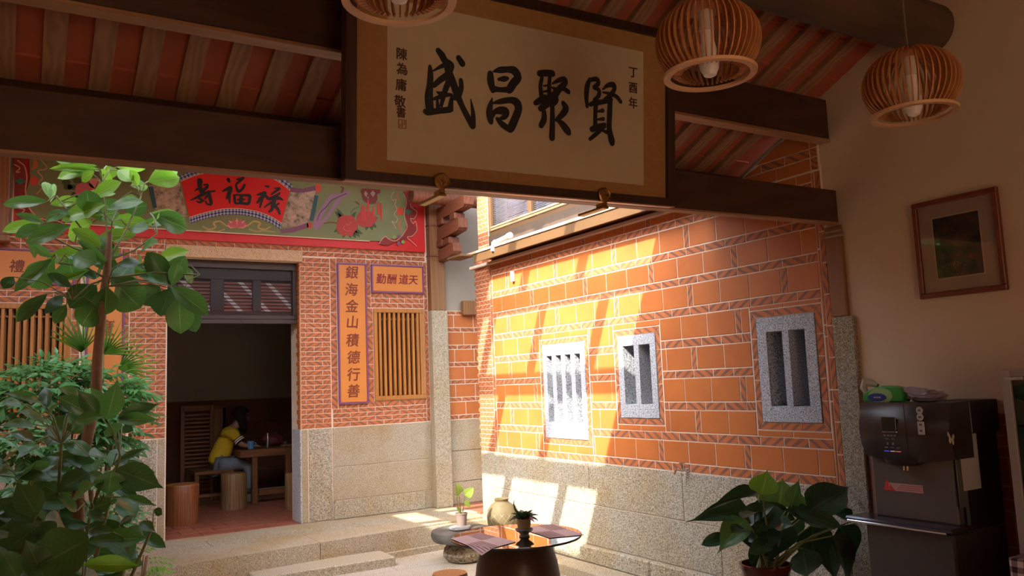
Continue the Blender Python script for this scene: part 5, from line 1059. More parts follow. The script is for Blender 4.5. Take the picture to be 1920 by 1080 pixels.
def plaque_text(ch, u, v, size, m, name, sh=0):
    me = text_mesh(ch, size, .014, sh); me.materials.clear(); me.materials.append(m)
    o = inst(name, me, plaque, P3(u, v, .001)); o.rotation_mode = 'QUATERNION'; o.rotation_quaternion = plq_rot
for ch, (u, v) in zip('陳為庸敬書', [(.0615,.436), (.064,.375), (.060,.309), (.055,.240), (.060,.196)]):
    plaque_text(ch, u, v, .052 if ch != '書' else .045, M_inkr, 'small_character')
for ch, (u, v) in zip('丁酉年', [(1.287,.544), (1.286,.468), (1.286,.392)]):
    plaque_text(ch, u, v, .058, M_inkr, 'small_character')
m_seal = mat('seal_red', (.36,.12,.05), .8)
for (u0, u1, v0, v1) in ((.048,.084,.134,.137), (.048,.084,.168,.171), (.048,.051,.134,.171), (.081,.084,.134,.171), (.055,.078,.150,.153), (.064,.067,.138,.167), (.055,.058,.140,.150), (.073,.077,.155,.165)):
    pbox(mb := M(), u0, u1, v0, v1, -.001, .001); mb.obj('seal_mark', m_seal, plaque)
for i, (u, lab) in enumerate(((.233, 'round brass bracket under the calligraphy board, left one beside the yellow wall opening'), (1.088, 'round brass bracket under the calligraphy board, right one of the pair'))):
    c = PO+PU_*u+PV_*(-.072)+PN_*.02
    h = thing('brass_bracket', 'ornamental round brass bracket under the board, '+('left one of the two' if i == 0 else 'right one of the two'), 'bracket', c, 0, 'brass brackets holding the calligraphy board')
    mb = M(); mb.lathe([(.001,0), (.030,.0), (.036,.006), (.036,.012), (.030,.016), (.026,.013), (.001,.014)], 20)
    o = mb.obj('rosette', M_brass, h, True); o.rotation_euler = (PI/2, 0, 0)
    mb = M()
    for k in range(6):
        a = 2*PI*k/6; mb.lathe([(.001,.0), (.008,.0), (.006,.006), (.001,.007)], 8, (.016*math.cos(a), .016*math.sin(a), .012))
    mb.lathe([(.001,0), (.007,0), (.001,.008)], 8, (0,0,.013))
    o = mb.obj('relief', M_brass, h, True); o.rotation_euler = (PI/2, 0, 0)
    M().cbox(-.012, .012, -.012, .05, -.052, -.034, .003).obj('foot', M_brass, h)
    M().cbox(-.018, .018, -.014, .19, -.064, -.052, .003).obj('base', M_brass, h)

# ---- painted board over the doorway
pb = thing('painted_board', 'long red painted board over the doorway with fan-shaped red centre and flowers', 'sign', (2.04, YB-.02, 3.24))
OB = Vector((2.04, YB-.02, 3.24))
def B3(u, v, d): return Vector((u-OB.x, -.03-.0012*d, v-OB.z))
PAL = dict(red2=(.72,.012,.010), cream=(.72,.60,.42), purple=(.20,.07,.14), red3=(.60,.07,.03), blueg=(.02,.09,.10), pink=(.75,.30,.28), pink2=(.58,.13,.15),
           gold=(.48,.36,.12), lilac=(.30,.17,.27), lilac2=(.12,.055,.11), brown=(.14,.06,.03), dgreen=(.045,.085,.02), red4=(.42,.035,.025), dred=(.16,.015,.012),
           gray=(.32,.26,.22), red5=(.58,.035,.022), bead=(.20,.33,.08), dred2=(.22,.015,.012), peach=(.62,.36,.24), orange=(.50,.15,.05), teal=(.03,.18,.12))
PM = {k: mat('paint_'+k, c, .6) for k, c in PAL.items()}
m_red = mottled('red_board_paint', (.62,.010,.010), (.50,.008,.008), 2, .5, .03)
m_green = mottled('green_field_paint', (.20,.235,.095), (.17,.20,.08), 2, .6, .03)
m_chk = mat('checker_paint', (.02,.035,.16), .6); nn = N(m_chk)
tc = nn.n('ShaderNodeTexCoord'); sp = nn.n('ShaderNodeSeparateXYZ'); nn.l(tc.outputs['UV'], sp.inputs[0])
a_ = nn.math('ADD', nn.math('MULTIPLY', sp.outputs[0], 28), nn.math('MULTIPLY', sp.outputs[1], 1.0))
b_ = nn.math('SUBTRACT', nn.math('MULTIPLY', sp.outputs[0], 28), nn.math('MULTIPLY', sp.outputs[1], 1.0))
ck = nn.math('MODULO', nn.math('ADD', nn.math('FLOOR', a_), nn.math('FLOOR', nn.math('ADD', b_, 60))), 2)
nn.base(nn.mix(ck, (.018,.03,.17), (.38,.42,.52)))
m_land = mat('landscape_paint', (.6,.5,.4), .7); nn = N(m_land); g = nn.n('ShaderNodeNewGeometry').outputs['Position']
nn.base(nn.ramp(nn.noise(g, 16, 6, .7), [(.34, (.09,.08,.06)), (.45, (.34,.27,.20)), (.58, (.52,.40,.30)), (.75, (.48,.42,.34))]))
M().box(-2.11, 2.12, -.012, .02, 0, .85).obj('board', m_red, pb)
fld = [(.055,3.40),(.10,3.37),(.3,3.335),(3.45,3.335),(3.80,3.345),(3.90,3.42),(3.93,3.6),(3.90,3.75),(3.93,4.08),(.04,4.08),(.06,3.75),(.03,3.6)]
M().prism(fld, B3, -14, 0).obj('green_field', m_green, pb)
mb = M(); mb.prism([(.25,3.325),(3.45,3.325),(3.45,3.335),(.25,3.335)], B3, 0, 1.5); mb.obj('field_edge', PM['cream'], pb)
M().box(-2.12, -2.105, -.016, .02, 0, .85).obj('board_edge', PM['cream'], pb)
for nm, c, kind, data, L in BOARD:
    if kind == 'poly':
        mb = M(); mb.prism([tuple(p) for p in data], B3, L-1.2, L)
        mb.obj(nm, m_land if c == 'land' else PM[c], pb)
    elif kind == 'stroke':
        mb = M(); stroke_mesh(mb, data, B3, L, 0, False)
        mb.obj(nm, PM[c], pb, fix=False)
    else:
        A_, B_ = data; n_ = len(A_)
        # resample both arcs and bridge them with a strip whose UV runs along the band
        me = bpy.data.meshes.new(nm); vs = []; uvs = []
        def smp(P, t):
            x = t*(len(P)-1); i = min(int(x), len(P)-2); f = x-i
            return (P[i][0]*(1-f)+P[i+1][0]*f, P[i][1]*(1-f)+P[i+1][1]*f)
        K = 40
        for k in range(K+1):
            t = k/K
            for w_, P in ((0, A_), (1, B_)):
                p = smp(P, t); vs.append(B3(p[0], p[1], L)); uvs.append((t, w_*2))
        me.from_pydata(vs, [], [(2*k, 2*k+2, 2*k+3, 2*k+1) for k in range(K)])
        uv = me.uv_layers.new(name='UVMap')
        for l in me.loops: uv.data[l.index].uv = uvs[l.vertex_index]
        me.materials.append(m_chk)
        inst(nm, me, pb)
for nm, st in (('character_longevity', SHOU), ('character_fortune', FU), ('character_rank', LU)):
    mb = M()
    for i, s_ in enumerate(st): stroke_mesh(mb, [(u, v, r) for u, v, r in s_], lambda u, v, d: B3(u, v, 4+d*1000), .0003*i)
    mb.obj(nm, M_ink, pb, fix=False)

# ---- couplet and name panels
M_pan = mottled('orange_panel_paint', (.66,.25,.050), (.60,.21,.040), 2, .5, .02)
M_pan_edge = mat('purple_edge_paint', (.20,.06,.16), .5)
def panel(x0, x1, z0, z1, label, chars, size, m=M_inkb):
    t = thing('couplet_panel' if z1-z0 > x1-x0 else 'name_panel', label, 'sign', ((x0+x1)/2, YB-.012, z0))
    w, h = (x1-x0)/2, z1-z0
    e = .020
    M().cbox(-w+e, w-e, -.008, .01, e, h-e, .002).obj('panel_face', M_pan, t)
    for a, b, c, d in ((-w, w, 0, e), (-w, w, h-e, h), (-w, -w+e, e, h-e), (w-e, w, e, h-e)):
        M().cbox(a, b, -.014, .012, c, d, .002).obj('panel_border', M_pan_edge, t)
    for ch, x, z in chars:
        me = text_mesh(ch, size, .016, .12); me.materials.clear(); me.materials.append(m)
        inst('character', me, t, (x-(x0+x1)/2, -.010, z-z0), (PI/2, 0, 0))
panel(3.066, 3.414, 1.478, 3.069, 'tall orange couplet panel with seven brown characters right of the doorway',
      [(c, x, z) for c, x, z in zip('銀海金山積德行善', [3.233,3.223,3.226,3.229,3.226,3.235,3.232,3.228], [2.951,2.754,2.565,2.383,2.178,1.986,1.794,1.61])], .155)
S.objects[-1] if False else None
panel(3.472, 4.136, 2.737, 3.069, 'orange name panel with four red characters above the right lattice window',
      [(c, x, 2.892) for c, x in zip('勤酬道天', [3.588,3.721,3.869,3.993])], .125, mat('red_ink', (.22,.01,.012), .6))
panel(.553, .892, 1.478, 3.069, 'tall orange couplet panel behind the tree, left of the doorway',
      [(c, .72, z) for c, z in zip('倫理家風廣行仁義', [2.95,2.755,2.565,2.38,2.32,2.19,1.794,1.61]) if c in '倫廣行'], .155)
panel(-.21, .455, 2.737, 3.069, 'orange name panel above the left lattice window, half behind tree leaves',
      [('禮', -.03, 2.895)], .125)

# ---- pendant lamps of bent slats
M_slat = wood('lamp_slat_wood', (.60,.27,.095), (.48,.20,.065), 8, 2, .5)
M_rim = wood('lamp_rim_wood', (.80,.48,.25), (.72,.41,.20), 6, 0, .5)
M_bulb = mat('bulb_glass', (.90,.86,.80), .3)
def make_lamp():
    t = thing('pendant_lamp', '', 'lamp', (0,0,0))
    prof = []
    for i in range(15):
        a = i/14
        ang = math.radians(-52+a*(52+66))
        prof.append((.172*math.cos(ang)**.9, .118+.135*math.sin(ang)*1.02))
    r0, z0 = .150, 0.0
    M().lathe([(.128,0), (.150,0), (.152,.010), (.130,.010), (.128,0)], 48, caps=False).obj('bottom_ring', M_rim, t, True)
    me = None
    for k in range(44):
        if me is None:
            mb = M(); vs = []; th = .0024
            for (r, z) in prof:
                vs += [(r, -th, z), (r, th, z), (r-.018, th, z), (r-.018, -th, z)]
            fs = []
            for i in range(len(prof)-1):
                for j in range(4):
                    fs.append((4*i+j, 4*i+(j+1) % 4, 4*i+4+(j+1) % 4, 4*i+4+j))
            fs += [(0,1,2,3), (4*len(prof)-1, 4*len(prof)-2, 4*len(prof)-3, 4*len(prof)-4)]
            mb.add(vs, fs); o = mb.obj('slat', M_slat, t); me = o.data
        else: o = inst('slat', me, t)
        o.rotation_euler = (0, 0, 2*PI*k/44)
    M().lathe([(.02,.222), (.075,.232), (.078,.240), (.02,.250), (.02,.222)], 32, caps=False).obj('top_disc', M_slat, t, True)
    sk_ = M().lathe([(.020,.15), (.024,.155), (.024,.235), (.018,.24)], 16).obj('socket', mat('socket_white', (.62,.55,.47), .5), t, True)
    M().lathe([(.002,-.006), (.020,.002), (.031,.025), (.034,.050), (.028,.085), (.022,.12), (.022,.152)], 20).obj('bulb', M_bulb, sk_, True)
    M().tube([(0,0,.245), (0,0,1.6)], .0035, 6).obj('cord', mat('grey_cord', (.16,.11,.08), .6), t)
    return t
lamp0 = make_lamp()
LS = [((.835, 1.885, 2.645), 'slatted wooden pendant lamp cut by top edge, in front of the board left end', 1.0),
      ((1.925, 1.86, 2.615), 'slatted wooden globe pendant lamp at upper right corner of the calligraphy board', 1.0),
      ((2.83, 1.73, 2.568), 'slatted wooden pendant lamp hanging before the cream wall, rightmost', 1.0)]
for i, (p, lb_, sc_) in enumerate(LS):
    o = lamp0 if i == 0 else copy_tree(lamp0)
    o.location = p; o['label'] = lb_; o['category'] = 'lamp'; o['group'] = 'slatted pendant lamps under the hall roof'

# ---- framed picture
pic = thing('framed_picture', 'small dark framed print in wide pale mount hanging crooked-looking on the cream wall', 'picture', (4.30, 2.46, 2.012))
pic['label'] = 'small framed dark print with pink mount on the cream wall'
M_pframe = wood('picture_frame_wood', (.22,.045,.020), (.15,.03,.014), 8, 1, .35)
hw, hh = .235, .536
for a, b, c, d in ((-hw, hw, 0, .028), (-hw, hw, hh-.028, hh), (-hw, -hw+.028, .028, hh-.028), (hw-.028, hw, .028, hh-.028)):
    M().cbox(-.012, .018, a, b, c, d, .004).obj('frame', M_pframe, pic)
M().box(.004, .015, -hw+.02, hw-.02, .02, hh-.02).obj('mount', mottled('picture_mount', (.50,.34,.24), (.46,.38,.26), 5, .7), pic)
for a, b, c, d in ((-.132, .132, .095, .102), (-.132, .132, .432, .439), (-.132, -.126, .102, .432), (.126, .132, .102, .432)):
    M().box(.001, .006, a, b, c, d).obj('mount_bevel', mat('mount_bevel', (.62,.48,.36), .6), pic)
m_print = mat('dark_print', (.05,.04,.035), .4); nn = N(m_print); g = nn.n('ShaderNodeNewGeometry').outputs['Position']
nn.base(nn.ramp(nn.noise(g, 9, 4, .55), [(.40, (.018,.017,.014)), (.55, (.05,.035,.028)), (.66, (.13,.055,.035)), (.78, (.26,.22,.20))]))
M().box(.002, .005, -.126, .126, .102, .432).obj('print', m_print, pic)
mb = M()
r5 = random.Random(5)
for k in range(26):
    y = .02+r5.gauss(0, .035); z = .165+r5.gauss(0, .022)
    mb.lathe([(.0001,0), (.006,0), (.004,.003), (.0001,.004)], 6, (0,0,0))
    for i in range(len(mb.v)-24, len(mb.v)):
        x_, y_, z_ = mb.v[i]; mb.v[i] = (.003-z_*.3, y+y_, z+x_)
mb.obj('printed_blossoms', mat('pale_blossom', (.30,.25,.27), .6), pic)
M().box(-.0005, .0, -hw+.026, hw-.026, .026, hh-.026).obj('glazing', thin_glass('picture_glass', (.95,.95,.95), .0, .35), pic)

# ---- tap on the wall
tap = thing('wall_tap', 'small chrome water tap sticking out where tiles meet the granite dado', 'tap', (4.30, 4.66, .945))
M().tube([(0,0,0), (-.05,0,0)], .011, 12).obj('body', M_chrome, tap, True)
M().tube([(-.03,0,0), (-.045,0,.004), (-.075,.006,.012), (-.105,.01,.004), (-.112,.012,-.028)], [.011,.010,.009,.009,.010], 12).obj('spout', M_chrome, tap, True)
M().tube([(-.045,0,.0), (-.045,0,.045)], .008, 10).obj('valve_stem', M_chrome, tap, True)
M().tube([(-.045,-.028,.05), (-.045,.028,.05)], .007, 8).obj('cross_handle', M_chrome, tap, True)
M().tube([(-.072,0,.05), (-.018,0,.05)], .007, 8).obj('cross_handle', M_chrome, tap, True)
mb = M(); mb.lathe([(.004,0), (.024,0), (.022,.006), (.004,.007)], 16)
o = mb.obj('wall_flange', M_chrome, tap, True); o.rotation_euler = (0, -PI/2, 0)

# ---- water dispenser
M_disp = mat('dispenser_shell', (.045,.032,.030), .28)
M_disp2 = mottled('brushed_panel', (.085,.075,.072), (.075,.065,.062), 6, .35, .02)
M_disp3 = mat('dispenser_side', (.022,.015,.013), .45)
wd = thing('water_dispenser', 'tall dark water dispenser with curved glossy head, standing by cream wall', 'dispenser', (4.08, 2.60, PZ))
Y0, Y1 = -.253, .245
M().cbox(-.24, .22, Y0+.01, Y1-.01, 0, .60, .01).obj('lower_cabinet', M_disp2, wd)
M().cbox(-.28, -.10, Y0-.005, Y1+.085, .605, .628, .008).obj('drip_tray', mat('tray_metal', (.10,.10,.13), .12, .6), wd)
M().cbox(-.285, -.275, Y0+.02, Y1+.07, .600, .612, .003).obj('tray_trim', M_chrome, wd)
M().cbox(-.155, -.10, Y0+.03, Y1-.02, .628, .98, .006).obj('back_panel', mottled('grey_panel', (.13,.12,.115), (.11,.10,.098), 4, .3, .02), wd)
M().cbox(-.10, .22, Y0+.01, Y1-.01, .60, 1.21, .01).obj('upper_body', M_disp3, wd)
# curved head
mb = M(); K = 12; secs = []
for i in range(K+1):
    t = i/K; z = .945+t*.275
    bul = .035*math.sin(PI*min(1, t*1.05))+.0
    secs.append((-.205-bul, z))
vs = []
for (x, z) in secs:
    for j in range(9):
        s2 = j/8; y = Y0+(Y1-Y0)*s2
        vs.append((x+.030*(2*s2-1)**2, y, z+(-.025*math.sin(PI*s2) if z < .95 else 0)))
for (x, z) in secs:
    for y in (Y0, Y1): vs.append((-.02, y, z))
fs = [(i*9+j, i*9+j+1, i*9+9+j+1, i*9+9+j) for i in range(K) for j in range(8)]
o_ = (K+1)*9
for i in range(K):
    fs.append((i*9, i*9+9, o_+2*i+2, o_+2*i)); fs.append((i*9+8, o_+2*i+1, o_+2*i+3, i*9+17))
fs.append(tuple(range(K*9, K*9+9))+(o_+2*K+1, o_+2*K)); fs.append(tuple(range(8, -1, -1))+(o_, o_+1))
mb.add(vs, fs); mb.obj('head', M_disp, wd, True, ang=50)
M().lathe([(.075,0), (.095,.012), (.10,.03)], 24, (-.165, .02, .905)).obj('spout_housing', M_disp3, wd, True)
for y in (.012, .030): M().tube([(-.165, y, .91), (-.17, y, .875)], .005, 8).obj('nozzle', M_chrome, wd, True)
M().cbox(-.02, .235, Y0-.002, -.05, 1.06, 1.222, .004).obj('rear_hood', M_disp3, wd)
xf = -.243
def on_head(y0, y1, z0, z1, nm, m, x=xf, th=.004): return M().cbox(x-th, x, y0, y1, z0, z1, .0015).obj(nm, m, wd)
on_head(-.045, -.042, .93, 1.215, 'seam', M_black, -.236)
on_head(.005, .085, 1.085, 1.15, 'display', mat('lcd', (.030,.035,.032), .15), -.2405)
on_head(.003, .087, 1.072, 1.077, 'display_trim', M_chrome, -.240)
m_lg = mat('panel_grey', (.20,.19,.20), .4)
for y, z in ((.028, 1.115), (.05, 1.115)):
    for a, b, c, d in ((0,.003,0,.028), (.011,.014,0,.028), (0,.014,0,.003), (0,.014,.0125,.0155), (0,.014,.025,.028)):
        on_head(y+a, y+b, z-.014+c, z-.014+d, 'digit_segment', mat('lcd_dark', (.008,.010,.009), .3), -.2425, .002) if (a, b) != (0, .014) or True else None
for k in range(4): on_head(.012+.019*k, .024+.019*k, 1.052, 1.060, 'icon', m_lg, -.2395, .002)
for k in range(2): on_head(.022+.034*k, .040+.034*k, 1.037, 1.041, 'icon', m_lg, -.239, .002)
for k in range(2): on_head(.030+.030*k, .038+.030*k, 1.008, 1.020, 'icon', m_lg, -.2375, .002)
for y, c_ in ((.075, (.10,.10,1)), (.042, (.5,.42,.35)), (.010, (.9,.12,.12))):
    m_ = mat('led', c_, .4); b_ = m_.node_tree.nodes['Principled BSDF']; b_.inputs['Emission Color'].default_value = (*c_, 1); b_.inputs['Emission Strength'].default_value = .5
    on_head(y-.014, y+.014, .974, .978, 'status_light', m_, -.2325, .002)
    on_head(y-.009, y+.009, .992, .997, 'icon', m_lg, -.235, .002)
m_stk = mat('round_sticker', (.50,.49,.48), .4)
for y, z, h in ((-.128, 1.185, .018), (-.128, 1.152, .018)):
    mb = M(); mb.lathe([(.0001,0), (h,0), (h,.002), (.0001,.0025)], 20); o = mb.obj('round_sticker', m_stk, wd); o.location = (-.238, y, z); o.rotation_euler = (0, -PI/2, 0)
M().cbox(-.241, -.236, -.146, -.110, 1.065, 1.13, .003).obj('oval_sticker', m_stk, wd)
mg = mat('sticker_print', (.10,.12,.11), .5)
for y, z in ((-.128, 1.185), (-.128, 1.152), (-.128, 1.115), (-.128, 1.085)): M().cbox(-.2435, -.2405, y-.007, y+.007, z-.005, z+.005, .001).obj('sticker_icon', mg, wd)
# warning label
M().box(-.1585, -.1555, -.055, .155, .765, .805).obj('warning_label', mat('label_pink', (.52,.30,.30), .5), wd)
mb = M(); mb.prism([(.10, .765), (.165, .765), (.145, .822)], lambda u, v, d: (-.1565+d, u, v), -.003, 0); mb.obj('warning_triangle', mat('label_red', (.60,.05,.05), .5), wd)
M().box(-.1605, -.159, .129, .133, .782, .805).obj('exclamation', m_stk, wd); M().box(-.1605, -.159, .129, .133, .773, .778).obj('exclamation', m_stk, wd)
for k in range(3): M().box(-.1592, -.1583, -.048, .09-.01*k, .774+.010*k, .777+.010*k).obj('label_text_line', mat('label_text', (.40,.08,.08), .5), wd)
# papers and butterfly stuck on its near side
yf = Y0+.008
pp = M(); pp.cbox(-.04, .115, -.003, 0, 0, .285, .001)
po = pp.obj('paper_sheet', mat('pale_paper', (.45,.42,.40), .7)); po.location = (3.985, 2.60+Y0+.005, 1.032); tag(po, 'blank pale paper sheet taped on the near side of the dispenser', 'paper')
pp = M(); pp.cbox(-.03, .045, -.002, 0, 0, .235, .001); pp.obj('sheet', mat('grey_sleeve', (.13,.12,.13), .3))
po = bpy.data.objects['sheet']; po.name = 'plastic_sleeve'; po.location = (3.94, 2.60+Y0+.009, .955); tag(po, 'grey clear sleeve half hidden under the pale sheet on the dispenser side', 'sleeve')
bf = thing('butterfly_sticker', 'cream butterfly sticker on the dark side of the dispenser', 'sticker', (3.875, 2.60+Y0-.004, 1.285))
m_bf = mat('butterfly_cream', (.55,.52,.38), .6)
for s2 in (-1, 1):
    mb = M(); mb.prism([(0,0),(s2*.012,.024),(s2*.024,.032),(s2*.027,.016),(s2*.016,.004),(s2*.020,-.010),(s2*.014,-.024),(s2*.006,-.018)], lambda u, v, d: (u*1.05, d, v+u*-.3), 0, .0015)
    mb.obj('wing', m_bf, bf)
# things on top
gb = thing('wet_wipes_pack', 'bright green soft pack with blue oval label on top of the dispenser', 'pack', (3.99, 2.745, 1.462))
mb = M(); prof = [(-.125,.012),(-.12,.035),(-.10,.055),(-.06,.072),(0,.085),(.05,.083),(.09,.074),(.112,.05),(.12,.022),(.11,.0),(-.115,.0)]
mb.prism(prof, lambda u, v, d: (d, -u, v), -.04, .04); o = mb.obj('pack', mat('green_film', (.035,.36,.07), .3), gb)
md = o.modifiers.new('b', 'BEVEL'); md.width = .015; md.segments = 3
mb = M(); mb.prism([(-.01+.07*math.cos(a), .032+.042*math.sin(a)) for a in [2*PI*k/24 for k in range(24)]], lambda u, v, d: (d, -u, v), -.043, -.039); mb.obj('pale_swirl', mat('pale_green', (.30,.55,.22), .4), gb)
mb = M(); mb.prism([(-.03+.055*math.cos(a), .024+.022*math.sin(a)) for a in [2*PI*k/24 for k in range(24)]], lambda u, v, d: (d, -u, v), -.046, -.042); mb.obj('blue_label', mat('blue_label', (.015,.05,.30), .4), gb)
me = text_mesh('清風', .026, .02); me.materials.clear(); me.materials.append(m_stk)
mb = M(); mb.tube([(-.02,.10,.03), (-.02,.125,.075), (-.01,.115,.105), (.0,.08,.10), (.0,.05,.085)], [.01,.02,.028,.02,.012], 7); mb.obj('clear_film', mat('cloudy_film', (.45,.45,.40), .2), gb, True)
for k in range(3): M().box(-.0475, -.0455, .008+.014*k, .018+.014*k, .020, .028).obj('label_print', m_stk, gb)
cb_ = thing('crumpled_bag', 'crumpled mauve plastic bag beside the green pack', 'bag', (4.00, 2.53, 1.462))
bm = bmesh.new(); bmesh.ops.create_icosphere(bm, subdivisions=3, radius=1)
for v in bm.verts:
    n_ = Vector(v.co); k_ = 1+.22*math.sin(n_.x*7+n_.y*5)*math.cos(n_.z*8+n_.y*3)
    v.co = Vector((n_.x*.045*k_, n_.y*.105*k_, .028+n_.z*.030*k_))
mb = M(); mb.bm(bm); mb.obj('bag_body', mottled('mauve_film', (.22,.16,.18), (.32,.28,.34), 12, .3), cb_, False)
mb = M(); mb.prism([(.03,.035), (.09,.05), (.10,.075), (.05,.078), (-.02,.068), (-.03,.045)], lambda u, v, d: (d, u, v), -.04, -.02); mb.obj('bag_flap', mat('lilac_film', (.34,.33,.42), .3), cb_)

# ---- display cabinet at the right edge
fr = thing('display_cabinet', 'pale framed glass-door display cabinet cut off by the right edge', 'cabinet', (4.14, 1.80, PZ))
m_cab = mat('cabinet_frame', (.34,.30,.27), .5)
yc0, yc1 = -.45, .345
M().cbox(-.13, .17, yc0, yc0+.02, 0, 1.368, .003).obj('side_panel', m_cab, fr)
M().cbox(-.13, .17, yc1-.02, yc1, 0, 1.368, .003).obj('side_panel', m_cab, fr)
M().cbox(-.14, .17, yc0, yc1, 1.35, 1.37, .003).obj('top_panel', m_cab, fr)
M().cbox(-.14, .17, yc0, yc1, 0, .50, .003).obj('base_panel', m_cab, fr)
M().box(.15, .17, yc0, yc1, .5, 1.35).obj('back_panel', mat('cabinet_inside', (.16,.20,.23), .6), fr)
M().cbox(-.145, -.12, yc1-.042, yc1, .50, 1.37, .004).obj('door_stile', m_cab, fr)
M().cbox(-.145, -.12, yc0, yc1-.042, 1.335, 1.37, .004).obj('door_rail', m_cab, fr)
M().cbox(-.145, -.12, yc0, yc1-.042, .50, .59, .004).obj('door_rail', m_cab, fr)
M().cbox(-.150, -.135, yc1-.10, yc1-.02, 1.320, 1.335, .003).obj('hinge', mat('hinge_grey', (.40,.38,.36), .4), fr)
M().box(-.134, -.130, yc0, yc1-.045, .59, 1.335).obj('glass_pane', thin_glass('cabinet_glass', (.62,.70,.74), .03, .45), fr)
for z in (.85, 1.10): M().cbox(-.10, .15, yc0+.02, yc1-.03, z, z+.012, .002).obj('shelf', mat('shelf_grey', (.10,.11,.12), .4), fr)

# ---- counter with gingham cloth at the lower right corner
m_ging = mat('gingham_cloth', (.5,.45,.45), .9); nn = N(m_ging); v_ = nn.n('ShaderNodeNewGeometry').outputs['Position']; sp = nn.n('ShaderNodeSeparateXYZ'); nn.l(v_, sp.inputs[0])
def stripe(o_, f): return nn.math('LESS_THAN', nn.math('FRACT', nn.math('MULTIPLY', o_, f)), .5)
u_ = nn.math('ADD', sp.outputs[0], sp.outputs[1])
sum_ = nn.math('MULTIPLY', nn.math('ADD', stripe(u_, 22), stripe(sp.outputs[2], 22)), .5)
nn.base(nn.ramp(sum_, [(.0, (.62,.58,.58)), (.5, (.24,.19,.20)), (1.0, (.045,.025,.03))]))
ct = thing('side_table', 'table under a brown and white gingham cloth in the lower right corner', 'table', (3.60, 1.45, PZ))
M().cbox(-.19, .19, -.36, .40, .60, .63, .004).obj('tabletop', M_furn, ct)
for a in (-.15, .15):
    for b in (-.32, .36): M().cbox(a-.02, a+.02, b-.02, b+.02, 0, .60, .004).obj('leg', M_furn_v, ct)
mb = M(); K = 48; per = []
x0, x1, y0, y1 = -.20, .20, -.37, .41
for k in range(K):
    t = k/K*4; s_i = int(t); f = t-s_i
    p = [(x0+(x1-x0)*f, y0), (x1, y0+(y1-y0)*f), (x1-(x1-x0)*f, y1), (x0, y1-(y1-y0)*f)][s_i]
    per.append(p)
vs = [(x, y, .636) for x, y in per]
for lvl, (z, ex) in enumerate(((.632, .006), (.45, .014), (.22, .022))):
    for k, (x, y) in enumerate(per):
        w_ = ex+(.010*lvl)*math.sin(k*1.7)
        vs.append((x+math.copysign(w_, x) if abs(x) > .19 else x, y+(w_ if y > .40 else -w_ if y < -.36 else 0), z))
fs = [tuple(range(K))]+[(l*K+k, l*K+(k+1) % K, (l+1)*K+(k+1) % K, (l+1)*K+k) for l in range(3) for k in range(K)]
mb.add(vs, fs); go = mb.obj('gingham_cloth', m_ging); go.location = (3.60, 1.45, PZ); tag(go, 'brown and white gingham cloth draped over the corner table', 'tablecloth')

# ---- glass table on a stoneware drum
CX, CY = 2.68, 4.475
gt = thing('glass_table', 'round glass table on a fat brown stoneware drum in the courtyard', 'table', (CX, CY, 0))
m_pot = mottled('brown_stoneware', (.10,.040,.022), (.075,.030,.018), 5, .32, .08, 60)
M().lathe([(.20,0), (.235,.03), (.262,.15), (.272,.30), (.268,.42), (.25,.54), (.225,.62), (.195,.672), (.15,.68), (.02,.68)], 48).obj('drum_base', m_pot, gt, True)
for k in range(3):
    a = 2*PI*k/3+.4; M().lathe([(.018,0), (.018,.007)], 12, (.14*math.cos(a), .14*math.sin(a), .680)).obj('rubber_pad', M_black, gt)
m_tg = thin_glass('table_glass', (.30,.31,.28), .30)
M().lathe([(.402,.688), (.405,.690), (.405,.698), (.402,.70)], 72).obj('glass_top', m_tg, gt)
M().lathe([(.4055,.688), (.4075,.691), (.4075,.697), (.4055,.70)], 72, caps=False).obj('glass_edge', mat('glass_edge', (.05,.045,.03), .2), gt, True)
# woven placemats
m_mat_ = mottled('woven_mauve', (.50,.32,.30), (.44,.28,.26), 60, .7, .3, 700)
m_mat2 = mat('woven_stripe', (.20,.075,.06), .7)
def placemat(name, label, q, droop):
    t = thing(name, label, 'placemat', (sum(p[0] for p in q)/4, sum(p[1] for p in q)/4, .7025), 0, 'woven placemats on the glass table')
    c = Vector((t.location.x, t.location.y, 0))
    def pos(u, v, dz=0):
        A_, B_, C_, D_ = [Vector((p[0], p[1], 0)) for p in q]
        p = A_*(1-u)*(1-v)+B_*u*(1-v)+C_*u*v+D_*(1-u)*v
        r = math.hypot(p.x-CX, p.y-CY)
        return (p.x-c.x, p.y-c.y, dz-max(0, r-.40)*droop)
    def patch(u0, u1, v0, v1, n=6, dz=.001):
        mb = M(); vs = [pos(u0+(u1-u0)*i/n, v0+(v1-v0)*j/n, dz) for j in range(n+1) for i in range(n+1)]
        vs += [(x, y, z-.0015) for x, y, z in vs]
        k = (n+1)**2
        fs = [(j*(n+1)+i, j*(n+1)+i+1, (j+1)*(n+1)+i+1, (j+1)*(n+1)+i) for j in range(n) for i in range(n)]
        fs += [tuple(k+i for i in f[::-1]) for f in fs]
        mb.add(vs, fs); return mb
    patch(0, 1, 0, 1, 12).obj('mat_body', m_mat_, t, True)
    for (u0, u1, v0, v1) in ((.02, .49, .02, .49), (.51, .98, .51, .98)):
        for k in range(6):
            a = v0+(v1-v0)*(k+.25)/6
            patch(u0, u1, a, a+(v1-v0)/14, 4, .0022).obj('woven_stripe', m_mat2, t)
placemat('placemat', 'mauve woven placemat at the left half of the glass table', [(2.276,4.188),(2.316,4.654),(2.549,4.701),(2.566,4.285)], .25)
placemat('placemat', 'mauve woven placemat at the right side of the glass table', [(2.776,4.246),(2.83,4.69),(3.062,4.631),(2.991,4.182)], .05)
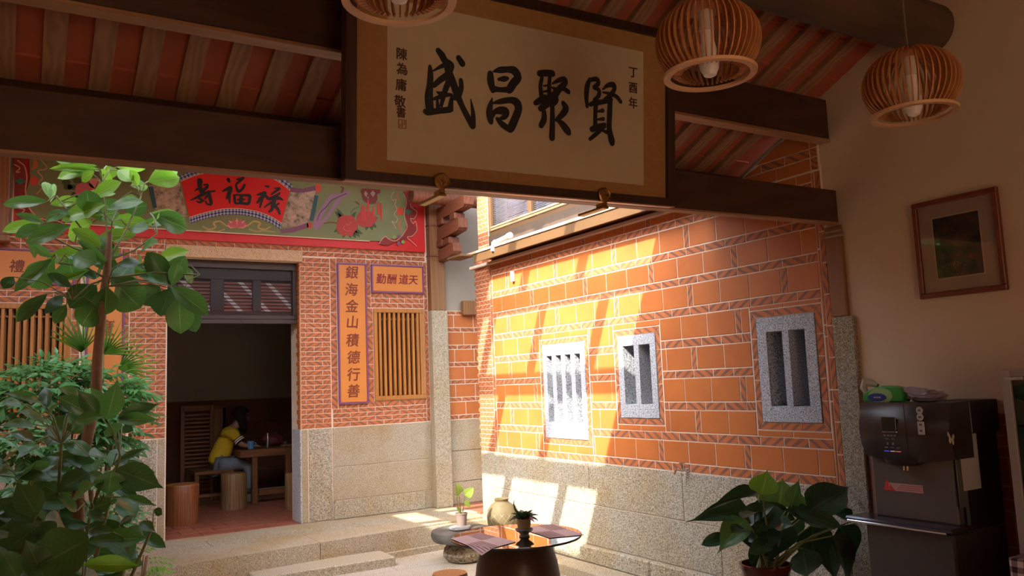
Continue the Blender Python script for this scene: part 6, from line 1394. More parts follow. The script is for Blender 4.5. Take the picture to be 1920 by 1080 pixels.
# dish and plant
dx, dy = 2.695, 4.40
ds = thing('ceramic_dish', 'grey footed ceramic dish in the middle of the glass table', 'dish', (dx, dy, .7005))
M().lathe([(.030,0), (.034,.004), (.026,.012), (.030,.022), (.050,.036), (.058,.046), (.054,.047), (.046,.038), (.02,.034), (.002,.033)], 32).obj('dish', mottled('ash_glaze', (.22,.20,.18), (.14,.13,.12), 20, .35), ds, True)
sp_ = thing('small_potted_succulent', 'small spiky plant in olive pot standing in the grey dish', 'plant', (dx, dy, .736))
M().lathe([(.028,0), (.036,.006), (.042,.040), (.043,.072), (.040,.074), (.037,.066), (.002,.066)], 28).obj('pot', mottled('olive_glaze', (.30,.21,.09), (.24,.17,.07), 12, .35), sp_, True)
um = leaf_mesh('leaf', 1, 1, leaf_mat('succulent_leaf', (.055,.10,.06), (.12,.17,.10), trans=.1), .5, .5, .8, 6)
um2 = leaf_mesh('leaf', 1, 1, leaf_mat('succulent_red_leaf', (.26,.10,.08), (.30,.16,.10), trans=.1), .8, .5, .8, 6)
for k in range(16):
    a = 2.4*k; el = .25+.9*(k/16); L = .108-.025*(k/16)
    d = Vector((math.cos(a)*math.cos(el), math.sin(a)*math.cos(el), math.sin(el)))
    b = Vector((0,0,.066)); place_leaf('leaf', um2 if k < 4 else um, sp_, b, b+d*L, Vector((0,0,1))+d.orthogonal()*.1, 1, .034)
M().tube([(-.01,0,.07), (-.035,.0,.10), (-.06,.0,.135), (-.068,0,.165), (-.066,0,.19)], [.005,.006,.006,.004,.001], 6).obj('curved_shoot', M_leaf_dk, sp_, True)

# ---- wooden stool in the courtyard, only its top in view
ws = thing('wooden_stool', 'round log stool with ringed top at the bottom edge beside the glass table', 'stool', (2.47, 4.99, 0))
m_rings = mat('ring_wood', (.50,.24,.09), .5); nn = N(m_rings); v_ = nn.coord('Object')
sp = nn.n('ShaderNodeVectorMath', operation='LENGTH'); mp = nn.n('ShaderNodeMapping'); mp.inputs['Scale'].default_value = (1,1,0); nn.l(v_, mp.inputs[0]); nn.l(mp.outputs[0], sp.inputs[0])
fr_ = nn.math('SINE', nn.math('ADD', nn.math('MULTIPLY', sp.outputs['Value'], 260), nn.math('MULTIPLY', nn.noise(v_, 9, 2), 5)))
nn.base(nn.mix(nn.math('MULTIPLY_ADD', fr_, .5, .5), (.46,.19,.055), (.33,.12,.03)))
M().lathe([(.115,0), (.122,.02), (.118,.40), (.114,.412)], 40, wob=lambda a, z: .015*math.sin(3*a+1)).obj('trunk', M_bark, ws, True)
M().lathe([(.002,.4125), (.112,.4125), (.112,.4175), (.002,.42)], 40, wob=lambda a, z: .015*math.sin(3*a+1)).obj('seat_face', m_rings, ws, True)

# ---- rough stone table with potted young plant
st_ = thing('stone_table', 'low rough stone table, flat grey slab on a boulder, left of the glass table', 'table', (3.62, 7.05, 0))
m_rock = granite('rough_rock', (.14,.12,.10), (.38,.33,.26), (.60,.54,.44), (.9,.85,.6), 60)
M().lathe([(.10,0), (.17,.01), (.215,.07), (.20,.13), (.15,.175), (.08,.19)], 28, (.05, .0, 0), wob=lambda a, z: .06*math.sin(2*a+1)+.03*math.sin(5*a)).obj('boulder', m_rock, st_, True)
M().lathe([(.20,.185), (.275,.205), (.292,.25), (.285,.288), (.262,.296), (.002,.298)], 32, (.0, .0, 0), wob=lambda a, z: .07*math.sin(2*a+.4)+.03*math.sin(5*a+2)).obj('slab', mottled('dark_slab', (.06,.055,.05), (.14,.125,.105), 9, .7, .5, 40), st_, True)
sl2 = M(); sl2.lathe([(.10,0), (.115,.01), (.11,.022), (.10,.026)], 18, wob=lambda a, z: .12*math.sin(2*a)+.05*math.sin(5*a+1))
so = sl2.obj('flat_stone', mottled('slate', (.24,.24,.24), (.18,.18,.18), 12, .7, .4, 50)); so.location = (3.60, 7.03, .2985); tag(so, 'small flat grey stone lying on the stone table under the flowerpot', 'stone')
pt = thing('potted_seedling', 'young light green plant in a small mauve plastic pot on the stone table', 'plant', (3.63, 7.05, .322))
m_pp = mat('mauve_plastic', (.22,.155,.135), .5)
M().lathe([(.040,0), (.043,.003), (.055,.105), (.059,.107), (.060,.118), (.056,.119), (.053,.105), (.002,.10)], 28).obj('pot', m_pp, pt, True)
ump = leaf_mesh('leaf', 1, 1, M_leaf_pt, .3, .3, .55, 7)
for (sx, sy, sz, tx, tz, w) in ((-.012, 0, .29, -.045, .40, .085), (.03, .01, .27, .135, .34, .075), (.02, 0, .22, .095, .165, .05), (-.03, -.01, .27, -.065, .31, .05), (-.01, .0, .06+.06, -.06, .19, .03)):
    b = Vector((sx*1.6, sy, sz)); t_ = Vector((tx, sy-.03, tz))
    M().tube([(sx*.3, sy*.3, .10), (sx*1.1, sy, (.1+sz)/2), tuple(b)], [.006,.004,.003], 6).obj('stalk', M_stem, pt, True)
    place_leaf('leaf', ump, pt, b, t_, (.2, -1, .4), 1, w*1.3)

# ---- old glazed jar by the wall
m_jar = mottled('olive_jar_glaze', (.155,.115,.055), (.105,.078,.036), 9, .75, .6, 45)
nn = N(m_jar)
jr = thing('ceramic_jar', 'old olive stoneware jar with net crackle by the sunlit wall corner', 'jar', (4.135, 7.16, .08))
M().lathe([(.075,0), (.085,.008), (.115,.09), (.142,.18), (.150,.25), (.140,.32), (.105,.375), (.074,.395), (.066,.405), (.070,.42), (.075,.428), (.070,.432), (.058,.425), (.055,.40), (.05,.36), (.002,.35)], 40).obj('body', m_jar, jr, True)
mb = M()
for s2 in (-1, 1):
    for k in range(12):
        pts = []
        for i in range(14):
            t = i/13; z = .10+.27*t; a = 2*PI*k/12+s2*t*1.6
            r = .1165+(.151-.1165)*math.sin(min(1, t*1.5)*PI/2) if t < .6 else .151-.055*((t-.6)/.4)**1.6
            pts.append((r*math.cos(a), r*math.sin(a), z))
        mb.tube(pts, .0022, 4)
mb.obj('crackle_net', mat('pale_net', (.26,.19,.09), .5), jr)
# small brown pot and a stone beside it
bp = thing('clay_bowl', 'low reddish clay bowl beside the olive jar, behind the glass table', 'bowl', (4.16, 6.78, .08))
M().lathe([(.05,0), (.09,.03), (.115,.09), (.118,.14), (.10,.18), (.085,.19), (.08,.18), (.002,.17)], 28).obj('bowl', mottled('red_clay', (.26,.11,.06), (.20,.08,.05), 10, .6), bp, True)
fs_ = thing('carved_stone', 'small brown carved stone lying right of the jar at the wall foot', 'stone', (4.17, 6.52, .08))
bm = bmesh.new(); bmesh.ops.create_icosphere(bm, subdivisions=3, radius=1)
for v in bm.verts:
    n_ = Vector(v.co); k_ = 1+.14*math.sin(n_.x*5+n_.y*6)*math.cos(n_.z*6)
    v.co = Vector((n_.x*.075*k_, n_.y*.12*k_, .085+n_.z*.09*k_))
mb = M(); mb.bm(bm); mb.obj('stone', m_rock, fs_, True)

# ================================================================ ROOM BEHIND THE DOORWAY
def stump(name, label, x, y, r, h, m, seed):
    t = thing(name, label, 'stool', (x, y, PZ-.003))
    mb = M(); mb.lathe([(r*.97,0), (r,.03), (r*.97,h*.5), (r,h-.012), (r*.96,h-.001)], 32, wob=lambda a, z: .025*math.sin(3*a+seed)+.012*math.sin(7*a+seed*2+z*6))
    mb.obj('trunk', m, t, True)
    M().lathe([(.002,h-.001), (r*.93,h-.001), (r*.93,h+.003), (.002,h+.004)], 32, wob=lambda a, z: .025*math.sin(3*a+seed)).obj('seat_face', m_rings, t, True)
    return t
stump('log_stool', 'barked log stool beside the bench, in front of the seated person', 2.33, 10.62, .155, .43, M_bark, 1)
stump('log_stool', 'reddish polished log stool just inside the left door jamb', 1.60, 9.86, .185, .43, M_bark2, 4)
stump('log_stool', 'log stool half hidden by the right door jamb', 2.93, 10.06, .125, .42, M_bark, 7)
# wooden table
tb = thing('wooden_table', 'heavy dark wooden table inside the room in front of the person', 'table', (3.05, 11.15, PZ))
M().cbox(-.60, 1.0, -.32, .40, .585, .68, .008).obj('tabletop', M_furn, tb)
for a, b in ((-.41, -.28), (.02, -.28), (-.41, .34), (.9, -.28), (.9, .34)): M().cbox(a-.035, a+.035, b-.035, b+.035, 0, .585, .006).obj('leg', M_furn_v, tb)
M().cbox(-.36, .9, -.30, -.26, .10, .17, .004).obj('stretcher', M_furn, tb)
# louvred bench
bn = thing('wooden_bench', 'wooden bench with tall louvred back, under the person in yellow', 'bench', (2.12, 11.35, PZ))
M().cbox(-.18, .30, -.33, .30, .40, .445, .006).obj('seat', M_furn, bn)
for a, b in ((-.15, -.30), (.26, -.30), (.26, .26), (-.15, .26)): M().cbox(a-.025, a+.025, b-.025, b+.025, 0, .40, .004).obj('leg', M_furn_v, bn)
M().cbox(-.14, .25, -.31, -.28, .12, .16, .003).obj('stretcher', M_furn, bn)
for a in (-.22, .15): M().cbox(a-.025, a+.025, .31, .35, 0, 1.27, .004).obj('back_post', M_furn_v, bn)
M().cbox(-.22, .15, .31, .35, 1.19, 1.27, .004).obj('back_rail', M_furn, bn)
me = None
for k in range(20):
    if me is None:
        o = M().cbox(-.195, .125, .318, .342, 0, .026, .003).obj('back_slat', M_furn, bn); me = o.data
    else: o = inst('back_slat', me, bn)
    o.location = (0, 0, .14+k*.052)
M().cbox(.30, .34, .36, .40, 0, 1.22, .004).obj('back_post', M_furn_v, bn)
M().cbox(.18, .34, .36, .39, .5, 1.22, .004).obj('back_board', M_furn_v, bn)
# items on the table
TZ = PZ+.682
mg_ = thing('blue_mug', 'light blue mug by the person\'s hands on the wooden table', 'mug', (2.63, 11.02, TZ))
mblue = mat('blue_mug_glaze', (.10,.30,.52), .3)
M().lathe([(.036,0), (.040,.004), (.042,.10), (.038,.10), (.036,.01), (.002,.008)], 24).obj('cup', mblue, mg_, True)
M().tube([(.040,0,.08), (.065,0,.075), (.068,0,.04), (.041,0,.025)], .006, 8).obj('handle', mblue, mg_, True)
bt = thing('steel_bottle', 'slim steel vacuum bottle standing on the wooden table', 'bottle', (2.86, 11.06, TZ))
M().lathe([(.020,0), (.022,.004), (.022,.15), (.020,.155), (.020,.185), (.012,.19), (.002,.19)], 20).obj('bottle', M_metal, bt, True)
M().lathe([(.0222,.150), (.0222,.156)], 20, caps=False).obj('cap_ring', M_black, bt)
hb = thing('red_handbag', 'dark red soft bag behind the steel bottle on the table', 'bag', (2.98, 11.25, TZ))
bm = bmesh.new(); bmesh.ops.create_icosphere(bm, subdivisions=3, radius=1)
for v in bm.verts:
    n_ = Vector(v.co); k_ = 1+.08*math.sin(n_.x*6+n_.z*5)
    v.co = Vector((n_.x*.15*k_-.03*n_.z, n_.y*.09*k_, .082+(n_.z*.085 if n_.z > -.6 else -.05)*k_+(.0)))
mb = M(); mb.bm(bm); mb.obj('bag_body', mottled('maroon_leather', (.22,.035,.04), (.15,.025,.03), 9, .5), hb, True)
M().tube([(-.07,-.05,.13), (-.05,-.07,.20), (.03,-.07,.20), (.06,-.05,.13)], .006, 8).obj('strap', mat('maroon_strap', (.18,.03,.03), .5), hb, True)
tr_ = thing('wooden_tray', 'small light wooden tray with a white cup near the right door jamb', 'tray', (3.17, 11.12, TZ))
M().cbox(-.11, .11, -.07, .07, 0, .022, .004).obj('tray', mottled('tray_wood', (.40,.20,.09), (.32,.15,.06), 9, .5), tr_)
wc = thing('white_cup', 'tiny white tea cup on the far side of the wooden tray', 'cup', (3.13, 11.24, TZ))
M().lathe([(.014,0), (.018,.004), (.034,.05), (.031,.05), (.016,.008), (.002,.007)], 20).obj('cup', mat('white_china', (.42,.40,.36), .3), wc, True)
# short ceiling fitting seen under the transom
gr = thing('ceiling_grille', 'pale slatted ceiling lamp seen just below the transom at left', 'lamp', (1.62, 9.6, 2.46))
for k in range(16): M().cbox(-.30+.04*k, -.285+.04*k, -.06, .06, .0, .05, .002).obj('slat', mat('grille_wood', (.34,.20,.12), .6) if k == 0 else bpy.data.materials['grille_wood'], gr)
for y in (-.065, .06): M().cbox(-.31, .33, y, y+.008, 0, .05, .002).obj('side_rail', bpy.data.materials['grille_wood'], gr)

# ---- seated person
def skin_obj(name, verts, edges, rad, m, parent, sub=2, root=0):
    me = bpy.data.meshes.new(name); me.from_pydata([tuple(v) for v in verts], edges, []); me.materials.append(m)
    o = bpy.data.objects.new(name, me); COL.objects.link(o); o.parent = parent
    sk = o.modifiers.new('skin', 'SKIN'); sk.use_smooth_shade = True
    sv = me.skin_vertices[0].data if me.skin_vertices else None
    if sv is None:
        bm = bmesh.new(); bm.from_mesh(me); bm.verts.layers.skin.verify(); bm.to_mesh(me); bm.free(); sv = me.skin_vertices[0].data
    for i, r in enumerate(rad):
        sv[i].radius = r if isinstance(r, tuple) else (r, r); sv[i].use_root = (i == root)
    ss = o.modifiers.new('sub', 'SUBSURF'); ss.levels = sub; ss.render_levels = sub
    return o
m_skin = mat('skin', (.42,.22,.14), .55)
m_hair = mat('dark_hair', (.018,.010,.008), .75, spec=.2)
m_shirt = mottled('yellow_shirt', (.72,.46,.015), (.62,.39,.012), 8, .85, .2, 60)
m_jean = mottled('grey_blue_jeans', (.22,.25,.29), (.17,.20,.24), 20, .9, .2, 200)
PX, PY = 2.27, 11.18
pe = thing('person', 'person in yellow short-sleeved shirt and grey-blue trousers leaning over the table', 'person', (PX, PY, PZ))
# local coordinates, +X = facing the table
V = [(0,0,.54), (.04,0,.70), (.10,0,.84), (.155,0,.93), (.20,0,.985), (.245,0,1.03),          # pelvis .. head base
     (.275,0,1.085), (.285,0,1.15),                                                          # head
     (.15,-.155,.885), (.23,-.20,.745), (.37,-.13,.715),                                     # near arm: shoulder, elbow, wrist
     (.15,.155,.885), (.25,.20,.75), (.38,.10,.715),                                         # far arm
     (.02,-.085,.50), (.34,-.095,.47), (.33,-.09,.12), (.02,.085,.50), (.34,.095,.47), (.36,.09,.12)]
Ed = [(0,1),(1,2),(2,3),(3,4),(4,5),(5,6),(6,7),(3,8),(8,9),(9,10),(3,11),(11,12),(12,13),(0,14),(14,15),(15,16),(0,17),(17,18),(18,19)]
Rd = [.10,.075,.075,.075,.05,.058,.082,.075,.055,.038,.026,.055,.038,.026,.085,.065,.04,.085,.065,.04]
skin_obj('body', V, Ed, Rd, m_skin, pe)
# face details
fc = Vector((.285,0,1.10))
M().tube([(.345,-.0,1.095), (.372,0,1.078), (.352,0,1.068)], [.010,.013,.008], 8).obj('nose', m_skin, pe, True)
for s2 in (-1, 1): M().lathe([(.0005,-.006), (.006,-.003), (.007,0), (.006,.004), (.0005,.006)], 10, (.350, s2*.028, 1.108)).obj('eye', mat('eye_dark', (.02,.015,.012), .2), pe, True)
M().tube([(.350,-.02,1.05), (.358,0,1.048), (.350,.02,1.05)], [.004,.006,.004], 6).obj('mouth', mat('lips', (.35,.12,.09), .5), pe, True)
skin_obj('shirt', [(-.06,0,.465), (.0,0,.58), (.05,0,.72), (.10,0,.84), (.15,0,.92), (.18,0,.955), (.15,-.16,.885), (.205,-.20,.80), (.15,.16,.885), (.20,.20,.80)],
         [(0,1),(1,2),(2,3),(3,4),(4,5),(4,6),(6,7),(4,8),(8,9)], [(.16,.18),(.145,.16),(.13,.15),(.13,.15),(.11,.13),(.07,.07),(.078,.078),(.062,.066),(.078,.078),(.062,.066)], m_shirt, pe).modifiers.new('soft', 'SMOOTH').iterations = 14
for k, (c_, t_) in enumerate((((.10,.02,.02), 0), ((.75,.72,.66), .012), ((.08,.02,.02), .024), ((.75,.72,.66), .036), ((.10,.02,.02), .048))):
    a_ = Vector((.188,-.190,.826)); d_ = Vector((.055,-.04,-.08)).normalized()
    M().tube([a_+d_*t_, a_+d_*(t_+.0125)], .069, 18).obj('sleeve_stripe', mat('sleeve_stripe', c_, .8), pe, True)
skin_obj('trousers', [(.0,0,.53), (.02,-.085,.50), (.20,-.095,.505), (.34,-.095,.48), (.345,-.09,.30), (.335,-.09,.14), (.02,.085,.50), (.20,.095,.505), (.34,.095,.48), (.355,.09,.30), (.36,.09,.14)],
         [(0,1),(1,2),(2,3),(3,4),(4,5),(0,6),(6,7),(7,8),(8,9),(9,10)], [.13,.10,.092,.078,.062,.052,.10,.092,.078,.062,.052], m_jean, pe)
wd_head = [o for o in wd.children if o.name.startswith('head')][0]
for o in list(wd.children):
    if o.name.split('.')[0] in ('seam','display','display_trim','digit_segment','icon','status_light','round_sticker','oval_sticker','sticker_icon'): o.parent = wd_head
for y in (-.09, .09):
    mb = M(); mb.prism([(-.07,0), (.17,0), (.185,.02), (.17,.05), (.09,.075), (.03,.10), (-.06,.10), (-.075,.05)], lambda u, v, d: (.33+u, y+d, v+.005), -.042, .042)
    o = mb.obj('shoe', mat('white_shoe', (.34,.31,.30), .5), pe); b = o.modifiers.new('b', 'BEVEL'); b.width = .015; b.segments = 3
bm = bmesh.new(); bmesh.ops.create_icosphere(bm, subdivisions=4, radius=1)
for v in bm.verts:
    x, y, z = v.co
    k = 1+.03*math.sin(14*y+5*x)+.02*math.sin(23*y)
    if z < 0: v.co = (.272+x*.098*k+(-z)*.055, y*.105*k*(1-.25*z*z), 1.135+z*.235-(.02*math.sin(9*y) if z < -.5 else 0))
    else: v.co = (.272+x*.108*k, y*.103*k, 1.135+z*.102*k)
    if z < .25 and x > .35: v.co.x -= (x-.35)*.075          # the hair parts before the face
mb = M(); mb.bm(bm); mb.obj('hair', m_hair, pe, True, ang=0)
# hands: palm and five fingers each
def hand(parent, wrist, dirv, side):
    w = Vector(wrist); d = Vector(dirv).normalized(); up = Vector((0,0,1)); s_ = d.cross(up).normalized()*side
    V = [w, w+d*.045, w+d*.075]; E = [(0,1),(1,2)]; R_ = [(.022,.014),(.032,.013),(.034,.012)]
    for k, (off, L) in enumerate(((-.028,.062), (-.010,.072), (.009,.068), (.027,.052))):
        b = w+d*.080+s_*off; i = len(V)
        V += [b, b+d*L*.5+up*.004, b+d*L*.92-up*.010]; E += [(2,i),(i,i+1),(i+1,i+2)]; R_ += [.0095,.0085,.007]
    i = len(V); b = w+d*.035-s_*.030
    V += [b, b+d*.028-s_*.018, b+d*.052-s_*.016-up*.004]; E += [(1,i),(i,i+1),(i+1,i+2)]; R_ += [.012,.010,.008]
    return skin_obj('hand', V, E, R_, m_skin, parent, 1)
hand(pe, (.37,-.13,.712), (.9,.35,-.05), 1)
hand(pe, (.38,.10,.712), (.95,-.25,-.03), -1)

# ================================================================ PLANTS
def norm_for(base, tip, seed, up=.55):
    r = random.Random(seed)
    view = (Vector((0,0,1.64))-Vector(base)).normalized()
    return view+Vector((r.uniform(-.35,.35), r.uniform(-.35,.35), up+r.uniform(-.2,.35)))
variants = {}
def leaf_variant(m, k, bend, fold, tip, point=0):
    key = (m.name, k, point, tip)
    if key not in variants: variants[key] = leaf_mesh('leaf', 1, 1, m, bend*(.6+.25*k), fold, tip, 9, .04, k, point)
    return variants[key]
def traced(parent, org, data, mats, nodes, bend=.22, fold=.20, tip=1.18, up=.32, petiole=.0026, pm=None, point=0):
    org = Vector(org)
    for i, (bx, by, bz, tx, ty, tz, w) in enumerate(data):
        b, t = Vector((bx,by,bz)), Vector((tx,ty,tz))
        m = mats(i, bz)
        me = leaf_variant(m, i % 3, bend, fold, tip, point)
        t2 = t+Vector((0,0,.03))
        place_leaf('leaf', me, parent, b-org, t2-org, norm_for(b, t, i, up), 1, w*1.22)
        if nodes:
            nd = min(nodes, key=lambda q: (Vector(q)-b).length+(.25 if q[2] > b.z+.05 else 0))
            p = Vector(nd); mid = (p+b)/2+Vector((0,0,.03))
            M().tube([p-org, mid-org, b-org], petiole, 5).obj('petiole', pm or M_stem, parent, True)

T0 = (.27, 4.45, 0)
tree = thing('potted_tree', 'tall thin-trunked tree with big glossy leaves at left front of courtyard', 'tree', T0)
tree['label'] = 'tall slender tree with whorls of big glossy leaves, left foreground'
trunk = [(.255,4.45,0), (.262,4.45,.6), (.266,4.45,1.0), (.262,4.46,1.25), (.290,4.46,1.42), (.335,4.48,1.65), (.335,4.5,1.80), (.352,4.52,2.05), (.375,4.52,2.30), (.385,4.55,2.48)]
M().tube([Vector(p)-Vector(T0) for p in trunk], [.034,.030,.028,.027,.026,.025,.024,.022,.018,.014], 14).obj('trunk', M_trunk, tree, True)
nodes_c = [(.385,4.55,2.30), (.375,4.52,2.20), (.39,4.6,2.45), (.352,4.52,2.12), (.62,4.55,2.40)]
def br(par, org, pts, r, m=M_stem): M().tube([Vector(p)-Vector(org) for p in pts], r, 7).obj('branch', m, par, True)
crown_nodes = []
for tip_ in ((.36,4.72,2.78), (.55,4.72,2.72), (.17,4.72,2.66), (.08,4.70,2.50), (.62,4.62,2.50), (.40,4.6,2.55), (.25,4.62,2.48)):
    br(tree, T0, [(.385,4.54,2.34), ((.385+tip_[0])/2, 4.6, (2.34+tip_[2])/2-.02), tip_], [.007,.005,.004])
    crown_nodes.append(tip_)
for tip_ in ((.80,4.42,2.26), (.16,4.45,2.30), (.22,4.45,2.12)):
    br(tree, T0, [(.372,4.52,2.24), ((.372+tip_[0])/2, 4.46, (2.24+tip_[2])/2+.02), tip_], [.006,.005,.004])
    crown_nodes.append(tip_)
crown_nodes += nodes_c[:2]
def crown_m(i, z): return M_leaf_lt if (z > 2.66 or (z > 2.45 and i % 4 == 1)) else (M_leaf if i % 2 or z > 2.3 else M_leaf_dk)  # higher leaves paler: sun on the crown top painted into leaf colour
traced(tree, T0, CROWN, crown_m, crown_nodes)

T1 = (.05, 4.15, 0)
low = thing('broadleaf_shrub', 'dense shrub of large dark glossy leaves around the tree foot, lower left', 'plant', T1)
ln = [(.18,4.25,1.45), (.42,4.25,1.38), (.05,4.2,1.25), (.30,4.2,1.15), (.55,4.15,1.05), (.45,4.1,.95), (.12,4.1,.95)]
for p in ln: br(low, T1, [(.12,4.2,0), ((.12+p[0])/2, 4.18, p[2]*.5), p], [.014,.011,.006])
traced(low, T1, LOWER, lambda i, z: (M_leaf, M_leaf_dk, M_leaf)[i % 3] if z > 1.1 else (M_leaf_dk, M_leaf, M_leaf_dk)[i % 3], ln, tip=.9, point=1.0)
T2 = (.02, 3.42, 0)
nr = thing('broadleaf_sapling', 'nearest broad-leaved plant with very large dark leaves in bottom left corner', 'plant', T2)
nn_ = [(.10,3.45,.95), (.02,3.5,1.05), (.22,3.4,.88)]
for p in nn_: br(nr, T2, [(.05,3.42,.20), ((.05+p[0])/2, 3.42, p[2]*.6), p], [.012,.010,.006])
traced(nr, T2, NEAR, lambda i, z: M_leaf_lt if i == 7 else M_leaf_dk, nn_, tip=.95, point=.8)

# planter that carries the shrubs: low granite trough
tp = thing('granite_planter', 'low granite trough under the shrubs at the left edge', 'planter', (.1, 3.9, 0))
M().cbox(-.75, .40, -.75, .75, 0, .32, .01).obj('trough', M_granite, tp)
M().box(-.69, .34, -.69, .69, .32, .325).obj('soil', mottled('soil', (.06,.04,.025), (.04,.028,.018), 20, .95, .6), tp)

# bushes of small leaves behind
def bush(name, label, c, rx, ry, zc, rz, n, seed, m, L=.085, W_=.032, nparts=300, stems=7):
    r = random.Random(seed); c = Vector(c)
    t = thing(name, label, 'bush', c)
    for k in range(stems):
        a = r.uniform(0, 2*PI); p = Vector((math.cos(a)*rx*.5, math.sin(a)*ry*.5, zc+rz*.3))
        M().tube([(r.uniform(-.08,.08), r.uniform(-.08,.08), 0), (p.x*.4, p.y*.4, p.z*.5), tuple(p)], [.012,.009,.005], 6).obj('stem', M_trunk, t, True)
    vs = [leaf_mesh('leaf', 1, 1, m, .5, .3, .7, 4, 0, s) for s in range(2)]
    rest = M(); cnt = 0; rest_uv = []
    sprigs = n//9
    for s_ in range(sprigs):
        while True:
            q = Vector((r.uniform(-1,1), r.uniform(-1,1), r.uniform(-1,1)))
            if q.length <= 1: break
        q = q.normalized()*(q.length**.45)
        p = Vector((q.x*rx, q.y*ry, zc+q.z*rz))
        ax = (Vector((q.x, q.y, .15+.3*q.z))+Vector((r.uniform(-.5,.5), r.uniform(-.5,.5), r.uniform(-.2,.2)))).normalized()
        for j in range(9):
            f = j/8; b = p+ax*(f*.16)+Vector((0,0,-.05*f*f))
            side = ax.cross(Vector((0,0,1))).normalized()*(1 if j % 2 else -1)
            if j == 8: side = ax
            d = (side*.8+ax*.5+Vector((0,0,-.45))).normalized()
            tip = b+d*L*r.uniform(.8,1.2)
            nrm = Vector((r.uniform(-.3,.3), -.5+r.uniform(-.3,.3), 1))
            if cnt < nparts and q.y < .35: place_leaf('leaf', vs[j % 2], t, b, tip, nrm, 1, W_*r.uniform(.8,1.2)); cnt += 1
            else:
                x = (tip-b).normalized(); z = (nrm-x*nrm.dot(x)).normalized(); y = z.cross(x); ln_ = (tip-b).length; w = W_/2
                o = rest.add([b, b+x*ln_*.35+y*w, tip-z*ln_*.15, b+x*ln_*.35-y*w, b+x*ln_*.4-z*.004], [(0,4,1), (1,4,2), (2,4,3), (3,4,0)])
    if rest.v: rest.obj('foliage', m, t, fix=False, kind='stuff')
    return t
bush('leafy_bush', 'dense bush of small drooping leaves before the left lattice window', (.22, 7.0, 0), .38, .35, 1.52, .40, 2600, 11, M_leaf_sm)
bush('leafy_bush', 'lighter green small-leaved bush at right of the trunk, before the left couplet panel', (.56, 7.1, 0), .26, .28, 1.52, .34, 1500, 12, M_leaf_sm)
bush('leafy_bush', 'small-leaved bush low behind the broadleaf shrub by the kerb', (.32, 6.7, 0), .38, .30, .75, .45, 1700, 13, M_leaf_sm, .07, .028)
bush('leafy_bush', 'shadowed small-leaved bush at the left picture edge behind shrub', (-.05, 5.6, 0), .42, .40, .95, .55, 1500, 14, M_leaf_sm)
# grassy fan palm behind
fp = thing('fan_palm', 'small fan palm with narrow radiating blades between trunk and doorway bricks', 'palm', (.60, 7.45, 0))
m_palm = leaf_mat('palm_blade', (.20,.42,.09), (.34,.55,.16), trans=.4)
pmesh = leaf_mesh('blade', 1, 1, m_palm, .25, .5, .45, 5)
for ci, (cx_, cz_, az) in enumerate(((-.16, 2.02, 1.7), (.0, 2.00, .8), (.10, 1.88, .35))):
    c_ = Vector((cx_, -.05*ci, cz_))
    M().tube([(0,0,0), (cx_*.5, 0, cz_*.6), tuple(c_)], [.012,.008,.005], 6).obj('stalk', M_stem, fp, True)
    for k in range(1, 12):
        a = az+(k-6)*.17; L = .36*(1-.03*abs(k-6))
        d = Vector((math.cos(a), -.35+.05*k, math.sin(a)))
        place_leaf('blade', pmesh, fp, c_, c_+d.normalized()*L, (.2, -1, .3), 1, .013)
# little weed by the kerb
wv = bush('small_shrub', 'thin low sprig growing beside the kerb under the broadleaf shrub', (.83, 6.9, .0), .10, .10, .42, .12, 120, 15, M_leaf_lt, .05, .018, 60, 3)
wv['category'] = 'shrub'

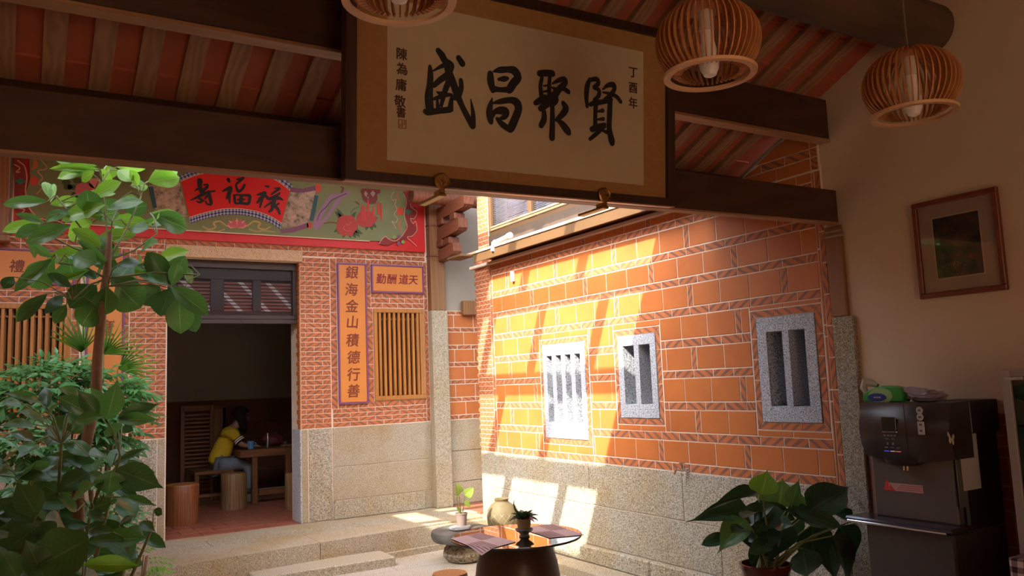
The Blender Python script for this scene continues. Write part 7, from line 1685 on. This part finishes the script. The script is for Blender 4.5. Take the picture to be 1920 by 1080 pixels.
# potted philodendron at right
T3 = (3.62, 3.34, .24)
ph = thing('potted_philodendron', 'potted plant with broad dark arrow-shaped leaves beside the dispenser', 'plant', T3)
mpot = mottled('maroon_glaze', (.10,.018,.014), (.07,.012,.010), 6, .15, .02)
M().lathe([(.07,0), (.085,.01), (.115,.16), (.132,.30), (.142,.318), (.142,.340), (.128,.342), (.122,.31), (.002,.29)], 36).obj('pot', mpot, ph, True)
M().lathe([(.002,.30), (.122,.302)], 24, caps=False).obj('soil', mottled('potting_soil', (.05,.035,.022), (.035,.025,.016), 30, .95, .6), ph)
o3 = Vector(T3)
for i, (bx, by, bz, tx, ty, tz, w) in enumerate(PHILO):
    b, t = Vector((bx,by,bz)), Vector((tx,ty,tz))
    m = M_leaf_lt if i in (0,) else (M_leaf if i in (1, 2, 7) else M_leaf_bl)
    me = leaf_variant(m, i % 3, .25, .25, .60, 1.3)
    sh = Vector((0,0,0))
    if max(b.x, t.x) > 4.2: sh = Vector((-.12,-.10,0))
    b += sh; t += sh
    place_leaf('leaf', me, ph, b-o3, t-o3, norm_for(b, t, 100+i, .25), 1.08, w*1.42)
    a = 2.4*i; s_ = Vector((.05*math.cos(a), .05*math.sin(a), .30))
    e_ = b-o3; mid = (s_+e_)/2+Vector((0,0,.05))
    M().tube([s_, mid, e_], [.007,.0055,.004], 6).obj('stalk', M_stem, ph, True)
# fill-in leaves deeper inside the shrubs
def fill(parent, org, c, rx, ry, rz, n, seed, mats, L=(.16,.24)):
    r = random.Random(seed); org = Vector(org); c = Vector(c)
    for i in range(n):
        while True:
            q = Vector((r.uniform(-1,1), r.uniform(-1,1), r.uniform(-1,1)))
            if .3 < q.length < 1: break
        b = c+Vector((q.x*rx, q.y*ry, q.z*rz)); a = r.uniform(0, 2*PI)
        d = Vector((math.cos(a), math.sin(a)*.7, r.uniform(-.5,.35))).normalized(); l = r.uniform(*L)
        place_leaf('leaf', leaf_variant(mats[i % len(mats)], i % 3, .3, .2, 1.1), parent, b-org, b+d*l-org, norm_for(b, b+d, i+seed, .6), 1, l*r.uniform(.38,.5))
fill(low, T1, (.12,4.35,1.1), .42, .30, .38, 90, 31, [M_leaf, M_leaf_dk])
fill(low, T1, (.10,4.3,.62), .38, .30, .30, 45, 32, [M_leaf_dk, M_leaf])
fill(nr, T2, (-.05,3.6,.95), .22, .2, .22, 16, 33, [M_leaf_dk], (.2,.3))
fill(ph, T3, (3.66,3.36,.80), .26, .2, .16, 16, 35, [M_leaf_bl], (.18,.26))
fill(tree, T0, (.36,4.66,2.48), .38, .22, .22, 26, 34, [M_leaf, M_leaf_lt])
